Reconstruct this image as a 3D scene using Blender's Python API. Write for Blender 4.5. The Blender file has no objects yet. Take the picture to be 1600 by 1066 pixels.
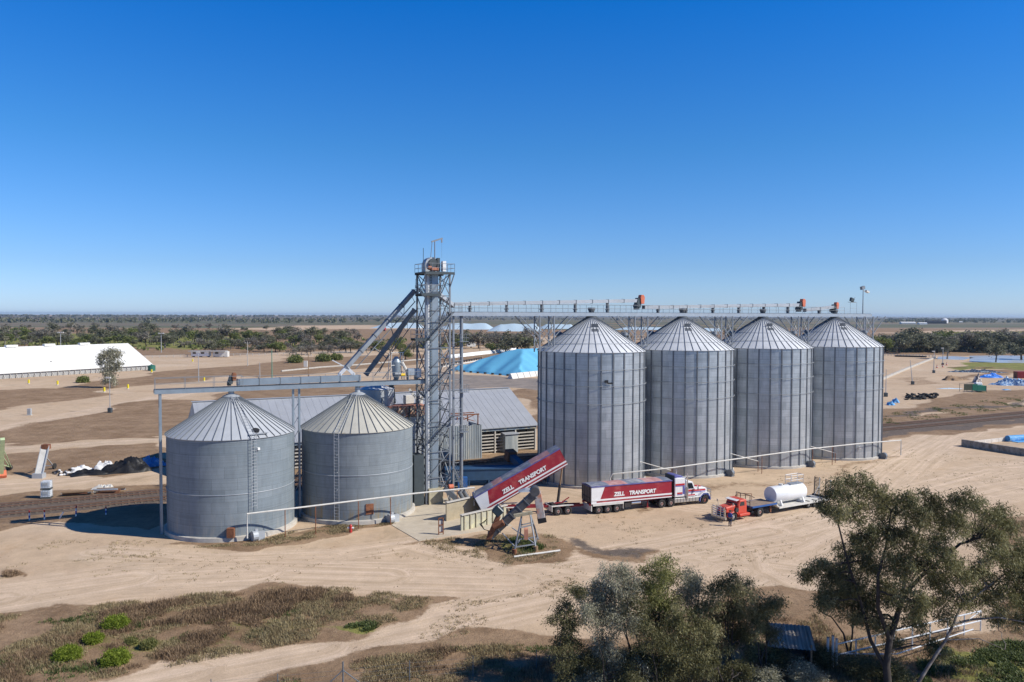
import bpy, math, random
import numpy as np
from mathutils import Vector, Matrix
R = math.radians
FPX, CAMH, PITCH, ROLL = 1244.4, 24.0, math.atan((533-492.2)/1244.4), R(0.168)
SC = bpy.context.scene
COL = SC.collection
CM = Matrix.Rotation(R(90)-PITCH, 3, 'X') @ Matrix.Rotation(ROLL, 3, 'Z')

def ray(px, py):
    return CM @ Vector(((px-800)/FPX, -(py-533)/FPX, -1))
def g(px, py, z=0.0):
    "where the photograph's pixel meets the level plane at height z"
    d = ray(px, py); t = (z-CAMH)/d.z
    return Vector((d.x*t, d.y*t, z))
def at(px, py, Y):
    d = ray(px, py); t = Y/d.y
    return Vector((d.x*t, Y, CAMH+d.z*t))
def proj(p):
    c = CM.transposed() @ (Vector(p)-Vector((0, 0, CAMH)))
    return (800+FPX*c.x/-c.z, 533-FPX*c.y/-c.z)

# ---------- materials
def _n(nt, t, **k):
    n = nt.nodes.new(t)
    for a, b in k.items():
        if a in n.inputs: n.inputs[a].default_value = b
        else: setattr(n, a, b)
    return n
def srgb(r, g_, b):
    f = lambda c: (c/255/12.92) if c/255 <= .04045 else ((c/255+.055)/1.055)**2.4
    return (f(r), f(g_), f(b), 1)
MATS = {}
def mat(name, col, rough=.75, metal=0.0, var=.15, scale=1.5, col2=None, mix2=.5, scale2=.6, bump=0.0, bscale=12, stretch=(1, 1, 1), spec=.4, coord='Object', emis=None, sharp=.08):
    if name in MATS: return MATS[name]
    m = bpy.data.materials.new(name); m.use_nodes = True; nt = m.node_tree
    bs = nt.nodes['Principled BSDF']; L = nt.links.new
    bs.inputs['Roughness'].default_value = rough; bs.inputs['Metallic'].default_value = metal
    bs.inputs['Specular IOR Level'].default_value = spec
    tc = _n(nt, 'ShaderNodeTexCoord'); mp = _n(nt, 'ShaderNodeMapping'); mp.inputs['Scale'].default_value = stretch
    L(tc.outputs[coord], mp.inputs[0])
    nz = _n(nt, 'ShaderNodeTexNoise', Scale=scale, Detail=6.0, Roughness=.65); L(mp.outputs[0], nz.inputs['Vector'])
    mr = _n(nt, 'ShaderNodeMapRange'); mr.inputs[1].default_value = .3; mr.inputs[2].default_value = .7
    mr.inputs[3].default_value = 1-var; mr.inputs[4].default_value = 1+var; L(nz.outputs[0], mr.inputs[0])
    base = None
    if col2 is not None:
        n2 = _n(nt, 'ShaderNodeTexNoise', Scale=scale2, Detail=8.0, Roughness=.7); L(mp.outputs[0], n2.inputs['Vector'])
        r2 = _n(nt, 'ShaderNodeMapRange'); r2.inputs[1].default_value = mix2-sharp; r2.inputs[2].default_value = mix2+sharp; L(n2.outputs[0], r2.inputs[0])
        mx = _n(nt, 'ShaderNodeMix', data_type='RGBA'); mx.inputs[6].default_value = (*col[:3], 1); mx.inputs[7].default_value = (*col2[:3], 1)
        L(r2.outputs[0], mx.inputs[0]); base = mx.outputs[2]
    mm = _n(nt, 'ShaderNodeMix', data_type='RGBA', blend_type='MULTIPLY'); mm.inputs[0].default_value = 1
    if base: L(base, mm.inputs[6])
    else: mm.inputs[6].default_value = (*col[:3], 1)
    L(mr.outputs[0], mm.inputs[7]); L(mm.outputs[2], bs.inputs['Base Color'])
    if bump:
        n3 = _n(nt, 'ShaderNodeTexNoise', Scale=bscale, Detail=4.0); L(mp.outputs[0], n3.inputs['Vector'])
        bp = _n(nt, 'ShaderNodeBump', Strength=1.0, Distance=bump); L(n3.outputs[0], bp.inputs['Height']); L(bp.outputs[0], bs.inputs['Normal'])
    if emis:
        bs.inputs['Emission Color'].default_value = (*emis[:3], 1); bs.inputs['Emission Strength'].default_value = 1
    MATS[name] = m; return m

def panel_mat(name, col, col2, bw, bh, rough=.42, metal=.55, mort=.82, var=.1, stain=None, stain_amt=.6, aniso=0.):
    "sheet steel in panels: UV in metres"
    m = bpy.data.materials.new(name); m.use_nodes = True; nt = m.node_tree; L = nt.links.new
    bs = nt.nodes['Principled BSDF']; bs.inputs['Metallic'].default_value = metal; bs.inputs['Roughness'].default_value = rough
    if aniso:
        bs.inputs['Anisotropic'].default_value = aniso; tg = _n(nt, 'ShaderNodeTangent', direction_type='RADIAL', axis='Z'); L(tg.outputs[0], bs.inputs['Tangent'])
    uv = _n(nt, 'ShaderNodeUVMap')
    br = _n(nt, 'ShaderNodeTexBrick'); br.offset = .5; br.inputs['Scale'].default_value = 1
    br.inputs['Brick Width'].default_value = bw; br.inputs['Row Height'].default_value = bh
    br.inputs['Mortar Size'].default_value = .022; br.inputs['Mortar Smooth'].default_value = .3; br.inputs['Bias'].default_value = 0
    br.inputs['Color1'].default_value = (*col[:3], 1); br.inputs['Color2'].default_value = (*col2[:3], 1)
    br.inputs['Mortar'].default_value = (*[c*mort for c in col[:3]], 1)
    L(uv.outputs[0], br.inputs['Vector'])
    mp = _n(nt, 'ShaderNodeMapping'); mp.inputs['Scale'].default_value = (.9, .28, 1); L(uv.outputs[0], mp.inputs[0])
    nz = _n(nt, 'ShaderNodeTexNoise', Scale=1.4, Detail=8.0, Roughness=.7); L(mp.outputs[0], nz.inputs['Vector'])
    mr = _n(nt, 'ShaderNodeMapRange'); mr.inputs[1].default_value = .3; mr.inputs[2].default_value = .7; mr.inputs[3].default_value = 1-var; mr.inputs[4].default_value = 1+var
    L(nz.outputs[0], mr.inputs[0])
    mm = _n(nt, 'ShaderNodeMix', data_type='RGBA', blend_type='MULTIPLY'); mm.inputs[0].default_value = 1
    L(br.outputs[0], mm.inputs[6]); L(mr.outputs[0], mm.inputs[7]); out = mm.outputs[2]
    # light and shade of horizontal corrugation painted in as faint colour bands
    mp3 = _n(nt, 'ShaderNodeMapping'); mp3.inputs['Scale'].default_value = (.12, 7, 1); L(uv.outputs[0], mp3.inputs[0])
    n3 = _n(nt, 'ShaderNodeTexNoise', Scale=1.0, Detail=3.0); L(mp3.outputs[0], n3.inputs['Vector'])
    m3 = _n(nt, 'ShaderNodeMapRange'); m3.inputs[1].default_value = .3; m3.inputs[2].default_value = .7; m3.inputs[3].default_value = .9; m3.inputs[4].default_value = 1.1
    L(n3.outputs[0], m3.inputs[0])
    mc = _n(nt, 'ShaderNodeMix', data_type='RGBA', blend_type='MULTIPLY'); mc.inputs[0].default_value = 1
    L(out, mc.inputs[6]); L(m3.outputs[0], mc.inputs[7]); out = mc.outputs[2]
    if stain:
        mp2 = _n(nt, 'ShaderNodeMapping'); mp2.inputs['Scale'].default_value = (2.2, .22, 1); L(uv.outputs[0], mp2.inputs[0])
        n2 = _n(nt, 'ShaderNodeTexNoise', Scale=1.0, Detail=9.0, Roughness=.7); L(mp2.outputs[0], n2.inputs['Vector'])
        sp = _n(nt, 'ShaderNodeSeparateXYZ'); L(uv.outputs[0], sp.inputs[0])
        hz = _n(nt, 'ShaderNodeMapRange'); hz.inputs[1].default_value = 0; hz.inputs[2].default_value = 4.5; hz.inputs[3].default_value = .1; hz.inputs[4].default_value = -.14; L(sp.outputs[1], hz.inputs[0])
        ad = _n(nt, 'ShaderNodeMath', operation='ADD'); L(n2.outputs[0], ad.inputs[0]); L(hz.outputs[0], ad.inputs[1])
        r2 = _n(nt, 'ShaderNodeMapRange'); r2.inputs[1].default_value = .53; r2.inputs[2].default_value = .68; r2.inputs[4].default_value = stain_amt; L(ad.outputs[0], r2.inputs[0])
        ms = _n(nt, 'ShaderNodeMix', data_type='RGBA'); ms.inputs[7].default_value = (*stain[:3], 1); L(r2.outputs[0], ms.inputs[0]); L(out, ms.inputs[6]); out = ms.outputs[2]
    L(out, bs.inputs['Base Color'])
    MATS[name] = m; return m

# ---------- mesh builder
class MB:
    def __init__(s): s.v = []; s.f = []; s.uv = {}; s.M = None
    def add(s, vs, fs, uvs=None):
        o = len(s.v)
        s.v += [tuple(s.M @ Vector(p)) if s.M else tuple(p) for p in vs]
        for i, f in enumerate(fs):
            s.f.append(tuple(a+o for a in f))
            if uvs: s.uv[len(s.f)-1] = uvs[i]
        return s
    def box(s, c, sz, rz=0, tilt=None):
        x, y, z = [a/2 for a in sz]
        P = [Vector((i*x, j*y, k*z)) for k in (-1, 1) for j in (-1, 1) for i in (-1, 1)]
        M = Matrix.Rotation(rz, 3, 'Z')
        if tilt: M = M @ Matrix.Rotation(tilt, 3, 'Y')
        P = [M @ p + Vector(c) for p in P]
        return s.add(P, [(0, 2, 3, 1), (4, 5, 7, 6), (0, 1, 5, 4), (2, 6, 7, 3), (0, 4, 6, 2), (1, 3, 7, 5)])
    def hexa(s, P):
        return s.add(P, [(0, 2, 3, 1), (4, 5, 7, 6), (0, 1, 5, 4), (2, 6, 7, 3), (0, 4, 6, 2), (1, 3, 7, 5)])
    def beam(s, a, b, w, h=None, up=(0, 0, 1)):
        a, b = Vector(a), Vector(b); h = h or w; d = (b-a).normalized(); u = Vector(up)
        if abs(d.dot(u)) > .98: u = Vector((1, 0, 0))
        x = d.cross(u).normalized()*w/2; y = x.cross(d).normalized()*h/2
        P = [p+i*x+j*y for p in (a, b) for j in (-1, 1) for i in (-1, 1)]
        return s.hexa(P)
    def tube(s, a, b, r, n=8, r2=None, caps=True):
        a, b = Vector(a), Vector(b); d = (b-a).normalized(); r2 = r if r2 is None else r2
        u = Vector((0, 0, 1)) if abs(d.z) < .9 else Vector((1, 0, 0))
        x = d.cross(u).normalized(); y = x.cross(d)
        P = [p + (x*math.cos(t)+y*math.sin(t))*q for p, q in ((a, r), (b, r2)) for t in [2*math.pi*i/n for i in range(n)]]
        F = [(i, (i+1) % n, n+(i+1) % n, n+i) for i in range(n)]
        if caps: F += [tuple(range(n))[::-1], tuple(range(n, 2*n))]
        return s.add(P, F)
    def path(s, pts, r, n=6, r2=None):
        pts = [Vector(p) for p in pts]; m = len(pts); P = []; F = []
        r2 = r if r2 is None else r2; px = None
        for k, p in enumerate(pts):
            d = (pts[min(k+1, m-1)]-pts[max(k-1, 0)]).normalized()
            if px is None:
                u = Vector((0, 0, 1)) if abs(d.z) < .9 else Vector((1, 0, 0)); px = d.cross(u).normalized()
            x = (px-d*px.dot(d)).normalized(); px = x; y = x.cross(d); q = r+(r2-r)*k/(m-1)
            P += [p+(x*math.cos(2*math.pi*i/n)+y*math.sin(2*math.pi*i/n))*q for i in range(n)]
            if k: F += [((k-1)*n+i, (k-1)*n+(i+1) % n, k*n+(i+1) % n, k*n+i) for i in range(n)]
        F += [tuple(range(n))[::-1], tuple(range((m-1)*n, m*n))]
        return s.add(P, F)
    def lathe(s, prof, n=32, c=(0, 0, 0), cap=False, uvR=None):
        P = []; F = []; U = []; m = len(prof); L = 0; Ls = [0]
        for k in range(1, m): L += math.dist(prof[k], prof[k-1]); Ls.append(L)
        for r, z in prof: P += [(c[0]+r*math.cos(2*math.pi*i/n), c[1]+r*math.sin(2*math.pi*i/n), c[2]+z) for i in range(n)]
        RR = uvR or max(p[0] for p in prof)
        for k in range(m-1):
            for i in range(n):
                F.append((k*n+i, k*n+(i+1) % n, (k+1)*n+(i+1) % n, (k+1)*n+i))
                a, b = 2*math.pi*RR*i/n, 2*math.pi*RR*(i+1)/n
                U.append(((a, Ls[k]), (b, Ls[k]), (b, Ls[k+1]), (a, Ls[k+1])))
        if cap: F.append(tuple(range((m-1)*n, m*n))); U.append(tuple((0, 0) for _ in range(n)))
        return s.add(P, F, U)
    def torus(s, Rr, r, z=0, n=48, m=6, c=(0, 0)):
        P = []; F = []
        for i in range(n):
            a = 2*math.pi*i/n
            for j in range(m):
                b = 2*math.pi*j/m; q = Rr+r*math.cos(b); P.append((c[0]+q*math.cos(a), c[1]+q*math.sin(a), z+r*math.sin(b)))
        for i in range(n):
            for j in range(m): F.append((i*m+j, ((i+1) % n)*m+j, ((i+1) % n)*m+(j+1) % m, i*m+(j+1) % m))
        return s.add(P, F)
    def split(s, name, m, parent, each, **k):
        "one object per primitive of `each` vertices"
        out = []
        for a in range(0, len(s.v), each):
            q = MB(); q.v = s.v[a:a+each]; q.f = [tuple(i-a for i in f) for f in s.f if a <= f[0] < a+each]; out.append(q.build(name, m, parent, **k))
        return out
    def prism(s, pts, axis, a, b):
        "polygon pts (2-D) extruded between a and b along axis 'x','y' or 'z'"
        n = len(pts)
        def q(p, t): return {'x': (t, p[0], p[1]), 'y': (p[0], t, p[1]), 'z': (p[0], p[1], t)}[axis]
        P = [q(p, a) for p in pts]+[q(p, b) for p in pts]
        return s.add(P, [tuple(range(n))[::-1], tuple(range(n, 2*n))]+[(i, (i+1) % n, n+(i+1) % n, n+i) for i in range(n)])
    def build(s, name, m, parent=None, smooth=None, bevel=0, loc=None, label=None):
        me = bpy.data.meshes.new(name); me.from_pydata(s.v, [], s.f); me.validate()
        if s.uv and len(me.polygons) == len(s.f):
            ul = me.uv_layers.new()
            for p in me.polygons:
                if p.index in s.uv:
                    for li, c in zip(p.loop_indices, s.uv[p.index]): ul.data[li].uv = c
        o = bpy.data.objects.new(name, me); COL.objects.link(o)
        if isinstance(m, str): m = MATS[m]
        if m: me.materials.append(m)
        import bmesh
        bm = bmesh.new(); bm.from_mesh(me); bmesh.ops.recalc_face_normals(bm, faces=bm.faces); bm.to_mesh(me); bm.free()
        if smooth is not None:
            me.polygons.foreach_set('use_smooth', [True]*len(me.polygons)); me.set_sharp_from_angle(angle=R(smooth))
        if bevel:
            b = o.modifiers.new('b', 'BEVEL'); b.width = bevel; b.segments = 1; b.limit_method = 'ANGLE'
        if parent: o.parent = parent
        if loc is not None: o.location = loc
        if label: o['label'] = label
        return o

def thing(name, label, cat, loc=(0, 0, 0), rz=0, group=None):
    o = bpy.data.objects.new(name, None); COL.objects.link(o); o.location = loc; o.rotation_euler = (0, 0, rz)
    o.empty_display_size = .1; o['kind'] = 'thing'
    return tag(o, label, cat, group)
def tag(o, label, cat, group=None, kind=None):
    if label: o['label'] = label
    if cat: o['category'] = cat
    if group: o['group'] = group
    if kind: o['kind'] = kind
    return o
def struct(o): o['kind'] = 'structure'; return o
def dup(root, loc=None, rz=None, sc=None, label=None, group=None):
    r = root.copy(); COL.objects.link(r)
    if loc is not None: r.location = loc
    if rz is not None: r.rotation_euler = (0, 0, rz)
    if sc is not None: r.scale = sc if hasattr(sc, '__len__') else (sc, sc, sc)
    if label: r['label'] = label
    if group: r['group'] = group
    for ch in list(root.children):
        c = ch.copy(); COL.objects.link(c); c.parent = r
        for k in list(ch.children):
            d = k.copy(); COL.objects.link(d); d.parent = c
    return r
def W2L(root):
    "lets a builder take world points for a thing that stands at its own place"
    return (Matrix.Translation(root.location) @ Matrix.Rotation(root.rotation_euler.z, 4, 'Z')).inverted()
def WB(root): m = MB(); m.M = W2L(root); return m
def quad_cloud(name, V, m, parent=None, rnd=None):
    "V: (N,4,3) corners"
    n = len(V); me = bpy.data.meshes.new(name)
    me.vertices.add(n*4); me.vertices.foreach_set('co', np.ascontiguousarray(V, dtype=np.float32).ravel())
    me.loops.add(n*4); me.loops.foreach_set('vertex_index', np.arange(n*4, dtype=np.int32))
    me.polygons.add(n); me.polygons.foreach_set('loop_start', np.arange(0, n*4, 4, dtype=np.int32))
    me.update(calc_edges=True)
    at_ = me.attributes.new('rnd', 'FLOAT', 'FACE'); at_.data.foreach_set('value', (rnd if rnd is not None else np.random.rand(n)).astype(np.float32))
    me.materials.append(m if not isinstance(m, str) else MATS[m])
    o = bpy.data.objects.new(name, me); COL.objects.link(o)
    if parent: o.parent = parent
    return o
SKY_STR, EXPO, SUN = .1, 0.12, 5.0
HAZE = .00005
SKYM = [(.36, .49, .82, 1), (.27, .40, .65, 1), (.14, .38, .63, 1), (.02, .345, .74, 1), (.02, .14, .34, 1)]
# ---------- camera, world, sun
cam = bpy.data.cameras.new('camera'); cam.sensor_width = 36; cam.lens = 28*1244.4/1244.44; cam.clip_end = 60000; cam.clip_start = .5
co = bpy.data.objects.new('camera', cam); COL.objects.link(co); co.location = (0, 0, CAMH); co.rotation_euler = CM.to_euler(); SC.camera = co
SUN_EL, SUN_AZ = R(39), R(104)   # azimuth clockwise from +Y
sd = Vector((math.sin(SUN_AZ)*math.cos(SUN_EL), math.cos(SUN_AZ)*math.cos(SUN_EL), math.sin(SUN_EL)))
w = bpy.data.worlds.new('World'); SC.world = w; w.use_nodes = True; nt = w.node_tree
sk = _n(nt, 'ShaderNodeTexSky', sky_type='NISHITA', sun_disc=False, sun_elevation=SUN_EL, sun_rotation=SUN_AZ, altitude=250, air_density=1.0, dust_density=.3, ozone_density=3.0)
# clear dry winter air: the low sky keeps its blue
tc = _n(nt, 'ShaderNodeTexCoord'); sx = _n(nt, 'ShaderNodeSeparateXYZ'); nt.links.new(tc.outputs['Generated'], sx.inputs[0])
cr = _n(nt, 'ShaderNodeValToRGB'); nt.links.new(sx.outputs[2], cr.inputs[0]); e = cr.color_ramp.elements
e[0].position = 0; e[0].color = SKYM[0]; e[1].position = 1; e[1].color = SKYM[4]
for p_, c_ in ((.06, SKYM[1]), (.2, SKYM[2]), (.37, SKYM[3]), (.6, SKYM[4])): q = e.new(p_); q.color = c_
vm = _n(nt, 'ShaderNodeVectorMath', operation='MULTIPLY'); nt.links.new(sk.outputs[0], vm.inputs[0]); nt.links.new(cr.outputs[0], vm.inputs[1])
vs = _n(nt, 'ShaderNodeVectorMath', operation='SCALE'); vs.inputs['Scale'].default_value = 2.0; nt.links.new(vm.outputs[0], vs.inputs[0])
bg = nt.nodes['Background']; bg.inputs[1].default_value = SKY_STR; nt.links.new(vs.outputs[0], bg.inputs[0])
sl = bpy.data.lights.new('sun', 'SUN'); sl.energy = SUN; sl.angle = R(.5); sl.color = (1, .95, .86)
so = bpy.data.objects.new('sun', sl); COL.objects.link(so); so.rotation_euler = sd.to_track_quat('Z', 'Y').to_euler(); so.location = (60, -20, 80)
SC.view_settings.view_transform = 'Standard'; SC.view_settings.look = 'None'; SC.view_settings.exposure = EXPO
SC.cycles.max_bounces = 6; SC.cycles.diffuse_bounces = 3; SC.cycles.glossy_bounces = 3; SC.cycles.transparent_max_bounces = 6
SC.cycles.use_denoising = True

# ---------- ground zones, traced on the land
Z = {k: [] for k in ('brown', 'field', 'green', 'dark', 'pave', 'sand', 'rough')}
def zone(k, pts, soft=1.5, amt=1.0): Z[k].append(([tuple(g(p[0], max(p[1], 493.8+(p[0]-800)*.00293))[:2]) for p in pts], soft, amt))
FAR = 492.9
# foreground scrub island, lower strip, ground under the trees
ISL = [(-60, 972), (60, 957), (200, 940), (330, 928), (430, 918), (545, 918), (640, 932), (728, 938), (690, 952), (640, 966), (560, 985), (480, 1002), (400, 1018), (300, 1036), (200, 1054), (120, 1068), (40, 1110), (-200, 1150)]
LOW = [(370, 1072), (470, 1042), (600, 1010), (690, 992), (780, 990), (860, 985), (960, 985), (1020, 1100), (700, 1260), (300, 1200)]
RGT = [(850, 1040), (960, 990), (1100, 935), (1190, 925), (1215, 918), (1280, 940), (1330, 985), (1420, 1000), (1560, 930), (1660, 900), (1800, 1060), (1800, 1300), (800, 1300)]
zone('brown', ISL, 1.0); zone('rough', ISL, 1.0); zone('brown', LOW, 1.1); zone('rough', LOW, 1.)
zone('brown', RGT, 1.6); zone('rough', RGT, 1.2)
zone('brown', [(1540, 810), (1610, 800), (1700, 810), (1700, 880), (1590, 905), (1560, 870)], 1.5)
zone('brown', [(380, 848), (470, 825), (560, 812), (625, 812), (632, 818), (520, 838), (420, 858), (330, 862), (265, 850)], .6)
zone('brown', [(640, 845), (720, 842), (770, 838), (850, 830), (905, 850), (870, 875), (800, 888), (760, 870), (700, 850)], .9)
zone('brown', [(-10, 905), (0, 893), (40, 895), (30, 907)], .6, .8)
zone('green', [(790, 842), (820, 838), (850, 856), (820, 868), (790, 856)], .7, .8)
zone('green', [(1440, 1010), (1480, 1000), (1520, 1020), (1600, 1010), (1640, 1040), (1600, 1080), (1470, 1070)], .8, .62)
zone('green', [(520, 985), (560, 970), (590, 975), (560, 990)], .5, .6)
zone('green', [(200, 990), (330, 960), (480, 950), (500, 975), (330, 1005), (150, 1040), (60, 1050), (60, 1010)], 1.6, .52)
# dark oily patches in the yard
zone('dark', [(850, 830), (880, 835), (935, 850), (1020, 862), (1030, 868), (960, 872), (900, 858), (860, 846)], 1.2, .62)
zone('brown', [(870, 832), (905, 846), (1040, 858), (1060, 866), (990, 876), (915, 862), (880, 850)], 1.5, .75)
zone('brown', [(900, 748), (1000, 752), (1150, 760), (1220, 745), (1290, 730), (1400, 712), (1420, 720), (1300, 745), (1220, 770), (1120, 775), (1000, 768)], 2., .5)
zone('brown', [(1190, 780), (1290, 770), (1290, 800), (1180, 812)], 2., .48)
zone('brown', [(930, 775), (1110, 770), (1090, 790), (960, 806)], 1.5, .5)
# railway land
zone('brown', [(-60, 820), (0, 803), (120, 786), (250, 770), (262, 800), (240, 830), (120, 812), (60, 818), (-60, 840)], 1.0)
zone('brown', [(-40, 700), (60, 686), (250, 672), (262, 690), (262, 722), (180, 745), (60, 745), (0, 742), (-40, 748)], 1.8)
zone('sand', [(-40, 710), (0, 709), (110, 702), (262, 690), (262, 682), (110, 690), (-40, 700)], 1.0)
# paddocks on the left
zone('brown', [(-60, 690), (60, 663), (130, 648), (200, 632), (250, 625), (340, 628), (345, 650), (255, 678), (110, 690), (-60, 700)], 2.5)
zone('brown', [(-60, 648), (20, 640), (90, 629), (160, 618), (140, 607), (60, 606), (-60, 610)], 3)
zone('brown', [(100, 606), (200, 590), (300, 575), (420, 570), (400, 585), (330, 592), (230, 602), (150, 613)], 3)
zone('brown', [(330, 585), (450, 560), (570, 556), (700, 552), (840, 548), (840, 560), (700, 566), (560, 578), (430, 590)], 3, .8)
zone('brown', [(320, 628), (420, 600), (560, 600), (660, 600), (720, 612), (720, 690), (500, 690), (400, 640)], 3)
zone('brown', [(800, 608), (850, 605), (1000, 625), (1000, 690), (860, 700), (838, 655)], 3)
zone('pave', [(698, 584), (800, 590), (860, 592), (1000, 590), (1000, 612), (850, 610), (790, 606), (700, 612), (680, 600)], 3)
# beyond
zone('brown', [(-400, 585), (0, 562), (230, 556), (330, 556), (470, 550), (700, 541), (840, 541), (1000, 536), (1000, 490+FAR*0+4), (-400, 493)], 5)
zone('field', [(-900, 512), (800, 512), (1000, 516), (1000, 494), (-900, 494)], 60)
zone('brown', [(1000, 542), (1380, 553), (1500, 556), (2400, 575), (2600, 496), (1000, 494)], 6)
zone('field', [(1000, 516), (1380, 514), (2500, 520), (2500, 496), (1000, 495)], 40, .8)
zone('sand', [(60, 560), (240, 562), (560, 556), (590, 550), (330, 562), (240, 566)], 3)
zone('sand', [(370, 514), (450, 509), (600, 508), (700, 511), (700, 516), (560, 514), (430, 516)], 25)
zone('sand', [(700, 534), (800, 528), (900, 524), (940, 530), (860, 538), (740, 540)], 8)
zone('sand', [(1385, 521.5), (1480, 519), (1700, 515.5), (1700, 513.5), (1480, 516.5), (1385, 519.5)], 10)
zone('green', [(-200, 550), (0, 538), (240, 541), (300, 546), (420, 535), (380, 525), (200, 520), (0, 524), (-200, 530)], 25, .85)
zone('green', [(1440, 530), (1600, 526), (1800, 527), (1800, 516), (1600, 517), (1440, 521)], 40, .6)
zone('green', [(1490, 580), (1500, 566), (1560, 565), (1680, 570), (1680, 580), (1560, 577)], 3, .75)
zone('brown', [(1370, 665), (1460, 648), (1640, 622), (1640, 608), (1500, 614), (1370, 645)], 3)
zone('brown', [(1490, 590), (1600, 572), (1700, 574), (1700, 582), (1600, 582), (1500, 594)], 3, .8)
zone('brown', [(1380, 592), (1500, 588), (1500, 600), (1380, 606)], 5, .5)
# railway ballast right across the site
RA = Vector((-63.3, 98.4)); RD = Vector((math.cos(R(27.5)), math.sin(R(27.5)))); RN = Vector((-RD.y, RD.x))
def rl(t, n): p = RA+RD*t+RN*n; return (p.x, p.y)
Z['dark'].append(([rl(-60, 2.4), rl(150, 2.2), rl(340, 3), rl(340, -7), rl(150, -7.2), rl(-60, -6.6)], .9, 1.0))
Z['dark'].append(([rl(140, -6), rl(340, -6), rl(340, -15), rl(135, -10)], 1.2, .9))
Z['dark'].append(([rl(140, 9), rl(340, 12), rl(340, 20), rl(140, 14)], 2.2, .6))
Z['brown'].append(([rl(-60, 6), rl(340, 9), rl(340, -18), rl(110, -13), rl(80, -9), rl(-60, -9)], 1.5, 1.0))

# tyre-worn tracks: polylines with half widths
TR = [([(150, 862), (330, 875), (520, 868), (640, 850), (760, 880), (950, 900)], 2.2),
      ([(1260, 860), (1380, 800), (1500, 760), (1640, 735)], 2.6),
      ([(1180, 860), (1190, 890), (1240, 915), (1290, 930)], 1.6),
      ([(-120, 948), (0, 935), (200, 905), (400, 895), (600, 900), (800, 905), (950, 880), (1200, 830), (1400, 775), (1560, 735), (1750, 720)], 4.5),
      ([(120, 1090), (300, 1050), (500, 1010), (700, 965), (900, 920), (1080, 880), (1250, 850), (1420, 800), (1600, 760)], 3.6),
      ([(950, 880), (1100, 870), (1250, 890), (1300, 920)], 4),
      ([(1150, 900), (1350, 780), (1420, 720), (1500, 672), (1620, 650)], 4.5),
      ([(-100, 700), (0, 672), (100, 652), (200, 632), (300, 612), (420, 596), (540, 588), (700, 575)], 4.),
      ([(-60, 706), (110, 696), (262, 686)], 2.2),
      ([(-60, 762), (100, 752), (250, 735)], 3.2),
      ([(700, 720), (800, 742), (900, 757), (1100, 790), (1300, 790)], 4)]
TRW = [([tuple(g(*p)[:2]) for p in pl], hw) for pl, hw in TR]

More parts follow.
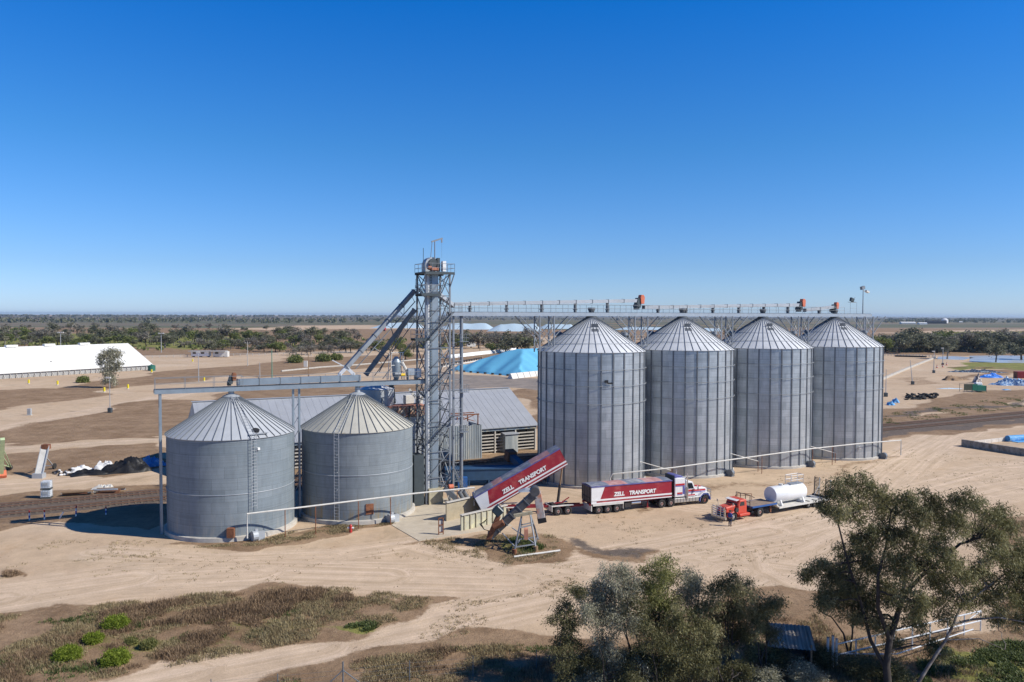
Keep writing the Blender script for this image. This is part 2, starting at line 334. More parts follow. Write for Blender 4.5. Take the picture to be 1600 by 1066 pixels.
def build_ground():
    rows = []
    y = -30.0
    while y < 48: rows.append(y); y += 2.6
    y = 48.0
    while y < 16000: rows.append(y); y *= 1.0068 if y < 2500 else 1.02
    rows = np.array(rows); nc = 620
    t = np.linspace(-1.0, 1.0, nc)
    t = np.sign(t)*(np.abs(t)*.82+np.abs(t)**4*.75)   # spread beyond the view
    X = t[None, :]*(np.maximum(rows, 20)[:, None]+14); Y = np.repeat(rows[:, None], nc, 1)
    P = np.stack([X, Y], -1).reshape(-1, 2)
    N = len(P); att = {}
    for k, polys in Z.items():
        W = np.zeros(N)
        for poly, soft, amt in polys:
            q = np.array(poly); mn = q.min(0)-3*max(soft, .8); mx = q.max(0)+3*max(soft, .8)
            idx = np.where((P[:, 0] > mn[0]) & (P[:, 0] < mx[0]) & (P[:, 1] > mn[1]) & (P[:, 1] < mx[1]))[0]
            if not len(idx): continue
            p = P[idx].copy(); sw = max(soft, .8); k1 = 1/(sw*3.2); k2 = 1/(sw*1.3)
            p[:, 0] += sw*1.1*(np.sin(P[idx, 1]*k1+P[idx, 0]*k1*.6+1.3)+.6*np.sin(P[idx, 0]*k2*1.1-P[idx, 1]*k2*.7))
            p[:, 1] += sw*.9*(np.sin(P[idx, 0]*k1*1.1-.5)+.6*np.sin(P[idx, 1]*k2+P[idx, 0]*k2*.8+2))
            if k == 'dark' and soft < 1: p = P[idx]
            ins = np.zeros(len(p), bool); dmin = np.full(len(p), 1e9)
            for i in range(len(q)):
                a, b = q[i], q[(i+1) % len(q)]; e = b-a; w_ = p-a
                tt = np.clip((w_@e)/(e@e), 0, 1); d = np.hypot(*(w_-tt[:, None]*e).T); dmin = np.minimum(dmin, d)
                c = ((a[1] > p[:, 1]) != (b[1] > p[:, 1]))
                with np.errstate(divide='ignore', invalid='ignore'):
                    xi = (b[0]-a[0])*(p[:, 1]-a[1])/(b[1]-a[1])+a[0]
                ins ^= c & (p[:, 0] < xi)
            sdv = np.where(ins, dmin, -dmin); W[idx] = np.maximum(W[idx], np.clip(.5+sdv/(2*soft), 0, 1)*amt)
        att[k] = W
    TRKW = np.zeros(N); U = np.zeros(N); V = np.zeros(N)
    for pl, hw in TRW:
        q = np.array(pl); acc = 0.
        for i in range(len(q)-1):
            a, b = q[i], q[i+1]; e = b-a; L = np.hypot(*e); w_ = P-a
            tt = np.clip((w_@e)/(L*L), 0, 1); r = w_-tt[:, None]*e; d = np.hypot(r[:, 0], r[:, 1])
            al = (w_@e)/L; over = np.zeros(N)
            if i == 0: over = np.maximum(over, -al)
            if i == len(q)-2: over = np.maximum(over, al-L)
            wt = np.clip(1.6-d/hw, 0, 1)*np.clip(1-over/2.5, 0, 1); m = wt > TRKW
            sgn = np.sign(e[0]*r[:, 1]-e[1]*r[:, 0])
            TRKW[m] = wt[m]; U[m] = (d*sgn)[m]; V[m] = (acc+tt*L)[m]; acc += L
    att['trk'] = TRKW; att['trku'] = U; att['trkv'] = V
    # gentle relief only where scrub hides it
    rng = np.random.RandomState(3)
    Zc = np.zeros(N)
    me = bpy.data.meshes.new('ground'); nr = len(rows)
    co_ = np.zeros((N, 3), np.float32); co_[:, :2] = P; co_[:, 2] = Zc
    me.vertices.add(N); me.vertices.foreach_set('co', co_.ravel())
    i = np.arange((nr-1))[:, None]*nc+np.arange(nc-1)[None, :]; i = i.ravel()
    F = np.stack([i, i+1, i+nc+1, i+nc], 1).astype(np.int32); nf = len(F)
    me.loops.add(nf*4); me.loops.foreach_set('vertex_index', F.ravel())
    me.polygons.add(nf); me.polygons.foreach_set('loop_start', np.arange(0, nf*4, 4, dtype=np.int32))
    me.update(calc_edges=True)
    for k, v in att.items():
        a = me.attributes.new(k, 'FLOAT', 'POINT'); a.data.foreach_set('value', v.astype(np.float32))
    o = bpy.data.objects.new('ground', me); COL.objects.link(o); struct(o)
    return o

def ground_mat():
    m = bpy.data.materials.new('ground_soil'); m.use_nodes = True; nt = m.node_tree; L = nt.links.new
    bs = nt.nodes['Principled BSDF']; bs.inputs['Roughness'].default_value = .95; bs.inputs['Specular IOR Level'].default_value = .15
    tc = _n(nt, 'ShaderNodeTexCoord'); ob = tc.outputs['Object']
    def noise(scale, det=8, rough=.65, vec=None, dist=0): 
        n = _n(nt, 'ShaderNodeTexNoise', Scale=scale, Detail=float(det), Roughness=rough, Distortion=float(dist)); L(vec or ob, n.inputs['Vector']); return n.outputs[0]
    def rng_(v, a, b, c=0., d=1.):
        r = _n(nt, 'ShaderNodeMapRange'); r.inputs[1].default_value = a; r.inputs[2].default_value = b; r.inputs[3].default_value = c; r.inputs[4].default_value = d; L(v, r.inputs[0]); return r.outputs[0]
    def attr(k): a = _n(nt, 'ShaderNodeAttribute', attribute_name=k); return a.outputs['Fac']
    def math_(op, a, b):
        n = _n(nt, 'ShaderNodeMath', operation=op)
        for i_, q in enumerate((a, b)):
            if isinstance(q, (int, float)): n.inputs[i_].default_value = q
            else: L(q, n.inputs[i_])
        return n.outputs[0]
    def mix(f, a, b, bt='MIX'):
        n = _n(nt, 'ShaderNodeMix', data_type='RGBA', blend_type=bt)
        if isinstance(f, float): n.inputs[0].default_value = f
        else: L(f, n.inputs[0])
        for i_, q in ((6, a), (7, b)):
            if isinstance(q, tuple): n.inputs[i_].default_value = (*q[:3], 1)
            else: L(q, n.inputs[i_])
        return n.outputs[2]
    big, mid, fine = noise(.02, 6), noise(.16, 10, .7), noise(1.3, 10, .75)
    tiny = noise(7, 6, .7)
    grain = math_('ADD', math_('MULTIPLY', mid, .55), math_('MULTIPLY', fine, .45))
    # sand
    sandc = mix(rng_(big, .35, .65), (.46, .335, .225), (.57, .43, .295))
    sandc = mix(rng_(mid, .42, .62), sandc, (.53, .395, .265))
    sandc = mix(rng_(noise(.06, 8, .7, dist=1.2), .56, .66, 0, .5), sandc, (.46, .30, .165))
    sandc = mix(rng_(noise(.11, 9, .72, dist=.8), .56, .64, 0, .55), sandc, (.36, .27, .175))
    sandc = mix(rng_(noise(.035, 7, .6, dist=.5), .56, .7, 0, .6), sandc, (.62, .50, .37))
    # specks of dead tufts and stones on bare soil
    speck = rng_(noise(1.1, 12, .85, dist=.6), .57, .62, 0, .6)
    patch = rng_(noise(.09, 5), .40, .60, .12, 1.)
    bare = math_('SUBTRACT', 1.0, rng_(attr('trk'), .2, .9))
    sandc = mix(math_('MULTIPLY', math_('MULTIPLY', speck, patch), bare), sandc, (.26, .185, .115))
    # worn tracks: paler, with wheel lines along the run
    cv = _n(nt, 'ShaderNodeCombineXYZ'); L(attr('trku'), cv.inputs[0]); L(math_('MULTIPLY', attr('trkv'), .035), cv.inputs[1])
    ln = noise(1.25, 6, .7, cv.outputs[0], .25)
    tw = rng_(math_('ADD', attr('trk'), math_('MULTIPLY', math_('SUBTRACT', mid, .5), 1.6)), .25, .75)
    sandc = mix(math_('MULTIPLY', tw, .55), sandc, (.62, .48, .35))
    sandc = mix(math_('MULTIPLY', tw, rng_(ln, .47, .62, 0, .65)), sandc, (.43, .315, .205))
    sandc = mix(math_('MULTIPLY', tw, rng_(ln, .47, .36, 0, .6)), sandc, (.70, .54, .405))
    col = sandc
    def layer(col, key, c, width=.07, amp=1.5, src=None):
        wv = math_('ADD', attr(key), math_('MULTIPLY', math_('SUBTRACT', src or grain, .5), amp))
        gate = rng_(attr(key), 0.02, .12)
        return mix(math_('MULTIPLY', rng_(wv, .5-width, .5+width), gate), col, c)
    brown = mix(rng_(mid, .36, .62), (.22, .14, .08), (.345, .235, .145))
    brown = mix(rng_(fine, .5, .7, 0, .75), brown, (.14, .095, .058))
    brown = mix(rng_(noise(.5, 9, .75), .56, .66, 0, .5), brown, (.41, .31, .18))
    col = layer(col, 'brown', brown, .08, 1.6)
    field = mix(rng_(noise(.004, 5), .4, .6), (.15, .13, .095), (.2, .165, .12))
    bands = _n(nt, 'ShaderNodeMapping'); bands.inputs['Scale'].default_value = (.0004, .005, 1); L(ob, bands.inputs[0])
    bn = noise(1., 4, .5, bands.outputs[0])
    field = mix(rng_(bn, .42, .5), field, (.12, .13, .075))
    field = mix(rng_(bn, .56, .6), field, (.28, .2, .14))
    col = layer(col, 'field', field, .1, .6)
    gr = mix(rng_(mid, .4, .65), (.17, .17, .05), (.27, .26, .075))
    col = layer(col, 'green', gr, .1, 1.8)
    dk = mix(rng_(fine, .35, .65), (.10, .08, .068), (.19, .15, .12))
    dk = mix(rng_(tiny, .6, .7, 0, .5), dk, (.36, .30, .25))
    col = layer(col, 'dark', dk, .08, 1.2)
    pv = mix(rng_(mid, .4, .6), (.22, .19, .165), (.30, .25, .21))
    col = layer(col, 'pave', pv, .08, 1.2)
    col = layer(col, 'sand', sandc, .08, .8)
    col = mix(1.0, col, rng_(tiny, .3, .7, .86, 1.14), 'MULTIPLY')
    col = mix(1.0, col, rng_(noise(.45, 9, .75), .3, .7, .86, 1.14), 'MULTIPLY')
    L(col, bs.inputs['Base Color'])
    bp = _n(nt, 'ShaderNodeBump', Strength=1.0, Distance=.1)
    rg = math_('ADD', math_('MULTIPLY', fine, .8), math_('MULTIPLY', tiny, .25))
    h = math_('MULTIPLY', rg, math_('ADD', .45, math_('MULTIPLY', attr('brown'), 1.8)))
    h = math_('ADD', h, math_('MULTIPLY', math_('MULTIPLY', ln, tw), .4))
    L(h, bp.inputs['Height']); L(bp.outputs[0], bs.inputs['Normal'])
    return m
gobj = build_ground(); gobj.data.materials.append(ground_mat())
G1, G2 = (.40, .43, .46), (.50, .53, .56)
panel_mat('silo_sheet', (.36, .395, .425), (.47, .50, .53), 2.45, 1.12, stain=(.33, .31, .27), stain_amt=.45, rough=.36, metal=.45, mort=.78, var=.16, aniso=.6)
panel_mat('old_silo_sheet', (.17, .205, .23), (.205, .24, .265), 2.6, 1.25, rough=.7, metal=.05, mort=.74, var=.14, stain=(.34, .32, .27), stain_amt=.4)
panel_mat('stained_silo_sheet', (.185, .215, .235), (.22, .25, .265), 2.6, 1.25, rough=.7, metal=.05, mort=.7, var=.14, stain=(.26, .20, .11), stain_amt=.9)
mat('steel_ring', (.27, .29, .31), .7, 0)
mat('galv', (.42, .445, .47), .55, .25, var=.12, scale=.7)
mat('galv_roof', (.64, .655, .665), .55, .15, var=.12, scale=.5)
mat('old_roof', (.46, .48, .50), .55, .15, var=.1, scale=.6)
mat('weathered_roof', (.50, .48, .41), .6, .15, var=.12, scale=.6, col2=(.36, .27, .15), mix2=.66, scale2=.45, sharp=.06)
mat('galv_dark', (.17, .185, .2), .5, .4)
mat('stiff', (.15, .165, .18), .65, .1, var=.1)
mat('black', (.02, .02, .022), .6)
mat('rubber', (.035, .034, .033), .9, bump=.01)
mat('concrete', (.45, .42, .37), .9, var=.2, scale=1.2, bump=.01)
mat('concrete_y', (.42, .38, .27), .9, var=.25, scale=1.1, col2=(.30, .25, .15), mix2=.6, scale2=1.2)
mat('rust', (.22, .09, .045), .85, var=.4, scale=3)
mat('orange', (.62, .17, .09), .55)
mat('white', (.78, .78, .76), .45, var=.06)
mat('offwhite', (.62, .60, .55), .6, var=.15, col2=(.4, .3, .2), mix2=.66, scale2=1.5)
mat('red', (.48, .035, .035), .4, var=.08)
mat('greensteel', (.03, .11, .09), .5)
mat('yellow', (.75, .5, .03), .5)
mat('blue', (.03, .1, .3), .5)
mat('glass', (.02, .025, .03), .08, 0, spec=.8)
mat('wood', (.26, .17, .1), .85, var=.3, scale=2, stretch=(1, 1, 8))

def roof_cone(Rr, z0, z1, ribs, rt=.55, over=.12, rib=.05, ribw=.06):
    m = MB(); n = ribs*2
    m.lathe([(Rr+over, z0-.04), (Rr+over, z0), (rt, z1)], n)
    for i in range(ribs):
        a = 2*math.pi*i/ribs; c, s = math.cos(a), math.sin(a)
        m.beam((c*(Rr+over+.03), s*(Rr+over+.03), z0+rib*.5), (c*rt, s*rt, z1+rib*.5), ribw, rib*2, up=(0, 0, 1))
    m.nlathe = 2*n; return m
def rib_dark(o, k, mt='stiff'):  # dark rib colour stands in for the shaded sides of the ribs
    o.data.materials.append(MATS[mt])
    for p in o.data.polygons:
        if p.index >= k: p.material_index = 1
    return o
def ladder(m, p0, p1, wdir, w=.45, step=.35, r=.03):
    p0, p1, wd = Vector(p0), Vector(p1), Vector(wdir).normalized()*w/2
    m.tube(p0-wd, p1-wd, r, 5); m.tube(p0+wd, p1+wd, r, 5)
    n = int((p1-p0).length/step)
    for i in range(1, n): q = p0+(p1-p0)*i/n; m.tube(q-wd, q+wd, r*.7, 4)

# ---- tall silos
TU = Vector((14.92, 7.45, 0)); TUn = TU.normalized(); T0 = Vector((11.65, 116.9, 0)); TA = math.atan2(TU.y, TU.x)
TR_, TE, TT = 7.78, 18.85, 23.8
def camdir(c): return math.atan2(-c.y, -c.x)
def make_tall():
    root = thing('grain_silo', 'x', 'silo', T0)
    MB().lathe([(TR_, .35), (TR_, TE)], 112).build('wall', 'silo_sheet', root, smooth=30)
    MB().lathe([(TR_+.28, 0), (TR_+.28, .3), (TR_-.05, .42)], 56).build('plinth', 'concrete', root, smooth=30)
    rib_dark(roof_cone(TR_, TE, TT, 44, .55, .16, .045, .05).build('roof', 'galv_roof', root), 176)
    m = MB(); m.torus(TR_*.55+.12, .035, TE+(TT-TE)*.48, 60, 5); m.torus(TR_*.80+.1, .03, TE+(TT-TE)*.24, 60, 5); m.build('roof_ring', 'galv', root)
    m = MB(); m.lathe([(.85, TT-.3), (.85, TT-.05), (.55, TT+.12), (.3, TT+.15), (.3, TT+.55)], 20, cap=True); m.build('cap', 'galv_dark', root, smooth=30)
    MB().torus(TR_+.1, .05, TE-.02, 112, 5).build('eave_ring', 'galv', root)
    for z in (16.45, 14.2, 11.75):
        MB().torus(TR_+.2, .04, z, 96, 6).build('wind_ring', 'steel_ring', root)
    first = None
    for i in range(28):
        a = 2*math.pi*(i+.35)/28
        if first is None:
            m = MB(); m.box((TR_+.055, 0, (TE+.35)/2), (.12, .17, TE-.4))
            first = m.build('stiffener', 'stiff', root); first.rotation_euler.z = a
        else:
            c = first.copy(); COL.objects.link(c); c.parent = root; c.rotation_euler.z = a
    for da in (-1.62, 1.45):
        a = camdir(T0)+da; q = .62; c, s = math.cos(a), math.sin(a); z = TE+(TT-TE)*(1-q*TR_/TR_)
        m = MB(); m.lathe([(.36, -.2), (.36, .28)], 14, (c*TR_*q, s*TR_*q, z+.1)); m.lathe([(.58, .25), (.5, .62), (.2, .75)], 14, (c*TR_*q, s*TR_*q, z+.1), cap=True)
        m.build('roof_vent', 'galv_dark', root, smooth=35)
    a = camdir(T0)+.16; c, s = math.cos(a), math.sin(a); q = .43
    m = MB(); p = Vector((c*TR_*q, s*TR_*q, TE+(TT-TE)*(1-q)+.1)); m.box(p, (.75, 1.0, .3), a, R(30)); m.box(p+Vector((c*-.5, s*-.5, .55)), (.08, 1.0, .9), a, R(8))
    m.build('roof_hatch', 'galv_dark', root)
    a = camdir(T0)+.9; c, s = math.cos(a), math.sin(a)
    m = MB(); p = Vector((c*(TR_+.8), s*(TR_+.8), .5)); m.tube(p-Vector((-s, c, 0))*.3, p+Vector((-s, c, 0))*.3, .55, 16); m.box(p-Vector((c, s, 0))*.6+Vector((0, 0, .1)), (1.2, .5, .55), a); m.box(p+Vector((-s, c, 0))*.65, (.4, .5, .4), a); m.box(p-Vector((0, 0, .42)), (.9, .9, .16), a)
    m.build('aeration_fan', 'galv_dark', root)
    return root
s1 = make_tall()
lab = ['tall corrugated steel silo nearest the elevator tower, behind the tipped red trailer',
       'tall corrugated steel silo second from the elevator tower, behind the white truck',
       'tall corrugated steel silo third from the elevator tower, above the white tank',
       'tall corrugated steel silo farthest from the elevator tower, with a small square plate']
s1['label'] = lab[0]; s1['group'] = 'four tall steel silos in a row'
TS = [s1]
for k in (1, 2, 3): TS.append(dup(s1, T0+TU*k, 0, label=lab[k]))
# one small marking on the nearest, plate on the farthest
m = MB(); a = camdir(T0)+.27; c, s = math.cos(a), math.sin(a)
m.box((c*(TR_+.12), s*(TR_+.12), 14.9), (.1, .5, .35), a); m.box((c*(TR_+.2)-s*.5, s*(TR_+.2)+c*.5, 14.65), (.1, .8, .2), a); m.build('inspection_port', 'black', TS[0])
a = camdir(T0+TU*3)-.62; c, s = math.cos(a), math.sin(a)
m = MB(); m.box((c*(TR_+.22), s*(TR_+.22), 6.6), (.08, .9, .9), a); m.build('plate', 'offwhite', TS[3])
m = MB(); m.lathe([(.28, 0), (.0, .02)], 14); 
a = camdir(T0+TU*3)+.55; c, s = math.cos(a), math.sin(a)
m = MB(); m.box((c*(TR_+.2), s*(TR_+.2), 2.2), (.06, .5, .5), a); m.build('small_plate', 'offwhite', TS[3])

# ---- the two squat silos
L1 = Vector((-31.8, 90, 0)); L2 = Vector((-18.8, 96.8, 0)); LUn = (L2-L1).normalized(); LA = math.atan2(LUn.y, LUn.x)
def squat(c0, Rr, ze, zt, sheet, roofm, label, ladder_da, ribs, rings):
    root = thing('grain_silo', label, 'silo', c0, 0, 'two squat grey silos')
    MB().lathe([(Rr, .4), (Rr, ze)], 96).build('wall', sheet, root, smooth=30)
    MB().lathe([(Rr+.35, 0), (Rr+.32, .42), (Rr-.05, .5)], 64).build('plinth', 'concrete', root, smooth=30)
    rib_dark(roof_cone(Rr, ze, zt, ribs, .7, .14, .05, .055).build('roof', roofm, root), ribs*4)
    m = MB(); m.lathe([(.95, zt-.18), (.95, zt-.02), (.5, zt+.2), (.33, zt+.2), (.33, zt+.75)], 18, cap=True); m.build('cap', 'galv', root, smooth=30)
    MB().torus(Rr+.06, .05, ze-.04, 96, 5).build('eave_ring', 'galv', root)
    for z in rings: MB().torus(Rr+.03, .03, z, 96, 5).build('band', 'galv', root)
    a = camdir(c0)+ladder_da; c, s = math.cos(a), math.sin(a)
    m = MB(); q = Rr+.32; ladder(m, (c*q, s*q, 3.2 if Rr > 6.7 else .6), (c*q, s*q, ze+.5), (-s, c, 0), .55)
    for zz in (4, 6, 8, 9.8):
        if zz < ze: m.tube((c*Rr, s*Rr, zz), (c*q, s*q, zz), .03, 4)
    m.build('ladder', 'galv', root)
    m = MB(); ladder(m, (c*(Rr+.1), s*(Rr+.1), ze+.15), (c*.9, s*.9, zt+.1), (-s, c, 0), .6, .5, .025); m.build('roof_ladder', 'galv', root)
    return root
sq1 = squat(L1, 6.84, 10.75, 14.75, 'old_silo_sheet', 'old_roof', 'squat grey silo with a clean grey roof, nearest the corner post', .32, 46, (4.9,))
sq2 = squat(L2, 6.63, 10.5, 14.35, 'stained_silo_sheet', 'weathered_roof', 'squat silo with a yellowed roof and rusty streaks, next to the elevator tower', -.35, 42, (5.6,))
a = camdir(L1)+.43; c, s = math.cos(a), math.sin(a)
m = MB(); m.tube((c*5.9, s*5.9, 11.3), (c*5.9+.1*c, s*5.9+.1*s, 11.55), .38, 16); m.build('roof_hatch', 'black', sq1)
m = MB(); m.box((c*6.5, s*6.5, 11.15), (.5, 2.2, .05), a); m.build('hatch_step', 'galv', sq1)
a = camdir(L1)-.02; c, s = math.cos(a), math.sin(a)
m = MB(); m.box((c*7.25, s*7.25, 1.0), (.5, .75, 1.0), a-.3); m.build('outlet_door', 'rust', sq1)
a = camdir(L1)+.4; c, s = math.cos(a), math.sin(a)
m = MB(); m.box((c*6.95, s*6.95, 9.6), (.25, .25, .25), a); m.build('lamp', 'white', sq1)
for root, Rr, c0, das in ((sq1, 6.84, L1, (.3,)), (sq2, 6.63, L2, (.52,))):
    for da in das:
        a = camdir(c0)+da; c, s = math.cos(a), math.sin(a); p = Vector((c*(Rr+.95), s*(Rr+.95), .5)); t = Vector((-s, c, 0))
        m = MB(); m.tube(p-t*.35, p+t*.2, .55, 14); m.box(p-Vector((c, s, 0))*.55, (.9, .5, .5), a); m.box(p+t*.6-Vector((0, 0, .05)), (.45, .7, .9), a); m.box(p+t*.1+Vector((0, 0, .55)), (.3, .3, .35), a)
        m.build('aeration_fan', 'galv', root)
m = MB(); a = camdir(L2)+.2; c, s = math.cos(a), math.sin(a); m.box((c*6.66, s*6.66, 1.7), (.12, .9, 1.2), a); m.build('inspection_hatch', 'rust', sq2)

# small hopper bin behind
hb = thing('hopper_bin', 'small galvanised hopper bin behind the yellowed squat silo roof', 'hopper bin', (-18.0, 105.2, 0))
MB().lathe([(.5, 2.5), (2.35, 6), (2.35, 14.2)], 32).build('body', 'galv', hb, smooth=30)
MB().lathe([(2.45, 14.2), (.4, 14.75), (.4, 15.0)], 32, cap=True).build('roof', 'galv_roof', hb, smooth=30)
for i in range(6):
    a = i*math.pi/3; m = MB(); m.box((math.cos(a)*2.4, math.sin(a)*2.4, 6.6), (.14, .14, 13.2), a); m.build('leg', 'stiff', hb)
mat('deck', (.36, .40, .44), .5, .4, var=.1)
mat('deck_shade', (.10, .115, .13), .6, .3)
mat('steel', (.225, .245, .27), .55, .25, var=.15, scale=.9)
mat('steel_blue', (.27, .32, .36), .45, .4, var=.12, scale=.9)
mat('greydark', (.07, .085, .09), .55, .3)
def handrail(m, a, b, h=1.1, step=2.0, r=.022, mid=True):
    a, b = Vector(a), Vector(b); n = max(1, round((b-a).length/step))
    for i in range(n+1): p = a+(b-a)*i/n; m.tube(p, p+Vector((0, 0, h)), r*1.1, 5)
    m.tube(a+Vector((0, 0, h)), b+Vector((0, 0, h)), r*1.2, 5)
    if mid: m.tube(a+Vector((0, 0, h*.5)), b+Vector((0, 0, h*.5)), r, 5)
def head(root, x, z, s=1.0, mt='orange'):
    m = MB(); m.box((x-.55*s, 0, z-.2*s), (.9*s, .9*s, 1.5*s), 0, R(15)); m.box((x-.9*s, -.1, z-.95*s), (.7*s, .8*s, .7*s)); m.tube((x-.8*s, -.7, z-.7*s), (x-.8*s, .6, z-.7*s), .32*s, 12)
    h = m.build('drive_head', 'greydark', root, bevel=.04)
    m = MB(); m.prism([(-.32*s, -.75*s), (.32*s, -.75*s), (.42*s, .35*s), (.2*s, .72*s), (-.3*s, .72*s), (-.42*s, .3*s)], 'y', -.45*s, .35*s)
    for i, v in enumerate(m.v): m.v[i] = (v[0]+x, v[1]-.15, v[2]+z+.4*s)
    m.build('belt_guard', mt, h, bevel=.03)

# ---- gantry above the tall silos: local x runs along the row, origin under its tower end
gy = thing('conveyor_gantry', 'long steel conveyor gantry running over the four tall silos', 'conveyor', T0, TA)
x0, x1, zt = -22.6, 58.4, 24.35
m = MB()
for y in (-.75, .75): m.box(((x0+x1)/2, y, zt-.25), (x1-x0, .12, .5))
for x in np.arange(x0+.5, x1, 1.5): m.box((x, 0, zt-.3), (.1, 1.4, .14))
m.build('girder', 'deck', gy)
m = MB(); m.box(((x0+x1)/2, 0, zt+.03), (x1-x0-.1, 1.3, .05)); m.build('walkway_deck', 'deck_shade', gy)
for y in (-.76, .76):
    m = MB(); handrail(m, (x0+.2, y, zt+.05), (51.5, y, zt+.05)); m.build('handrail', 'steel', gy)
for n_, (xa, xb, za, zb) in enumerate(((-22.2, 8.3, 25.15, 25.95), (9.3, 41.6, 24.95, 25.6), (42.8, 49.6, 24.7, 25.3))):
    m = MB(); m.hexa([(xa, -.32, za), (xb, -.32, zb), (xa, .32, za), (xb, .32, zb), (xa, -.32, za+.5), (xb, -.32, zb+.5), (xa, .32, za+.5), (xb, .32, zb+.5)])
    h = m.build('conveyor_housing', 'galv', gy)
    m = MB(); k = int((xb-xa)/2.6)
    for i in range(k+1):
        x = xa+(xb-xa)*i/k; z = za+(zb-za)*i/k; m.box((x, 0, z+.25), (.07, .72, .58))
    for i in range(1, k, 2):
        x = xa+(xb-xa)*i/k; z = za+(zb-za)*i/k; m.box((x, 0, (z+zt)/2), (.22, .5, z-zt))
        m.box((x, 0, zt+.45), (.6, .3, .12))
    m.split('flange', 'stiff', h, 8)
for x, z, s in ((8.75, 26.05, .92), (42.1, 25.85, .9), (50.15, 25.5, .78)): head(gy, x, z, s)
for k in range(4):
    m = MB(); x = 16.67*k; m.lathe([(.3, TT+.3), (.3, zt-.1), (.55, zt+.5), (.55, zt+.75)], 12, (x, 0, 0)); m.build('spout', 'galv_dark', gy)
def trestle(x, wd=1.15):
    m = MB(); r = .07; zb = TE-.3
    xs = [x-wd, x+wd]
    for xx in xs:
        for y in (-.8, .8): m.beam((xx, y, zb+.2), (xx, y, zt-.45), .16, .16)
        for (za, zc) in ((zb+.4, zb+2.5), (zb+2.5, zt-.6)):
            m.beam((xx, -.8, za), (xx, .8, zc), .07); m.beam((xx, .8, za), (xx, -.8, zc), .07)
    m.build('trestle', 'steel', gy)
    m = MB()
    for y in (-.8, .8):
        m.beam((xs[0]+.1, y, zb+2.2), (xs[0]-3.2, y, zt-.45), .11); m.beam((xs[1]-.1, y, zb+2.2), (xs[1]+3.2, y, zt-.45), .11)
        m.beam((xs[0], y, zb+1.6), (xs[1], y, zb+4.0), .07); m.beam((xs[1], y, zb+1.6), (xs[0], y, zb+4.0), .07)
        m.beam((xs[0], y, zb+.9), (xs[1], y, zb+.9), .09)
    m.build('brace', 'steel', gy)
for x in (-7.9, 8.34, 25.0, 41.7, 57.6): trestle(x)
# end lamps and mast
m = MB(); handrail(m, (53, -.7, zt), (54.6, -.7, zt), 2.0, 1.6); m.build('ladder_frame', 'steel', gy)
fl = thing('floodlight', 'small floodlight on a frame near the end of the tall silo gantry', 'floodlight', T0+TUn*54.2+Vector((0, 0, zt+2.05)), TA)
m = MB(); m.box((0, 0, .45), (.75, .4, .6), 0, R(20)); m.box((0, 0, .03), (1.5, .5, .06)); m.build('lamp_housing', 'greydark', fl); m = MB(); m.tube((.2, 0, .3), (.8, 0, .9), .04); m.build('arm', 'steel', fl)
lm = thing('light_mast', 'tall thin light mast standing on the far end of the silo gantry', 'light mast', T0+TUn*57.0+Vector((0, 0, zt+.05)), TA)
MB().tube((0, 0, 0), (0, 0, 4.35), .09, 10, .06).build('mast', 'steel', lm)
m = MB(); m.box((-.15, 0, 4.6), (.75, .5, .55), 0, R(-15)); m.build('lamp_housing', 'steel', lm)
m = MB(); m.box((1.0, 0, 3.95), (.75, .5, .3), 0, R(20)); m.tube((0, 0, 4.1), (.8, 0, 4.0), .04); m.build('lamp_housing', 'offwhite', lm)

# ---- gantry over the squat silos
gl = thing('conveyor_gantry', 'steel conveyor gantry over the two squat silos on two posts', 'conveyor', L1, LA)
a0, a1, zl = -8.0, 24.5, 15.75
m = MB()
for y in (-.65, .65): m.box(((a0+a1)/2, y, zl-.22), (a1-a0, .12, .45))
for x in np.arange(a0+.4, a1, 1.4): m.box((x, 0, zl-.25), (.1, 1.2, .12))
m.build('girder', 'steel_blue', gl)
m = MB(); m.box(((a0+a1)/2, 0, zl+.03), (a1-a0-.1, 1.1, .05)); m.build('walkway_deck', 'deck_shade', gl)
m = MB(); handrail(m, (a0+.1, -.66, zl), (1.2, -.66, zl), 1.25, 2.8); handrail(m, (a0+.1, .66, zl), (1.2, .66, zl), 1.25, 2.8); m.build('handrail', 'steel', gl)
m = MB(); handrail(m, (16.5, -.66, zl), (a1, -.66, zl), 1.1, 1.6); handrail(m, (1.2, .66, zl), (a1, .66, zl), 1.1, 1.9); m.build('handrail', 'steel', gl)
m = MB(); m.hexa([(.6, -.35, zl+.15), (15, -.35, zl+.2), (.6, .35, zl+.15), (15, .35, zl+.2), (.6, -.35, zl+.85), (15, -.35, zl+.9), (.6, .35, zl+.85), (15, .35, zl+.9)]); hh = m.build('conveyor_housing', 'steel_blue', gl)
m = MB()
for i in range(7): m.box((.7+i*2.35, 0, zl+.5), (.08, .78, .8))
m.split('flange', 'stiff', hh, 8)
head(gl, .3, zl+.95, .6, 'rust')
for x in (0, 14.67): m = MB(); m.tube((x, 0, 14.6), (x, 0, zl-.1), .33, 12); m.build('spout', 'steel_blue', gl)
m = MB()
for y in (-.5, .5): m.box((-7.4, y, (zl-.45)/2), (.24, .2, zl-.45))
for z in range(2, 15, 2): m.box((-7.4, 0, z), (.1, .8, .1))
m.build('post', 'steel_blue', gl)
for dx in (-.35, .35):
    m = MB(); m.box((7.26+dx, 0, (zl-.45)/2), (.22, .3, zl-.45)); m.build('post', 'steel_blue', gl)
m = MB()
for z in np.arange(1.5, 14, 1.6): m.beam((7.0, 0, z), (7.5, 0, z+.8), .07); 
m.split('lacing_bar', 'steel', gl, 8)

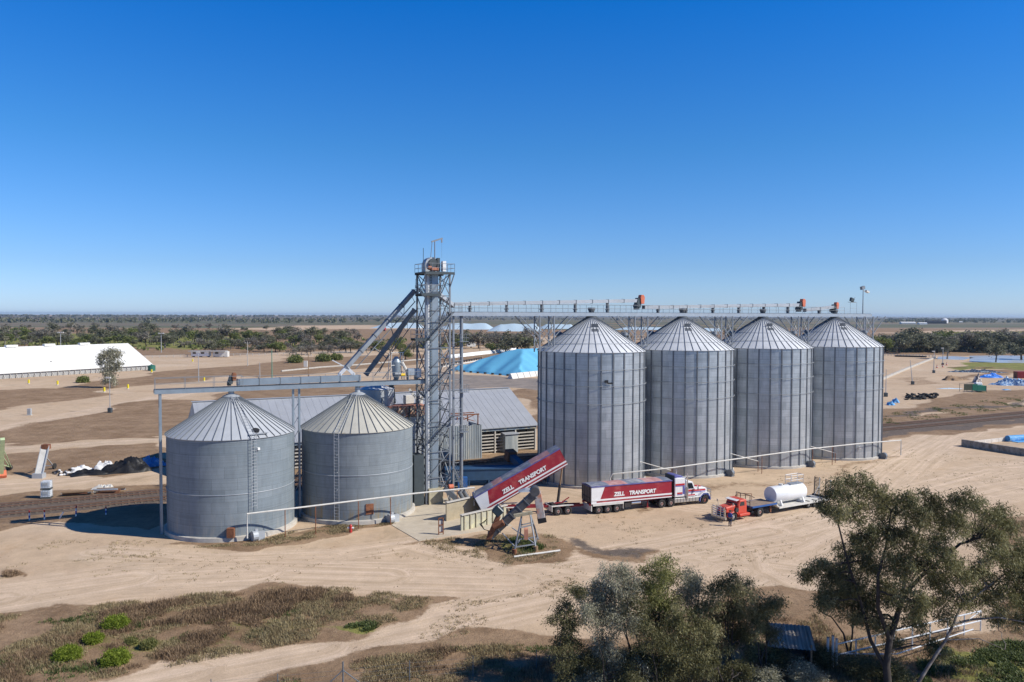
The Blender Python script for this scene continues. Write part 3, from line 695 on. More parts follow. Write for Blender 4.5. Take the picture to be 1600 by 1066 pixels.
# ---- elevator tower
TF = Vector((-10.75, 99.8, 0)); s_ = 3.2
tw = thing('elevator_tower', 'tall lattice steel grain elevator tower between the silo groups', 'tower', TF, LA)
ZT = 29.3
for x in (0, s_):
    for y in (0, s_):
        m = MB(); m.box((x, y, ZT/2), (.2, .2, ZT)); m.build('column', 'steel' if y == 0 else 'stiff', tw)  # rear columns coloured darker to read as shaded
lev = [0, 3.3, 6.6, 9.9, 13.2, 16.5, 19.8, 23.1, 26.4, 29.2]
def br(name, pts, mt='steel', w=.09):
    m = MB()
    for a_, b_ in pts: m.beam(a_, b_, w)
    m.build(name, mt, tw)
for side in range(4):
    P = []
    for i in range(len(lev)-1):
        z0, z1 = lev[i], lev[i+1]
        A = [((0, 0), (s_, 0)), ((s_, 0), (s_, s_)), ((s_, s_), (0, s_)), ((0, s_), (0, 0))][side]
        (xa, ya), (xb, yb) = A if i % 2 == 0 or side == 0 else A[::-1]
        P.append(((xa, ya, z1), (xb, yb, z1)))
        if side == 0:
            P.append(((xa+.1, ya-.1, z0+.1), (xb-.1, yb-.1, z1-.1)))
        else: P.append(((xa, ya, z0), (xb, yb, z1)))
        if side in (1, 3): P.append(((xb, yb, z0), (xa, ya, z1)))
    P = [p for p in P if p]
    br('brace', P, 'steel' if side < 2 else 'stiff')  # shade of the rear and left faces put into a darker colour
P = []
for i in range(len(lev)-1):
    z0, z1 = lev[i], lev[i+1]; zm = (z0+z1)/2
    P += [((0, s_, z0), (s_, s_, z1)), ((s_, s_, zm), (s_, 0, zm)), ((0, 0, zm), (0, s_, zm)), ((0, s_, zm), (s_, s_, zm)), ((s_*.5, 0, z0), (s_*.5, s_, z1)), ((s_, 0, zm), (s_*.55, s_, z1))]
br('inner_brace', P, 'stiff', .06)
for i in range(8):
    m = MB(); z = 2.0+i*3.3; m.box((2.7, 1.6, z), (.9, 2.6, .05)); handrail(m, (2.3, .4, z), (2.3, 2.8, z), 1, .8); m.build('grating', 'stiff', tw)
m = MB(); m.box((1.12, .42, 14.9), (1.12, .62, 29.2)); m.build('elevator_leg', 'steel_blue', tw)
m = MB(); m.box((.28, .42, 14.9), (.5, .5, 29.0)); m.build('return_leg', 'galv_roof', tw)
m = MB()
for z in np.arange(1, 29, 2.35): m.box((1.12, .42, z), (1.24, .74, .12))
m.build('leg_flange', 'stiff', tw)
m = MB(); ladder(m, (.62, -.02, .5), (.62, -.02, 29.0), (1, 0, 0), .26, .34, .03); m.build('cage_ladder', 'greydark', tw)
# stair flights on the face towards the yard, landings at either end
for i in range(8):
    z0, z1 = 1.2+i*3.3, 1.2+(i+1)*3.3; ya = -.75
    m = MB(); a_, b_ = Vector((.1, ya, z0)), Vector((3.3, ya, z1))
    if i == 0: a_, b_ = Vector((5.6, ya, 0)), Vector((3.4, ya, z1))
    if i % 2: a_, b_ = Vector((3.3, s_+.5, z0)), Vector((.1, s_+.5, z1))
    for dy in (-.3, .3): m.beam(a_+Vector((0, dy, 0)), b_+Vector((0, dy, 0)), .04, .13)
    for k in range(13): q = a_+(b_-a_)*(k+.5)/13; m.box(q, (.25, .6, .03))
    for dy in (-.34, .34):
        for h in (.5, 1.0): m.tube(a_+Vector((0, dy, h)), b_+Vector((0, dy, h)), .016, 4)
        for k in range(4): q = a_+(b_-a_)*k/3+Vector((0, dy, 0)); m.tube(q, q+Vector((0, 0, 1)), .02, 4)
    m.build('stair_flight', 'stiff', tw)
    if i in (2, 4, 6):
        m = MB(); m.box((3.9, -.75, z1), (1.1, .8, .06)); handrail(m, (3.4, -1.14, z1), (4.4, -1.14, z1), 1, .6); handrail(m, (4.42, -1.14, z1), (4.42, -.36, z1), 1, .8)
        m.build('landing', 'steel', tw)
for (z, xa, xb, ya, yb) in ((29.3, -.45, 3.5, -.85, 2.8), (26.6, -1.0, 1.6, -1.0, 1.2), (21.0, -1.6, .3, -.4, 1.2)):
    m = MB(); m.box(((xa+xb)/2, (ya+yb)/2, z), (xb-xa, yb-ya, .12)); m.box(((xa+xb)/2, ya, z-.14), (xb-xa, .1, .25)); m.box(((xa+xb)/2, yb, z-.14), (xb-xa, .1, .25)); p = m.build('platform', 'greydark', tw)
    m = MB(); C_ = [(xa, ya), (xb, ya), (xb, yb), (xa, yb)]
    for i in range(4): handrail(m, (*C_[i], z), (*C_[(i+1) % 4], z), 1.1, 1.1, .025)
    m.build('handrail', 'steel', p)
m = MB()   # knee braces under the top platform
for a_, b_ in (((3.2, 0, 27.4), (3.5, -.8, 29.2)), ((0, 0, 27.6), (-.4, -.8, 29.2)), ((3.2, 2.8, 27.2), (3.9, 2.8, 29.2))): m.beam(a_, b_, .1)
m.split('knee_brace', 'steel', tw, 8)
# head
m = MB(); cx, cy = 1.0, 1.0
pts = [(-.95, 0), (.95, 0), (.95, .9)]+[(.95*math.cos(t), .9+.95*math.sin(t)) for t in np.linspace(.2, math.pi-.2, 9)]+[(-.95, .9)]
m.prism(pts, 'y', cy-.6, cy+.6)
for i, v in enumerate(m.v): m.v[i] = (v[0]+cx, v[1], v[2]+29.4)
m.build('elevator_head', 'galv', tw, smooth=40)
m = MB(); m.tube((cx, cy-.9, 30.5), (cx, cy-.6, 30.5), .55, 18); m.box((cx+.7, cy-.8, 30.3), (.35, .3, 1.7)); m.build('pulley_guard', 'greydark', tw)
m = MB(); m.box((cx-.05, cy-1.3, 29.7), (.95, .6, .45)); m.tube((cx-.9, cy-1.3, 29.85), (cx-.4, cy-1.3, 29.85), .22, 12); m.build('drive_motor', mat('dullorange', (.42, .17, .10), .7, var=.3), tw, bevel=.05)
m = MB(); m.box((cx+1.35, cy-1.0, 30.1), (.45, .6, 1.3)); m.build('control_cabinet', 'white', tw)
m = MB(); m.tube((cx+.25, cy-.75, 29.4), (cx+.25, cy-.75, 33.3), .07, 8); m.beam((cx-.2, cy-.75, 33.15), (cx+1.3, cy-.75, 33.65), .14, .2); m.tube((cx-.3, cy-.75, 31.2), (cx-.1, cy-.75, 33.2), .04, 6); m.tube((cx+1.2, cy-.75, 33.5), (cx+1.2, cy-.75, 31.2), .012, 4); m.box((cx+1.2, cy-.75, 33.3), (.15, .15, .4)); m.build('davit_crane', 'steel', tw)
m = MB(); m.tube((-.85, -1.2, 29.3), (-.85, -1.2, 32.2), .035, 6); m.build('antenna', 'greydark', tw)
# chutes
lt = W2L(tw)
def chute(name, a, b, w, mt, n=5, label=None):
    a_, b_ = lt@Vector(a), lt@Vector(b); m = MB(); m.beam(a_, b_, w); o = m.build(name, mt, tw, label=label)
    m = MB(); d = (b_-a_).normalized()
    for i in range(n+1): q = a_+(b_-a_)*i/n; m.beam(q-d*.05, q+d*.05, w+.12)
    m.split('chute_flange', 'stiff', o, 8)
    if n > 2:
        m = MB(); s0, s1 = a_+Vector((.1, -.1, -1.3)), b_+Vector((1.1, -.1, -.2)); m.beam(s0, s1, .09)
        for i in range(9): u = (i+.5)/10; m.beam(a_+(b_-a_)*u, s0+(s1-s0)*(u+(.05 if i % 2 else -.04)), .05)
        m.build('chute_truss', 'stiff', o)
    return a_, b_
e1 = L1+LUn*14.2
chute('grain_chute', (-12.6, 102.6, 27.0), (e1.x-.8, e1.y-.4, 17.6), .5, 'steel')
chute('grain_chute', (-12.5, 102.2, 24.6), at(572, 585, 103), .55, 'galv_dark')
chute('grain_chute', at(684, 459, 102.3), at(707, 477, 106.5), .5, 'galv', 2)
m = MB(); m.M = lt
q = Vector((e1.x-.8, e1.y-.4, 17.6))
for dx, dz in ((-.75, -1.6), (.75, -1.6)):
    m.beam(q, q+Vector((dx, dx*.4, -.8)), .4); m.beam(q+Vector((dx, dx*.4, -.7)), q+Vector((dx, dx*.4, -1.6)), .4)
m.beam(q, q+Vector((-1.6, -.5, .9)), .12)
m.build('diverter', 'galv_roof', tw)
m = MB(); m.M = lt   # stays of the chutes
A, B = Vector((-12.8, 102.3, 24.3)), Vector((-17.0, 104.2, 16.3))
m.beam(A+Vector((0, -.5, 0)), B+Vector((-.3, -.7, .2)), .1); m.beam((-12.4, 101.8, 21), (-16.5, 101.5, 15.8), .1); m.beam((-15.4, 101.3, 22.3), (-15.1, 103.5, 20.4), .1); m.beam((-17.3, 99.6, 19.9), (-16.4, 104, 18.3), .1)
m.build('chute_stay', 'steel', tw)
m = MB(); m.box((1.2, .4, 1.0), (1.9, 1.5, 2.0)); m.build('boot_hopper', 'concrete_y', tw)
m = MB(); m.beam((2.0, -1.2, 2.2), (3.8, -1.9, .3), .8, .6); m.build('inlet_chute', 'galv_dark', tw)
m = MB(); m.tube((2.5, -1.3, 2.3), (3.1, -1.3, 2.3), .3, 12); m.build('boot_motor', 'orange', tw)
for i in range(2):
    m = MB(); p = Vector((4.3+i*.65, -1.2, 0)); m.tube(p+Vector((-.35, 0, 1.5)), p+Vector((.35, 0, .35)), .27, 12); m.tube(p+Vector((.35, 0, .35)), p+Vector((.7, .1, .15)), .2, 10); m.build('dust_fan', 'galv_dark', tw)
m = MB(); m.box((-1.0, .9, 3.2), (1.3, 2.0, 6.4)); m.build('service_cabinet', 'greydark', tw)

# round post and lattice column that carry the long gantry's end
gp = thing('gantry_support', 'round post and ladder frame carrying the gantry end beside the tower', 'support', T0-TUn*21.6, TA)
MB().tube((.8, -.3, 0), (.8, -.3, zt-.5), .24, 14).build('post', 'steel', gp, smooth=40)
m = MB(); m.box((-.35, -.3, (zt-.5)/2), (.22, .22, zt-.5)); m.build('post', 'steel', gp)
m = MB()
for z in np.arange(1.5, 23, 1.25): m.tube((-.35, -.3, z), (.8, -.3, z), .035, 5)
for z in np.arange(1.5, 22, 2.5): m.tube((-.35, -.3, z), (.8, -.3, z+1.25), .03, 5)
m.build('rung', 'steel', gp)
for z in (8.2, 13.6, 20.4):
    m = MB(); m.box((.9, -.7, z), (1.3, .9, .06)); handrail(m, (.3, -1.15, z), (1.55, -1.15, z), 1, .6); handrail(m, (1.55, -1.15, z), (1.55, -.3, z), 1, .8); m.build('landing', 'steel', gp)

# ---- cleaning house between the silos and tower
ch = thing('cleaning_plant', 'grain cleaning plant of grey bins, rusty tank and platforms behind the tower', 'machinery', (-13.6, 105.6, 0), LA)
m = MB(); m.box((-.9, 0, 11.3), (5.2, 2.6, 1.3)); o = m.build('rusty_tank', mat('rusttank', (.52, .42, .32), .8, var=.2, col2=(.30, .12, .06), mix2=.52, scale2=1.6), ch)
m = MB(); m.box((-.9, 0, 12.0), (5.4, 2.8, .1))
for i in range(5): m.box((-3.4+i*1.25, -1.34, 11.3), (.1, .08, 1.3))
m.build('tank_lid', mat('rustlid', (.40, .19, .14), .8, var=.2), o)
m = MB(); m.box((.6, .4, 7.2), (2.8, 2.4, 6.6)); m.build('bin', 'galv', ch)
m = MB(); m.box((-2.4, .4, 7.0), (2.4, 2.4, 7)); m.build('bin', 'stiff', ch)
m = MB(); m.box((.2, .6, 2), (5, 2.4, 3.7)); m.build('lower_bin', 'steel_blue', ch)
m = MB()
for x in (-3.5, -.5, 2.2):
    for y in (-1.4, 1.6): m.box((x, y, 6), (.16, .16, 12))
for z in (3.8, 7.5): m.box((-.6, -1.4, z), (5.8, .12, .16))
m.build('frame', 'greydark', ch)
m = MB(); m.tube((-2.2, 1.4, 12.2), (-2.2, 1.4, 14.4), .75, 16, .55); m.tube((-2.2, 1.4, 14.4), (-1.3, 1.4, 15.4), .3, 10); m.build('cyclone', 'greydark', ch, smooth=35)
m = MB(); m.box((.1, .6, 12.7), (1.2, 1.0, 1.1)); m.box((1.5, .4, 12.6), (.7, 1.0, 1.0)); m.build('sieve_box', 'offwhite', ch, bevel=.03)
m = MB(); m.beam((-.4, -.9, 14.2), (1.0, -1.1, 12.4), .3); m.tube((1.3, -.6, 12.2), (2.4, -.6, 15.2), .16, 8); m.build('duct', 'yellow' if False else 'offwhite', ch)
lz = L1+LUn*19.5
cy = thing('dust_cyclone', 'pale dust cyclone with pipes on the walkway beside the tower', 'cyclone', Vector((lz.x, lz.y+.8, zl+.1)), LA)
m = MB(); m.tube((0, 0, .6), (0, 0, 2.2), .5, 14, .6); m.tube((0, 0, 2.2), (0, 0, 2.9), .6, 14, .2); m.tube((0, 0, 0), (0, 0, .6), .25, 10, .5); m.build('barrel', 'steel_blue', cy, smooth=35)
m = MB()
for dx, dy in ((-.9, -.4), (.9, -.4), (-.9, .5), (.9, .5)): m.tube((dx, dy, 0), (dx*.8, dy, 3.4), .05, 5)
m.tube((-.8, -.4, 3.4), (.8, -.4, 3.4), .05, 5); m.tube((-.8, -.4, 1.8), (.8, -.4, 1.8), .05, 5); m.tube((.6, -.4, 2.2), (1.3, -.3, 1.0), .2, 8)
m.build('frame', 'offwhite', cy)
mb = thing('motor_unit', 'grey box, white cabinet and yellow motor on the walkway near the tower', 'machine', L1+LUn*21.6+Vector((0, .2, zl+.1)), LA)
MB().box((0, .1, .95), (1.15, .9, .85)).build('grey_box', 'deck', mb, bevel=.03)
MB().box((.95, .2, .75), (.6, .9, 1.1)).build('white_cabinet', 'white', mb, bevel=.03)
m = MB(); m.tube((-1.5, -.2, .62), (-.95, -.2, .62), .17, 12); m.build('yellow_motor', 'yellow', mb)
m = MB()
for x in (-.5, .5): m.box((x, 0, .27), (.1, .7, .54))
m.tube((-2.3, -.2, .75), (-1.5, -.2, .75), .25, 10)
m.build('base_frame', 'steel', mb)
mat('roof_grey', (.42, .44, .47), .5, .3, var=.08, scale=.35, col2=(.43, .40, .31), mix2=.70, scale2=.16, sharp=.03)
mat('sheet_old', (.36, .40, .42), .55, .35, var=.3, scale=1.2, stretch=(1, 1, .12), col2=(.5, .5, .46), mix2=.55, scale2=1.0)
mat('roof_white', (.74, .73, .69), .6, .0, var=.07, scale=.5, stretch=(1, .08, 1))
mat('wall_grey', (.33, .33, .32), .8, var=.15)
mat('tarp_blue', (.15, .47, .68), .6, var=.05, scale=.2)
mat('tarp_pale', (.46, .58, .66), .6, var=.08, scale=.02)
mat('timber_rail', (.5, .47, .42), .85, var=.15)
mat('steel_rail', (.20, .12, .085), .6, .4)
mat('sleeper', (.15, .12, .09), .95, var=.3)
mat('bluehopper', (.035, .085, .16), .5, .2)

# ---- long shed between the silo groups
SH = Vector((4.3, 141.5, 0)); sh = thing('storage_shed', 'long low farm shed with grey iron roof and railed open front', 'shed', SH, LA)
Ls, Ws, Ze, Zr = 56.0, 11.0, 4.55, 10.0
m = MB()
m.hexa([(-Ls, -.5, Ze-.22), (.35, -.5, Ze-.22), (-Ls, Ws, Zr), (.35, Ws, Zr), (-Ls, -.5, Ze-.1), (.35, -.5, Ze-.1), (-Ls, Ws, Zr+.12), (.35, Ws, Zr+.12)])
m.hexa([(-Ls, Ws, Zr), (.35, Ws, Zr), (-Ls, 2*Ws+.5, Ze-.22), (.35, 2*Ws+.5, Ze-.22), (-Ls, Ws, Zr+.12), (.35, Ws, Zr+.12), (-Ls, 2*Ws+.5, Ze-.1), (.35, 2*Ws+.5, Ze-.1)])
for i in range(int(Ls/1.2)):
    x = -Ls+.6+i*1.2; m.beam((x, -.5, Ze-.08), (x, Ws, Zr+.13), .03, .03)
rf = m.build('roof', 'roof_grey', sh)
m = MB(); m.box((-Ls/2, Ws, Zr+.17), (Ls+.4, .6, .08)); m.build('ridge_cap', 'roof_grey', rf)
m = MB(); m.prism([(0, 0), (2*Ws, 0), (2*Ws, Ze-.2), (Ws, Zr-.05), (0, Ze-.2)], 'x', -.12, 0); m.prism([(0, 0), (2*Ws, 0), (2*Ws, Ze-.2), (Ws, Zr-.05), (0, Ze-.2)], 'x', -Ls, -Ls+.12); m.box((-Ls/2, 2*Ws-.1, Ze/2), (Ls, .12, Ze-.3)); m.build('wall', 'sheet_old', sh)
MB().box((-Ls/2, -.12, Ze-.5), (Ls, .2, .35)).build('eave_beam', mat('beam_blue', (.26, .34, .42), .7, var=.3, col2=(.5, .44, .3), mix2=.56, scale2=1.5), sh)
for i in range(14):
    m = MB(); m.box((-.15-i*4, -.05, (Ze-.6)/2), (.22, .22, Ze-.6)); m.build('post', 'timber_rail', sh)
for i in range(13):
    m = MB()
    for k in range(6): m.box((-2.15-i*4, 0, .45+k*.55), (3.78, .06, .2))
    m.build('rail_panel', 'timber_rail', sh)
MB().box((-Ls/2, 3.0, 1.8), (Ls-.6, .1, 3.4)).build('back_wall', 'galv_dark', sh)
hut = thing('iron_hut', 'small iron clad hut with a sloping lid roof in front of the railed shed', 'hut', g(795, 706), LA)
MB().box((0, 0, 1.6), (2.5, 2.2, 3.2)).build('wall', 'sheet_old', hut)
m = MB(); m.hexa([(-1.45, -1.3, 3.2), (1.45, -1.3, 3.2), (-1.45, 1.3, 3.55), (1.45, 1.3, 3.55), (-1.45, -1.3, 3.3), (1.45, -1.3, 3.3), (-1.45, 1.3, 3.65), (1.45, 1.3, 3.65)]); m.build('roof', 'roof_grey', hut)
# corrugated lean-to
q0 = g(753, 716); an = thing('iron_shelter', 'tall rust-edged corrugated iron shelter wall with a patched roof beside the shed', 'shelter', q0, LA)
m = MB(); nC = 90; P = []; F = []
for i in range(nC+1):
    x = -9.5+9.5*i/nC; y = .05*math.sin(i*1.9); P += [(x, y, 0), (x, y, 5.7+.12*math.sin(i*.35))]
    if i: F.append((2*i-2, 2*i, 2*i+1, 2*i-1))
m.add(P, F); m.build('front_sheet', 'sheet_old', an)
MB().box((-.05, 2.6, 2.8), (.08, 5.2, 5.6)).build('side_sheet', 'sheet_old', an)
m = MB(); m.hexa([(-10, -.1, 6.1), (-2.5, -.1, 6.1), (-10, 6, 7.4), (-2.5, 6, 7.4), (-10, -.1, 6.2), (-2.5, -.1, 6.2), (-10, 6, 7.5), (-2.5, 6, 7.5)]); m.build('roof', 'roof_grey', an)
m = MB()
for x in (-3.9, -.1, -2.0): m.box((x, 1.4, 3.6 if x > -1 else 6.6), (.16, .16, 7.4 if x > -1 else 1.2))
m.box((-2.1, 1.4, 7.25), (4.4, .2, .2)); m.box((-2.1, 3.4, 7.3), (4.4, .2, .16)); m.beam((-3.8, 1.3, 6.1), (-.8, 1.3, 7.2), .12); m.beam((-.8, 1.3, 6.1), (-3.8, 1.3, 7.2), .12); m.build('open_frame', 'rust', an)

# ---- blue tarped grain bunker
A, B = g(699, 579), g(812, 589); dr = Vector((.80, .60, 0)); LN = 118
def tarp_pile(name, label, A, B, dr, LN, H, hip, mt, wr=.35, seed=1, nu=90, nv=70, cat='tarp heap'):
    rng = np.random.RandomState(seed); ctr = (A+B)/2; root = thing(name, label, cat, (ctr.x, ctr.y, 0), 0)
    W = (B-A); P = []; F = []; ph = rng.rand(12)*6.28
    for i in range(nu+1):
        s = (i/nu)**1.6*LN
        for j in range(nv+1):
            v = j/nv; base = A+W*v+dr*s
            hx = min(1, min(s, (LN-s)*1.0)/hip); hv = min(1, min(v, 1-v)*2/.9); h = min(hx, hv)
            # radial folds running down from the ridge
            fold = sum(math.sin((v*W.length*(.35+.13*k)+ph[k])+(s*.12 if hx < hv else 0)) for k in range(5))/5
            fs = sum(math.sin(s*(.5+.21*k)+ph[k+5]) for k in range(5))/5
            z = H*(h**.92)*(1+.0*hx)+wr*(fold if hx <= hv else fs)*min(1, h*6)*(1-h*.75)
            z += .25*math.sin(s*.05+ph[3])
            P.append((base.x-ctr.x, base.y-ctr.y, max(z, .02)+.25*min(1, h*20)))
    n = nv+1
    F = [(i*n+j, (i+1)*n+j, (i+1)*n+j+1, i*n+j+1) for i in range(nu) for j in range(nv)]
    m = MB(); m.add(P, F); m.build('tarpaulin', mt, root, smooth=50)
    return root
bp = tarp_pile('covered_grain_heap', 'big grain heap under a bright blue tarpaulin behind the nearest tall silo', A, B, dr, LN, 9.3, 19, 'tarp_blue', 1.05, 4, 110, 110)
wr = W2L(bp)
m = MB(); nb = 10
for i in range(nb): q = A.lerp(B, (i+.5)/nb); m.M = wr; m.beam(q-(B-A)*.012+Vector((0, -1.0, .4)), q+(B-A)*.012+Vector((0, -1.0, .4)), .6)
m.build('weight_tyres', 'rubber', bp)
for lb, p, q, sg in (('low white bunker wall along the right foot of the blue heap', g(797, 592), g(862, 585), 7), ('long white bunker wall running behind the left of the blue heap', g(700, 560), g(806, 548), 9)):
    t = thing('bunker_wall', lb, 'wall', p, math.atan2(q.y-p.y, q.x-p.x)); Lq = (q-p).length
    for k in range(sg):
        m = MB(); a_ = Lq*k/sg; b_ = a_+Lq/sg-.3; m.prism([(-1.2, 0), (1.2, 0), (.2, 2.0 if sg == 7 else 1.9), (-.2, 2.0 if sg == 7 else 1.9)], 'x', a_, b_); m.build('segment', 'white' if sg == 9 else 'offwhite', t)
for lb, pts in (('long low white wall along the far side of the storage yard', [(440, 581), (500, 575), (560, 571), (640, 564), (700, 559)]),):
    t = thing('bunker_wall', lb, 'wall', g(*pts[0])); 
    for a_, b_ in zip(pts[:-1], pts[1:]):
        m = WB(t); m.beam(g(*a_)+Vector((0, 0, .35)), g(*b_)+Vector((0, 0, .35)), .3, .6); m.build('segment', 'concrete', t)
t = thing('fence', 'dark low fence running up to the left corner of the blue heap', 'fence', g(700, 575))
m = WB(t); q0, q1 = g(690, 574), g(752, 563); n = 16
for i in range(n): q = q0.lerp(q1, i/(n-1)); m.box(q+Vector((0, 0, .8)), (.5, .5, 1.6))
m.beam(q0+Vector((0, 0, 1.3)), q1+Vector((0, 0, 1.3)), .25, .5); m.build('rail', 'black', t)
m = WB(t); m.beam(q0+Vector((0, -1, .25)), q1+Vector((0, -1, .25)), 1, .5); m.build('kerb', 'offwhite', t)

# far pale heaps, each a tapering ridge
def ridge(label, x0, x1, ybase, ytop, dip=0, mt='tarp_pale', e0=.25, e1=.12, name='covered_grain_heap', grp='pale tarpaulin heaps far beyond the tree belt'):
    ytop += 1.3; a, b = g(x0, ybase), g(x1, ybase); D = (a.y+b.y)/2; H = CAMH-D*(ytop-492.3)/FPX; root = thing(name, label, 'tarp heap', ((a.x+b.x)/2, D, 0), 0, grp)
    L = b.x-a.x; m = MB(); n = 24; P = []; F = []; Wd = H*3.4
    for i in range(n+1):
        u = i/n; h = H*min(1, u/e0, (1-u)/e1)*(1+.06*math.sin(u*17+x0)); x = -L/2+L*u
        P += [(x, 0, 0), (x, Wd*.35, h*.75), (x, Wd*.5, h), (x, Wd*.65, h*.75), (x, Wd, 0)]
        if i: o = (i-1)*5; F += [(o+k, o+5+k, o+6+k, o+1+k) for k in range(4)]
    m.add(P, F); m.build('tarpaulin', mt, root, smooth=40)
    return root
ridge('farthest pale grain heap, left of the tower behind the diagonal chutes', 576, 663, 513, 503.8, e0=.3)
ridge('pale blue grain heap just right of the tower beyond the belt of trees', 680, 775, 515, 504.6, e1=.15)
ridge('long pale heap with a dipping top behind the trees left of the silos', 760, 848, 518, 505.4)
ridge('pale heap beyond the lone tall tree left of the silos', 840, 900, 514, 505.5)
ridge('pale heap seen between the first and second tall silo roofs', 960, 1050, 515.5, 509.5)
ridge('pale heap seen between the second and third tall silo roofs', 1080, 1130, 518, 511)
tk = thing('machine', 'small red farm machine in front of the farthest pale heap', 'machine', g(598, 517.5)); m = MB(); m.box((0, 0, 2.2), (9, 4, 3)); m.box((3, 0, 4.2), (3.5, 3, 2.2)); m.build('body', 'red', tk, bevel=.5)
m = MB(); m.tube((-2.5, -2.2, 1), (-2.5, 2.2, 1), 1.2, 10); m.tube((2.5, -2.2, 1), (2.5, 2.2, 1), 1.2, 10); m.build('wheels', 'rubber', tk)

# ---- white shed far left
P0, P1 = g(0, 592.5), g(238, 577.5); wu = (P1-P0).normalized(); wv = Vector((-wu.y, wu.x, 0)); wa = math.atan2(wu.y, wu.x)
ws = thing('white_shed', 'very long white roofed storage shed with low buttressed walls', 'shed', P1, wa)
LL, WW, ZE, ZR = 150, 17.0, 2.0, 11.0
m = MB()
m.hexa([(-LL, -.6, ZE-.1), (0, -.6, ZE-.1), (-LL, WW, ZR-.15), (0, WW, ZR-.15), (-LL, -.6, ZE+.15), (0, -.6, ZE+.15), (-LL, WW, ZR), (0, WW, ZR)])
m.hexa([(-LL, WW, ZR-.15), (0, WW, ZR-.15), (-LL, 2*WW+.6, ZE-.1), (0, 2*WW+.6, ZE-.1), (-LL, WW, ZR), (0, WW, ZR), (-LL, 2*WW+.6, ZE+.15), (0, 2*WW+.6, ZE+.15)])
r_ = m.build('roof', 'roof_white', ws)
for i in range(5):
    m = MB(); m.box((-12-i*14.5-8, WW, ZR+.35), (4.2, 1.8, .8)); m.build('ridge_vent', 'roof_white', r_)
for i, (x, y) in enumerate(((-66, 9), (-79, 4.5), (-40, 6))):
    m = MB(); m.box((x, y, ZE+(ZR-ZE)*y/WW+.15), (.7, 2.0, .12), 0); m.build('roof_patch', 'wall_grey', r_)
m = MB(); m.box((-LL/2, .2, ZE/2), (LL, .3, ZE)); m.prism([(0, 0), (2*WW, 0), (2*WW, ZE), (WW, ZR-.3), (0, ZE)], 'x', -.3, -.05); m.build('wall', 'wall_grey', ws)
b0 = None
for i in range(60):
    x = -.9-i*2.2
    if b0 is None:
        m = MB(); m.beam((0, -1.5, 0), (0, .1, 1.7), .16, .22); m.beam((0, -.1, 0), (0, .1, 1.7), .16); b0 = m.build('buttress', 'timber_rail', ws); b0.location.x = x
    else: c = b0.copy(); COL.objects.link(c); c.parent = ws; c.location.x = x
gt = thing('green_tank', 'dark green water tank at the end of the white shed', 'tank', g(237, 579.5)); m = MB(); m.lathe([(1.5, 0), (1.5, 2.2), (.2, 2.6)], 24, cap=True); m.build('body', mat('tankgreen', (.03, .14, .10), .5), gt, smooth=40)
m = MB(); m.lathe([(.3, 2.55), (.3, 2.75)], 12, cap=True); m.build('lid', 'black', gt)

# ---- railway
rt = struct(thing('railway_track', 'railway', 'railway', (RA.x, RA.y, 0), R(27.5))); del rt['category']; del rt['label']
m = MB()
for i in range(420):
    for off in (0.0, -4.6): m.box((-58+i*.72*1.0, off, .03), (.24, 2.3, .1), random.uniform(-.03, .03))
m.build('sleepers', 'sleeper', rt)
for off in (0.0, -4.6):
    for k in (-.72, .72): MB().box((90, off+k, .16), (300, .07, .16)).build('rail', 'steel_rail', rt)

# ---- aeration pipe rails
def pipe_rail(label, pts, posts, r=.09, mt='offwhite', group='white pipe rails by the silos'):
    t = thing('pipe_rail', label, 'pipe', (pts[0].x, pts[0].y, 0), 0, group)
    m = WB(t); m.path(pts, r, 8); m.build('pipe', mt, t, smooth=40)
    for p in posts:
        m = WB(t); m.tube((p.x, p.y, 0), p, .05, 6); m.build('post', 'rust', t)
    return t
def on(px, py, Y): return at(px, py, Y)
pa = [on(386, 803, 83), on(470, 793, 85.5), on(560, 782, 88.5), on(650, 771, 91.5), on(741, 762, 94.5)]
pa = [pa[0]+Vector((0, 0, -2.6)), pa[0]]+pa[1:]+[Vector((pa[-1].x, pa[-1].y, 1.2))]
t = pipe_rail('white pipe on thin posts in front of the two squat silos', pa, [pa[2].lerp(pa[1], .3), pa[2].lerp(pa[3], .25), pa[3], pa[4].lerp(pa[3], .45), pa[5].lerp(pa[4], .3)])
pb = [on(957, 741, 108.5), on(1050, 731, 111.5), on(1145, 718, 117.5), on(1270, 701, 125.5), on(1345, 693, 130.5), on(1408, 688, 135)]
pb = [Vector((pb[0].x-.35, pb[0].y, .5)), pb[0]+Vector((-.3, 0, -.5))]+pb+[Vector((pb[-1].x, pb[-1].y, .3))]
t = pipe_rail('long white pipe on thin posts in front of the tall silos', pb, [pb[3], pb[4].lerp(pb[5], .35), pb[5], pb[6].lerp(pb[5], .6)])
for k in (0, 1, 2):
    c = T0+TU*k; p0 = c+Vector((TR_*.93, -TR_*.5, 0)); a_ = at(1010+138*k-(8*k*k), [752, 723, 693.5][k]-1, c.y-1.5)
    t = pipe_rail(['short white pipe between the first and second tall silos', 'short white pipe between the second and third tall silos', 'short white pipe between the third and last tall silos'][k], [Vector((c.x+TR_-1.2, c.y-4.2, 3.2-.1*k)), Vector((c.x+TR_+3.6, c.y-2.4, 1.6))], [Vector((c.x+TR_+3.6, c.y-2.4, 1.6))], .055)
t = pipe_rail('long white pipe lying on the ground beside the auger frame', [g(803, 872)+Vector((0, 0, .12)), g(875, 862)+Vector((0, 0, .12))], [], .1)

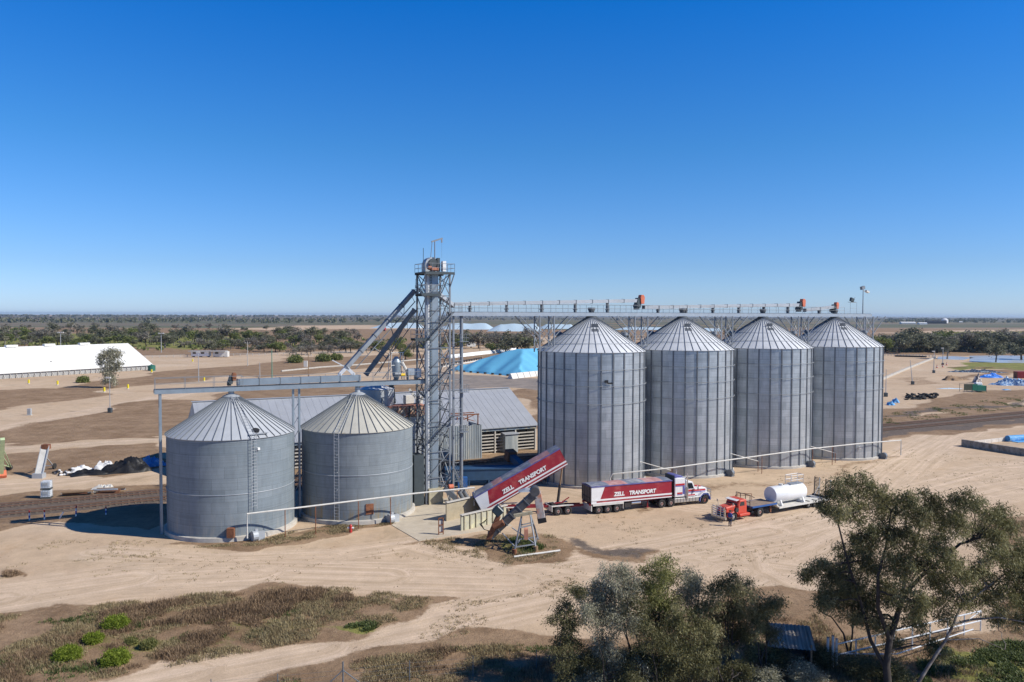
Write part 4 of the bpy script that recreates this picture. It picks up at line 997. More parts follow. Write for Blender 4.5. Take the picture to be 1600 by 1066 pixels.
# ---- concrete slab and dump pit
sl_ = [(612, 821), (640, 796), (700, 778), (742, 790), (770, 800), (800, 822), (728, 834), (655, 846)]
m = MB(); pp = [g(*p) for p in sl_]; m.prism([(p.x, p.y) for p in pp], 'z', -.2, .05); o = m.build('concrete_apron', mat('slab', (.50, .43, .33), .9, var=.12, scale=.7, col2=(.42, .35, .26), mix2=.6, scale2=.5, bump=.005), None); struct(o)
def panel(label, p0, p1, h, ribs, mt, name='pit_wall', lean=0, cap=True):
    t = thing(name, label, 'wall', p0, math.atan2(p1.y-p0.y, p1.x-p0.x)); L = (p1-p0).length
    MB().box((L/2, 0, h/2), (L, .16, h)).build('panel', mt, t)
    for i in range(ribs): m = MB(); m.box((L*(i+.5)/ribs, -.14, h/2), (.12, .14, h-.05)); m.build('rib', 'concrete_y', t)
    if cap: m = MB(); m.box((L/2, -.08, h+.05), (L+.15, .4, .1)); m.build('cap_rail', 'timber_rail', t)
    return t, L
wl = mat('weathered_panel', (.42, .40, .31), .85, var=.2, scale=1.0, col2=(.50, .47, .30), mix2=.55, scale2=.9)
panel('ribbed weathered steel wall at the front of the dump pit', g(720, 830), g(790, 813), 1.75, 8, wl)
panel('plain tan wall at the back of the dump pit', g(697, 815), g(748, 803), 2.2, 0, mat('tanpanel', (.38, .32, .22), .85, var=.15, scale=1.2), cap=True)
t = thing('sign_board', 'small rusty frame post on the concrete apron before the pit', 'frame', g(689, 836), .3)
m = MB()
for x in (-.25, .25): m.box((x, 0, .95), (.1, .1, 1.9))
for z in (.3, 1.85, 1.1): m.box((0, 0, z), (.6, .08, .1))
m.build('frame', 'rust', t); MB().box((0, .1, .9), (.4, .05, 1.3)).build('board', 'offwhite', t)

# ---- inclined auger beside the pit
a0, a1 = at(767, 836, 82.5), at(822, 785, 82.5)
au = thing('auger_conveyor', 'inclined grey grain auger with a hanging spout on a trestle frame', 'auger', (a0.x, a0.y, 0), 0)
mat('auger', (.10, .10, .105), .55, .3, var=.3)
m = WB(au); e_ = at(834, 773, 82.5); m.beam(a0, e_, 1.0, .75); m.build('trough', 'auger', au, bevel=.06)
m = WB(au)
for i in range(7): q = a0.lerp(e_, i/6); d = (e_-a0).normalized(); m.beam(q-d*.04, q+d*.04, 1.1, .85)
m.build('trough_flange', 'stiff', au)
m = WB(au); q = e_+Vector((.2, 0, .2)); m.tube(q+Vector((-.1, -.6, .2)), q+Vector((-.1, .6, .2)), .5, 16); m.build('head_drum', 'auger', au, smooth=40)
m = WB(au); m.hexa([e_+Vector(v) for v in ((-1.6, -.6, .35), (.3, -.6, .45), (-1.6, .6, .35), (.3, .6, .45), (-.9, -.5, .62), (-.1, -.5, .62), (-.9, .5, .62), (-.1, .5, .62))]); m.build('head_cover', 'galv', au)
m = WB(au); sp0 = e_+Vector((.35, 0, .3)); sp1 = at(846, 809, 82.5); m.beam(sp0, sp1, .85, .8); m.build('spout', mat('spoutm', (.42, .38, .36), .7, var=.2, col2=(.55, .22, .12), mix2=.56, scale2=1.4), au, bevel=.05)
m = WB(au); m.beam(sp1, sp1+Vector((.1, 0, -.45)), .95, .9); m.build('rubber_sock', 'black', au)
m = WB(au); q = at(778, 812, 82.3); m.beam(at(763, 843, 82.2), at(779, 806, 82.2), .6, .5); m.tube(q+Vector((-.5, -.7, -.6)), q+Vector((.6, -.7, -.1)), .35, 12); m.build('drive_motor', 'rust', au, bevel=.05)
m = WB(au); m.beam(at(773, 793, 82.2), at(783, 803, 82.2), .95, .9); m.build('motor_cover', mat('tealcover', (.02, .045, .06), .4), au, bevel=.08)
m = WB(au); q = at(764, 826, 82.2); 
for k in range(3): m.path([q+Vector((-.2-.12*k, 0, 1-k*.2)), q+Vector((-.8-.1*k, 0, .5)), q+Vector((-.5, 0, -.1)), q+Vector((.2, 0, -.3))], .04, 5)
m.build('cable', 'black', au)
af = thing('trestle_frame', 'silver steel trestle frame on drum feet under the auger spout', 'frame', g(822, 866), 0)
tp1, tp2 = at(815, 806, 80.9), at(828, 802, 81.3)
b1, b2, b3, b4 = g(804, 866), g(837, 861), g(812, 852), g(841, 848)
m = WB(af)
for t_, b_ in ((tp1, b1), (tp2, b2), (tp1, b3), (tp2, b4)): m.beam(t_, b_+Vector((0, 0, .35)), .13)
def lp(t_, b_, u): return t_.lerp(b_+Vector((0, 0, .35)), u)
for u in (.35, .9): 
    m.beam(lp(tp1, b1, u), lp(tp2, b2, u), .11); m.beam(lp(tp1, b3, u), lp(tp2, b4, u), .1); m.beam(lp(tp1, b1, u), lp(tp1, b3, u), .1); m.beam(lp(tp2, b2, u), lp(tp2, b4, u), .1)
m.beam(lp(tp1, b1, .35), lp(tp2, b2, .9), .08) if False else None
m.build('frame', 'steel', af)
m = WB(af); m.beam(at(803, 806, 80.8), at(832, 801, 80.8), .35, .3); m.build('top_beam', 'concrete_y', af)
m = WB(af); m.beam(at(822, 826, 80.3), at(822, 842, 80.3), .7, .4); m.build('fuse_box', mat('boxpink', (.55, .25, .16), .6), af)
for b_ in (b1, b2):
    m = WB(af); m.tube(b_, b_+Vector((0, 0, .5)), .24, 12); m.build('drum_foot', 'rust' if b_ is b1 else 'wood', af)
m = WB(af); m.beam(lp(tp1, b1, .9), g(785, 848)+Vector((0, 0, 1.0)), .09); m.beam(lp(tp2, b2, .9), g(800, 842)+Vector((0, 0, 1.2)), .09); m.build('draw_bar', 'galv', af)

# ---- blue grain trough in the shade + small blue auger
bt = thing('blue_trough', 'long dark blue steel trough standing in the silo shade', 'trough', g(712, 758), R(8))
m = MB(); m.box((6.0, 0, 1.6), (15, 2.4, 1.5)); m.box((6.0, -1.25, 2.4), (15, .14, .14)); m.box((6, 1.25, 2.4), (15, .14, .14)); m.build('trough', 'bluehopper', bt)
m = MB()
for i in range(6): m.box((-1+i*2.8, -1.1, .45), (.2, .2, .9)); m.box((-1+i*2.8, 1.1, .45), (.2, .2, .9))
m.build('stand', 'bluehopper', bt)
m = MB(); m.box((.8, -2.2, .8), (1.3, 1.0, 1.5)); m.build('control_box', mat('bluebox', (.03, .12, .35), .5), bt)
ba = thing('small_auger', 'small blue auger with an orange end lifting out of the shaded yard', 'auger', g(820, 742))
m = WB(ba); p0, p1 = at(800, 714, 118), at(824, 737, 113); m.beam(p0, p1, .9); m.build('tube', 'bluehopper', ba); m = WB(ba); d = (p0-p1).normalized(); m.beam(p0-d*.2, p0+d*1.3, 1.5, 1.6); m.build('end_hood', 'rust', ba, bevel=.1)
m = WB(ba); m.beam(p1, g(830, 745), .2); m.beam(p0.lerp(p1, .4), (p0.x+1, p0.y-2, 0), .15); m.build('leg', 'bluehopper', ba)
# garden of small rail frames behind the trailers
t = thing('low_stand', 'low thin rusty pipe frame standing behind the white tank', 'frame', g(1158, 785))
m = WB(t)
for y, dx in ((0, 0), (1.0, .5)):
    p, q = g(1149, 783)+Vector((dx, y, .8)), g(1172, 784)+Vector((dx, y, .8)); m.tube(p, q, .04, 5); m.tube(p, (p.x, p.y, 0), .04, 5); m.tube(q, (q.x, q.y, 0), .04, 5)
m.build('frame', 'rust', t)
mat('redbody', (.30, .018, .032), .5, var=.16, scale=.9, col2=(.42, .10, .085), mix2=.56, scale2=.5)
mat('whitebody', (.74, .73, .72), .4, var=.06)
mat('chrome', (.7, .7, .7), .2, .9, var=.03)
mat('alloy', (.55, .55, .54), .35, .7, var=.08)
mat('rimred', (.24, .10, .08), .6)
mat('tarp_grey', (.17, .19, .25), .7, var=.25, scale=1.2, col2=(.36, .36, .37), mix2=.55, scale2=.5)
mat('tarp_pink', (.45, .22, .21), .7, var=.2, scale=1.2, col2=(.5, .30, .28), mix2=.5, scale2=.6)
mat('darkred', (.25, .02, .025), .5)
mat('bluepaint', (.03, .07, .34), .35)
mat('purplepaint', (.12, .12, .33), .35)
mat('oldred', (.56, .075, .045), .42, var=.08, scale=1.2)
mat('deckwood', (.27, .20, .15), .85, var=.25, scale=2)
mat('greasy', (.045, .04, .038), .7, var=.3)
def text_part(txt, size, parent, loc, rot, mt='white', name='lettering', ex=.01, off=.022, shear=.12, space=1.0):
    c = bpy.data.curves.new('t', 'FONT'); c.body = txt; c.size = size; c.extrude = ex; c.offset = off; c.shear = shear; c.space_character = space; c.align_x = 'CENTER'; c.align_y = 'CENTER'
    o = bpy.data.objects.new('t', c); COL.objects.link(o); bpy.context.view_layer.update()
    me = bpy.data.meshes.new_from_object(o); bpy.data.objects.remove(o); me.name = name
    q = bpy.data.objects.new(name, me); COL.objects.link(q); q.parent = parent; q.location = loc; q.rotation_euler = rot
    me.materials.clear(); me.materials.append(MATS[mt]); return q
def wheel(root, x, y, r=.5, w=.3, rim='rimred', dual=False, group=None):
    "axle along local y, outer face towards sign of y"
    sg = 1 if y > 0 else -1; hub = None
    m = MB(); W = w*(2.05 if dual else 1)
    prof = [(r*.58, -W/2), (r*.9, -W/2), (r, -W/2+.05), (r, W/2-.05), (r*.9, W/2), (r*.58, W/2)]
    n = 20; P = []; F = []
    for rr, yy in prof: P += [(x+rr*math.cos(2*math.pi*i/n), y-sg*(W-w)/2+yy, r+rr*math.sin(2*math.pi*i/n)) for i in range(n)]
    for k in range(len(prof)-1): F += [(k*n+i, k*n+(i+1) % n, (k+1)*n+(i+1) % n, (k+1)*n+i) for i in range(n)]
    m.add(P, F); tb = m.build('wheel', 'rubber', root, smooth=35)
    m = MB(); yo = y+sg*w*.5; m.tube((x, yo-sg*.16, r), (x, yo-sg*.12, r), r*.6, 18); m.tube((x, yo-sg*.16, r), (x, yo-sg*.02, r), r*.25, 12)
    m.build('rim', rim, tb, smooth=35)
    m = MB(); m.tube((x, yo-sg*.13, r), (x, yo-sg*.07, r), r*.42, 16); m.build('rim_disc', 'alloy', tb, smooth=35) if rim == 'rimred' and dual else None
    return tb
def wheels(root, xs, r=.5, yw=1.1, dual=True, rim='rimred'):
    for x in xs:
        for s in (-1, 1): wheel(root, x, s*yw, r, .28, rim, dual)
def axles(root, xs, r=.5):
    m = MB()
    for x in xs: m.tube((x, -1, r), (x, 1, r), .08, 8)
    m.build('axle', 'greasy', root) if len(xs) == 1 else m.build('axle_set', 'greasy', root)

def trailer_body(root, L, z0, zt, tilt=None, text=True, whitefrac=.13):
    "tub of a grain trailer: x from 0 (tail) to L (front), half width 1.24; near side is -y"
    hw = 1.24; H = Matrix.Identity(4) if tilt is None else tilt
    def MBt(): m = MB(); m.M = H; return m
    m = MBt(); xw = L*whitefrac
    # shell open inside, four walls
    m.box((L/2+.35, -hw+.03, (z0+zt)/2), (L-.7, .06, zt-z0)); m.box((L/2+.35, hw-.03, (z0+zt)/2), (L-.7, .06, zt-z0)); m.box((L-.03, 0, (z0+zt)/2), (.06, 2*hw, zt-z0)); m.box((L/2, 0, z0+.03), (L, 2*hw-.14, .06))
    body = m.build('tub', 'redbody', root)
    m = MBt()
    for s in (-1, 1):
        y0, y1 = (s*(hw+.005), s*(hw+.02))
        m.add([(0, y, z) for y in (y0, y1) for z in (z0+.55, zt)]+[(q, y, z) for y in (y0, y1) for q, z in ((xw*.82, z0+.55), (xw*1.25, zt))],
              [(0, 1, 3, 2), (4, 6, 7, 5), (0, 4, 5, 1), (2, 3, 7, 6), (1, 5, 7, 3), (0, 2, 6, 4)])
        m.box((.36, s*(hw-.03), (z0+zt)/2), (.72, .05, zt-z0))
        m.build('white_corner_panel', 'whitebody', body); m = MBt()
    for zc, hh in ((z0+.46, .2), (z0+.09, .12)):
        
        for s in (-1, 1): m = MBt(); m.box((L/2, s*(hw+.02), zc), (L+.02, .05, hh)); m.build('white_stripe', 'whitebody', body)
    m = MBt(); m.box((L/2, -hw-.03, zt), (L+.1, .1, .1)); m.box((L/2, hw+.03, zt), (L+.1, .1, .1)); m.box((0, 0, zt), (.1, 2*hw+.1, .1)); m.box((L, 0, zt), (.1, 2*hw+.1, .1)); m.build('top_rail', 'purplepaint', body)
    cols = ['tarp_grey', 'tarp_grey', 'tarp_pink', 'tarp_pink', 'tarp_grey', 'tarp_grey', 'tarp_pink', 'tarp_pink', 'tarp_grey'] if whitefrac > .125 else ['tarp_grey', 'tarp_grey', 'tarp_pink', 'tarp_grey', 'tarp_grey', 'tarp_grey', 'tarp_pink', 'tarp_pink', 'tarp_grey']
    n = len(cols)
    for i, c in enumerate(cols):
        xa, xb = L*i/n, L*(i+1)/n; m = MBt(); k = 8; P = []; F = []
        for j in range(k+1):
            y = -hw+2*hw*j/k; z = zt+.06+.13*math.sin(math.pi*j/k)
            P += [(xa, y, z-.02), ((xa+xb)/2, y, z+.02), (xb, y, z-.02)]
            if j: o = (j-1)*3; F += [(o, o+1, o+4, o+3), (o+1, o+2, o+5, o+4)]
        m.add(P, F); m.build('tarp_section', c, body, smooth=60)
    m = MBt(); m.box((-.05, 0, (z0+zt)/2+.1), (.1, 2*hw-.1, zt-z0-.3)); m.build('tailgate', mat('dirtygate', (.16, .13, .11), .8, var=.4, scale=1.5), body)
    m = MBt()
    for y in (-.9, -.3, .3, .9): m.box((-.12, y, (z0+zt)/2+.1), (.08, .08, zt-z0-.4))
    m.box((-.12, 0, z0+.8), (.08, 2.2, .08)); m.build('gate_rib', 'greasy', body)
    m = MBt(); m.box((L/2, -.45, z0-.16), (L-.6, .14, .28)); m.box((L/2, .45, z0-.16), (L-.6, .14, .28)); m.build('subframe', 'darkred', body)
    if text:
        for wd, xc in (('ZELL', L*.335), ('TRANSPORT', L*.625)):
            q = text_part(wd, .66, body, (0, 0, 0), (0, 0, 0), name='lettering', off=.03)
            q.matrix_basis = H @ Matrix.Translation((xc, -hw-.035, z0+1.0)) @ Matrix.Rotation(R(90), 4, 'X')
    return body

# ---- level trailer with the tractor
W0, W1 = g(935, 803.5), g(1098, 787.5); vd = (W1-W0).normalized(); VA = math.atan2(vd.y, vd.x); vn = Vector((-vd.y, vd.x, 0))
def frame_at(px, py, a=None):  # near-side wheel contact pixel -> centre line
    return g(px, py)+vn*1.15
tl = thing('grain_trailer', 'level red and white grain trailer coupled behind the white truck', 'trailer', frame_at(935, 803.5)-vd*1.0, VA, 'two red grain trailers of the road train')
LT = 11.2; trailer_body(tl, LT, 1.25, 3.35)
wheels(tl, (1.05, 2.3, 3.55))
axles(tl, (1.05, 2.3, 3.55))
m = MB(); m.box((2.3, -1.25, 1.15), (4.2, .06, .25)); m.box((2.3, 1.25, 1.15), (4.2, .06, .25)); m.box((.06, 0, .75), (.1, 2.4, .7)); m.box((4.35, -1.0, .75), (.05, .5, .7)); m.build('mudguard', 'offwhite', tl)
for y in (-.8, .8): m = MB(); m.box((8.0, y, .75), (.12, .12, 1.1)); m.box((8, y, .2), (.35, .3, .08)); m.build('landing_leg', 'darkred', tl)
m = MB(); m.tube((5.6, -.9, .95), (6.9, -.9, .95), .22, 12); m.build('air_tank', 'alloy', tl); m = MB(); m.box((5.0, -.95, .8), (.8, .5, .5)); m.box((3.5, 0, .9), (6.5, .9, .22)); m.build('running_gear', 'greasy', tl)
for y in (-.95, .95): m = MB(); m.box((-.05, y, 1.2), (.1, .3, .25)); m.build('tail_lamp', 'red', tl)

# ---- tractor unit (near side -y), x forward from the drive axles
tr = thing('truck', 'white and blue bonneted truck with red stripes and chrome stacks', 'truck', tl.location+vd*(LT-1.35), VA)
wheels(tr, (0.0, 1.35), .52); axles(tr, (0, 1.35), .52)
wheel(tr, 6.35, -1.08, .52, .3, 'rimred'); wheel(tr, 6.35, 1.08, .52, .3, 'rimred')
m = MB(); m.box((3.4, -.42, .85), (8.0, .12, .26)); m.box((3.4, .42, .85), (8.0, .12, .26)); m.box((.7, 0, 1.12), (1.2, .9, .14)); m.build('chassis', 'greasy', tr)
m = MB(); m.prism([(1.85, 1.15), (3.55, 1.15), (3.55, 3.2), (3.3, 3.55), (2.2, 3.6), (1.85, 3.5)], 'y', -1.18, 1.18); sl2 = m.build('sleeper_cab', 'whitebody', tr, bevel=.07)
m = MB(); m.prism([(1.9, 3.55), (3.3, 3.55), (2.9, 3.8), (2.3, 3.92), (1.9, 3.85)], 'y', -1.0, 1.0); m.build('roof_fairing', 'purplepaint', sl2, bevel=.06)
m = MB(); m.box((1.83, 0, 2.6), (.04, 2.1, 2.5)); m.build('rear_panel', 'greydark', sl2)
m = MB(); m.prism([(3.57, 1.05), (4.95, 1.05), (4.95, 2.05), (4.55, 2.95), (3.57, 3.15)], 'y', -1.1, 1.1); cb = m.build('cab', 'whitebody', tr, bevel=.06)
m = MB(); m.prism([(3.75, 2.1), (4.7, 2.1), (4.42, 2.8), (3.75, 2.85)], 'y', -1.125, 1.125); m.build('side_window', 'glass', cb)
m = MB(); m.add([(4.985, -.95, 2.1), (4.985, .95, 2.1), (4.62, .9, 2.9), (4.62, -.9, 2.9), (4.96, -.95, 2.1), (4.96, .95, 2.1), (4.59, .9, 2.9), (4.59, -.9, 2.9)], [(0, 1, 2, 3), (4, 5, 6, 7), (0, 1, 5, 4), (2, 3, 7, 6), (1, 2, 6, 5), (0, 3, 7, 4)]); m.build('windscreen', 'glass', cb)
m = MB(); m.prism([(4.97, 1.0), (6.95, 1.0), (7.0, 1.75), (6.7, 2.0), (4.97, 2.15)], 'y', -.72, .72); bn = m.build('bonnet', 'whitebody', tr, bevel=.08)
m = MB(); m.box((7.02, 0, 1.4), (.08, 1.15, .95)); m.build('grille', 'chrome', bn)
for s in (-1, 1):
    m = MB(); n = 9; P = []
    arch = [(.74*math.cos(t), .52+.74*math.sin(t)) for t in np.linspace(-.05, math.pi+.2, n)]
    for k, (ax, az) in enumerate(arch): P += [(6.35+ax, s*.72, az), (6.35+ax, s*1.24, az), (6.35+ax*1.12, s*.72, .52+(az-.52)*1.12), (6.35+ax*1.12, s*1.24, .52+(az-.52)*1.12)]
    F = []
    for k in range(n-1): o = k*4; F += [(o, o+4, o+5, o+1), (o+2, o+3, o+7, o+6), (o+1, o+5, o+7, o+3), (o, o+2, o+6, o+4)]
    m.add(P, F); fd = m.build('mudguard', 'bluepaint', tr, smooth=50)
    m = MB(); m.prism([(5.3, 1.0), (5.75, 1.3), (6.1, 1.5), (6.9, 1.45), (7.1, 1.0), (7.0, .95), (6.85, 1.35), (6.1, 1.38), (5.6, .9)], 'y', s*.73, s*1.2); m.build('front_wing', 'whitebody', tr)
    m = MB(); m.tube((7.02, s*.9, 1.2), (7.12, s*.9, 1.2), .15, 12); m.build('headlight', 'chrome', tr)
    m = MB(); m.tube((3.62, s*1.28, .9), (3.62, s*1.28, 2.4), .14, 12); m.tube((3.62, s*1.28, 2.4), (3.62, s*1.28, 4.15), .075, 10); m.build('exhaust_stack', 'chrome', tr, smooth=40)
    m = MB(); m.box((3.6, s*1.0, .75), (3.6, .5, .55)); sk_ = m.build('side_skirt', 'alloy', tr, bevel=.04)
    m = MB(); [m.box((2.2+i*.45, s*1.26, .75), (.04, .02, .5)) for i in range(7)]; m.build('skirt_strap', 'stiff', sk_)
    m = MB(); m.tube((4.9, s*1.15, 2.2), (5.05, s*1.45, 2.3), .03, 5); m.box((5.05, s*1.5, 2.25), (.08, .2, .5)); m.build('mirror', 'chrome', tr)
    # striped livery, the sleeper and door
    def decal(x0, x1, z0, z1, c): 
        m = MB(); y = s*(1.187 if x1 < 3.56 else 1.107); m.box(((x0+x1)/2, y, (z0+z1)/2), (x1-x0, .014, z1-z0)); m.build('stripe', c, sl2 if x1 < 3.56 else cb)
    decal(1.95, 3.3, 2.62, 2.86, 'red'); decal(1.95, 3.3, 2.5, 2.6, 'purplepaint'); decal(3.0, 3.3, 1.5, 2.48, 'purplepaint'); decal(2.2, 2.95, 1.55, 1.75, 'red'); decal(2.2, 2.95, 1.42, 1.52, 'purplepaint')
    decal(3.75, 4.9, 1.75, 1.98, 'red'); decal(3.75, 4.9, 1.6, 1.72, 'purplepaint'); decal(3.75, 4.9, 1.2, 1.35, 'red')
    m = MB(); m.box((5.85, s*.727, 1.72), (1.7, .014, .2)); m.build('stripe', 'red', bn); m = MB(); m.box((5.85, s*.727, 1.52), (1.7, .014, .1)); m.build('stripe', 'purplepaint', bn)
m = MB(); m.box((5.9, 0, 2.1), (.9, .5, .16), 0, R(6)); m.build('bonnet_scoop', 'red', bn)
m = MB()
for y in (-.95, -.35, .35, .95): m.tube((7.35, y, .55), (7.35, y, 1.75), .045, 6)
for z in (.6, 1.0, 1.4, 1.75): m.tube((7.35, -1.1, z), (7.35, 1.1, z), .045, 6)
m.box((7.2, 0, .6), (.2, 2.3, .35)); m.build('bull_bar', 'chrome', tr)
m = MB(); m.tube((2.0, -.3, 1.3), (-.2, -.2, 1.6), .05, 6); m.box((1.6, 0, 1.9), (.2, 1.2, 1.3)); m.build('headboard', 'greasy', tr)
for y in (-.6, 0, .6): m = MB(); m.tube((3.4, y, 3.45), (3.8, y, 3.48), .06, 8); m.build('air_horn', 'chrome', tr)

# ---- dolly and tipped trailer
dl = thing('dolly', 'two axle dolly with red drawbar under the raised trailer hoist', 'dolly', frame_at(880, 805), VA)
wheels(dl, (-.65, .65)); axles(dl, (-.65, .65))
m = MB(); m.box((0, -.9, 1.1), (2.9, .35, .08)); m.box((0, .9, 1.1), (2.9, .35, .08)); m.box((-1.45, 0, .8), (.06, 2.3, .65)); m.build('mudguard', 'offwhite', dl)
m = MB(); m.box((0, 0, .95), (2.6, .9, .2)); m.tube((0, 0, 1.05), (0, 0, 1.25), .55, 18); m.box((-.9, 0, 1.2), (.5, .8, .2)); m.build('turntable', 'greasy', dl)
m = MB(); m.beam((1.2, -.5, .8), (3.7, 0, .75), .16); m.beam((1.2, .5, .8), (3.7, 0, .75), .16); m.build('drawbar', 'red', dl)
m = MB(); m.beam((.3, .0, 1.25), (1.4, .2, 1.75), .1); m.beam((-.9, -.3, 1.3), (.3, -.3, 1.35), .12); m.build('hose_stand', 'darkred', dl)
# tipped tub
tail = g(793, 808)+vn*1.15   # rear axle group centre
td = (frame_at(880, 805)-tail); td.z = 0; tdn = td.normalized(); TAa = math.atan2(tdn.y, tdn.x)
tp = thing('grain_trailer', 'red grain trailer tipped steeply up, its tail in the dump pit', 'trailer', tail, TAa, 'two red grain trailers of the road train')
LTT = 11.6
wheels(tp, (0, 1.25, -1.25)); axles(tp, (0, 1.25, -1.25))
m = MB(); m.box((4.6, -.42, .95), (9.6, .14, .24)); m.box((4.6, .42, .95), (9.6, .14, .24)); m.box((7.6, 0, .95), (.2, 1.2, .2)); m.build('chassis', 'darkred', tp)
m = MB(); m.box((0, -1.1, 1.12), (3.8, .34, .06)); m.box((0, 1.1, 1.12), (3.8, .34, .06)); m.build('mudguard', 'offwhite', tp)
TILT = R(28.5)
Ht = Matrix.Translation((-2.15, 0, 1.1)) @ Matrix.Rotation(-TILT, 4, 'Y') @ Matrix.Translation((-.7, 0, -.25-.9+.95))
trailer_body(tp, LTT, 0, 2.15, Ht, True, .12)
fp = Ht @ Vector((LTT-.5, 0, -.1))
m = MB(); d0 = Vector((fp.x-.6, 0, 1.1)); m.tube(d0, d0.lerp(fp, .5), .17, 12); c_ = m.build('hoist', 'greasy', tp, smooth=40); m = MB(); m.tube(d0.lerp(fp, .5), fp, .1, 12); m.build('hoist_rod', 'wood', c_, smooth=40)

# ---- old red truck with the low loader; x forward, near side is +y (it faces left)
F0, F1 = g(1278, 791.5), g(1146, 814.5); fd_ = (F1-F0).normalized(); FA = math.atan2(fd_.y, fd_.x); fn = Vector((-fd_.y, fd_.x, 0))
org = F1-fn*1.05
rtk = thing('truck', 'old red bonneted truck with a big silver bull bar', 'truck', org, FA)
wheel(rtk, 0, -1.0, .52, .28, 'alloy'); wheel(rtk, 0, 1.0, .52, .28, 'alloy')
for s in (-1, 1): wheel(rtk, -4.35, s*1.0, .55, .28, 'rimred', True)
axles(rtk, (0, -4.35), .52)
m = MB(); m.box((-2.2, -.4, .8), (6.6, .12, .25)); m.box((-2.2, .4, .8), (6.6, .12, .25)); m.build('chassis', 'greasy', rtk)
m = MB(); m.prism([(.95, .95), (.98, 1.35), (.85, 1.6), (-.75, 1.78), (-.75, .85)], 'y', -.72, .72); b = m.build('bonnet', 'oldred', rtk, bevel=.12)
m = MB(); m.prism([(-.75, .75), (-.75, 1.75), (-1.05, 2.3), (-2.15, 2.35), (-2.25, 1.7), (-2.25, .65)], 'y', -1.02, 1.02); c = m.build('cab', 'oldred', rtk, bevel=.1)
m = MB(); m.prism([(-1.0, 1.65), (-1.15, 2.12), (-1.75, 2.12), (-1.8, 1.65)], 'y', -1.035, 1.035); m.build('side_window', 'glass', c)
m = MB(); m.add([(-.72, -.85, 1.72), (-.72, .85, 1.72), (-1.02, .8, 2.2), (-1.02, -.8, 2.2), (-.78, -.85, 1.72), (-.78, .85, 1.72), (-1.08, .8, 2.2), (-1.08, -.8, 2.2)], [(0, 1, 2, 3), (4, 5, 6, 7), (0, 1, 5, 4), (2, 3, 7, 6), (1, 2, 6, 5), (0, 3, 7, 4)]); m.build('windscreen', 'glass', c)
m = MB(); m.box((-.82, 0, 2.3), (.5, 1.8, .05), 0, R(12)); m.build('sun_visor', 'whitebody', c, bevel=.02)
for s in (-1, 1):
    m = MB(); n = 9; P = []; F = []
    arch = [(.68*math.cos(t), .5+.62*math.sin(t)) for t in np.linspace(.0, math.pi+.1, n)]
    for ax, az in arch: P += [(ax, s*.68, az), (ax, s*1.2, az-.03), (ax*1.1, s*.68, .5+(az-.5)*1.12), (ax*1.1, s*1.15, .5+(az-.5)*1.1)]
    for k in range(n-1): o = k*4; F += [(o, o+4, o+5, o+1), (o+2, o+3, o+7, o+6), (o+1, o+5, o+7, o+3), (o, o+2, o+6, o+4)]
    m.add(P, F); m.build('front_wing', 'oldred', rtk, smooth=50)
    m = MB(); m.box((-1.6, s*1.08, .62), (1.7, .5, .3)); m.build('step_box', 'oldred', rtk, bevel=.05)
    m = MB(); m.tube((-.35, s*1.02, 1.3), (-.35, s*1.3, 1.3), .26, 12); m.build('air_cleaner', 'greasy', rtk) if s > 0 else None
    m = MB(); m.tube((.98, s*.55, 1.25), (1.06, s*.55, 1.25), .16, 12); m.build('headlight', 'chrome', rtk)
    m = MB(); m.tube((.3, s*1.1, 1.5), (.3, s*1.25, 2.1), .02, 5); m.box((.3, s*1.28, 2.05), (.05, .18, .28)); m.build('mirror', 'alloy', rtk)
m = MB()
for z in (.6, .85, 1.1, 1.35, 1.6): m.tube((1.35, -.95, z), (1.35, .95, z), .05, 6)
for y in (-1.1, -.95, -.35, .35, .95, 1.1): m.tube((1.35, y, .45), (1.35, y, 1.75 if abs(y) < 1 else 1.5), .06, 6)
m.box((1.3, 0, .45), (.2, 2.3, .3)); m.box((1.32, 0, 1.72), (.1, .8, .12)); m.build('bull_bar', 'chrome', rtk)
m = MB()
for y in (-1.1, -.4, .4, 1.1): m.tube((-2.6, y, 1.2), (-2.6, y, 2.75), .04, 6)
for z in (1.9, 2.75): m.tube((-2.6, -1.1, z), (-2.6, 1.1, z), .04, 6)
m.tube((-2.6, 1.1, 2.75), (-3.3, 1.15, 2.4), .04, 6); m.build('headboard', 'greasy', rtk)
# low loader trailer
ll = thing('low_loader_trailer', 'low loader trailer with timber deck and raised ramps behind the red truck', 'trailer', org-fd_*3.2, FA)
m = MB(); m.box((-1.75, 0, 1.32), (4.1, 2.45, .14)); d_ = m.build('upper_deck', 'deckwood', ll)
m = MB()
for s in (-1, 1): m.box((-1.75, s*1.25, 1.3), (4.1, .08, .2))
m.box((.33, 0, 1.3), (.08, 2.5, .2)); m.build('blue_edge', 'blue', d_)
m = MB(); m.hexa([(-4.3, -1.2, .65), (-3.8, -1.2, 1.1), (-4.3, 1.2, .65), (-3.8, 1.2, 1.1), (-4.3, -1.2, .85), (-3.8, -1.2, 1.3), (-4.3, 1.2, .85), (-3.8, 1.2, 1.3)]); m.box((-8.75, 0, .77), (9.1, 2.5, .16)); lo = m.build('lower_deck', 'offwhite', ll)
m = MB()
for s in (-1, 1): m.box((-8.75, s*1.27, .75), (9.1, .07, .24))
m.build('edge_rail', 'offwhite', lo)
wheels(ll, (-9.7, -10.85, -12.0), .45, 1.02, True, 'alloy'); axles(ll, (-9.7, -10.85, -12.0), .46)
m = MB(); m.box((-5.5, -.5, .55), (9, .14, .24)); m.box((-5.5, .5, .55), (9, .14, .24)); m.box((-1.8, 0, 1.08), (3.8, .9, .3)); m.build('chassis', 'greasy', ll)
for y in (-.7, .7): m = MB(); m.box((-3.3, y, .75), (.14, .14, 1.1)); m.build('landing_leg', 'rust', ll)
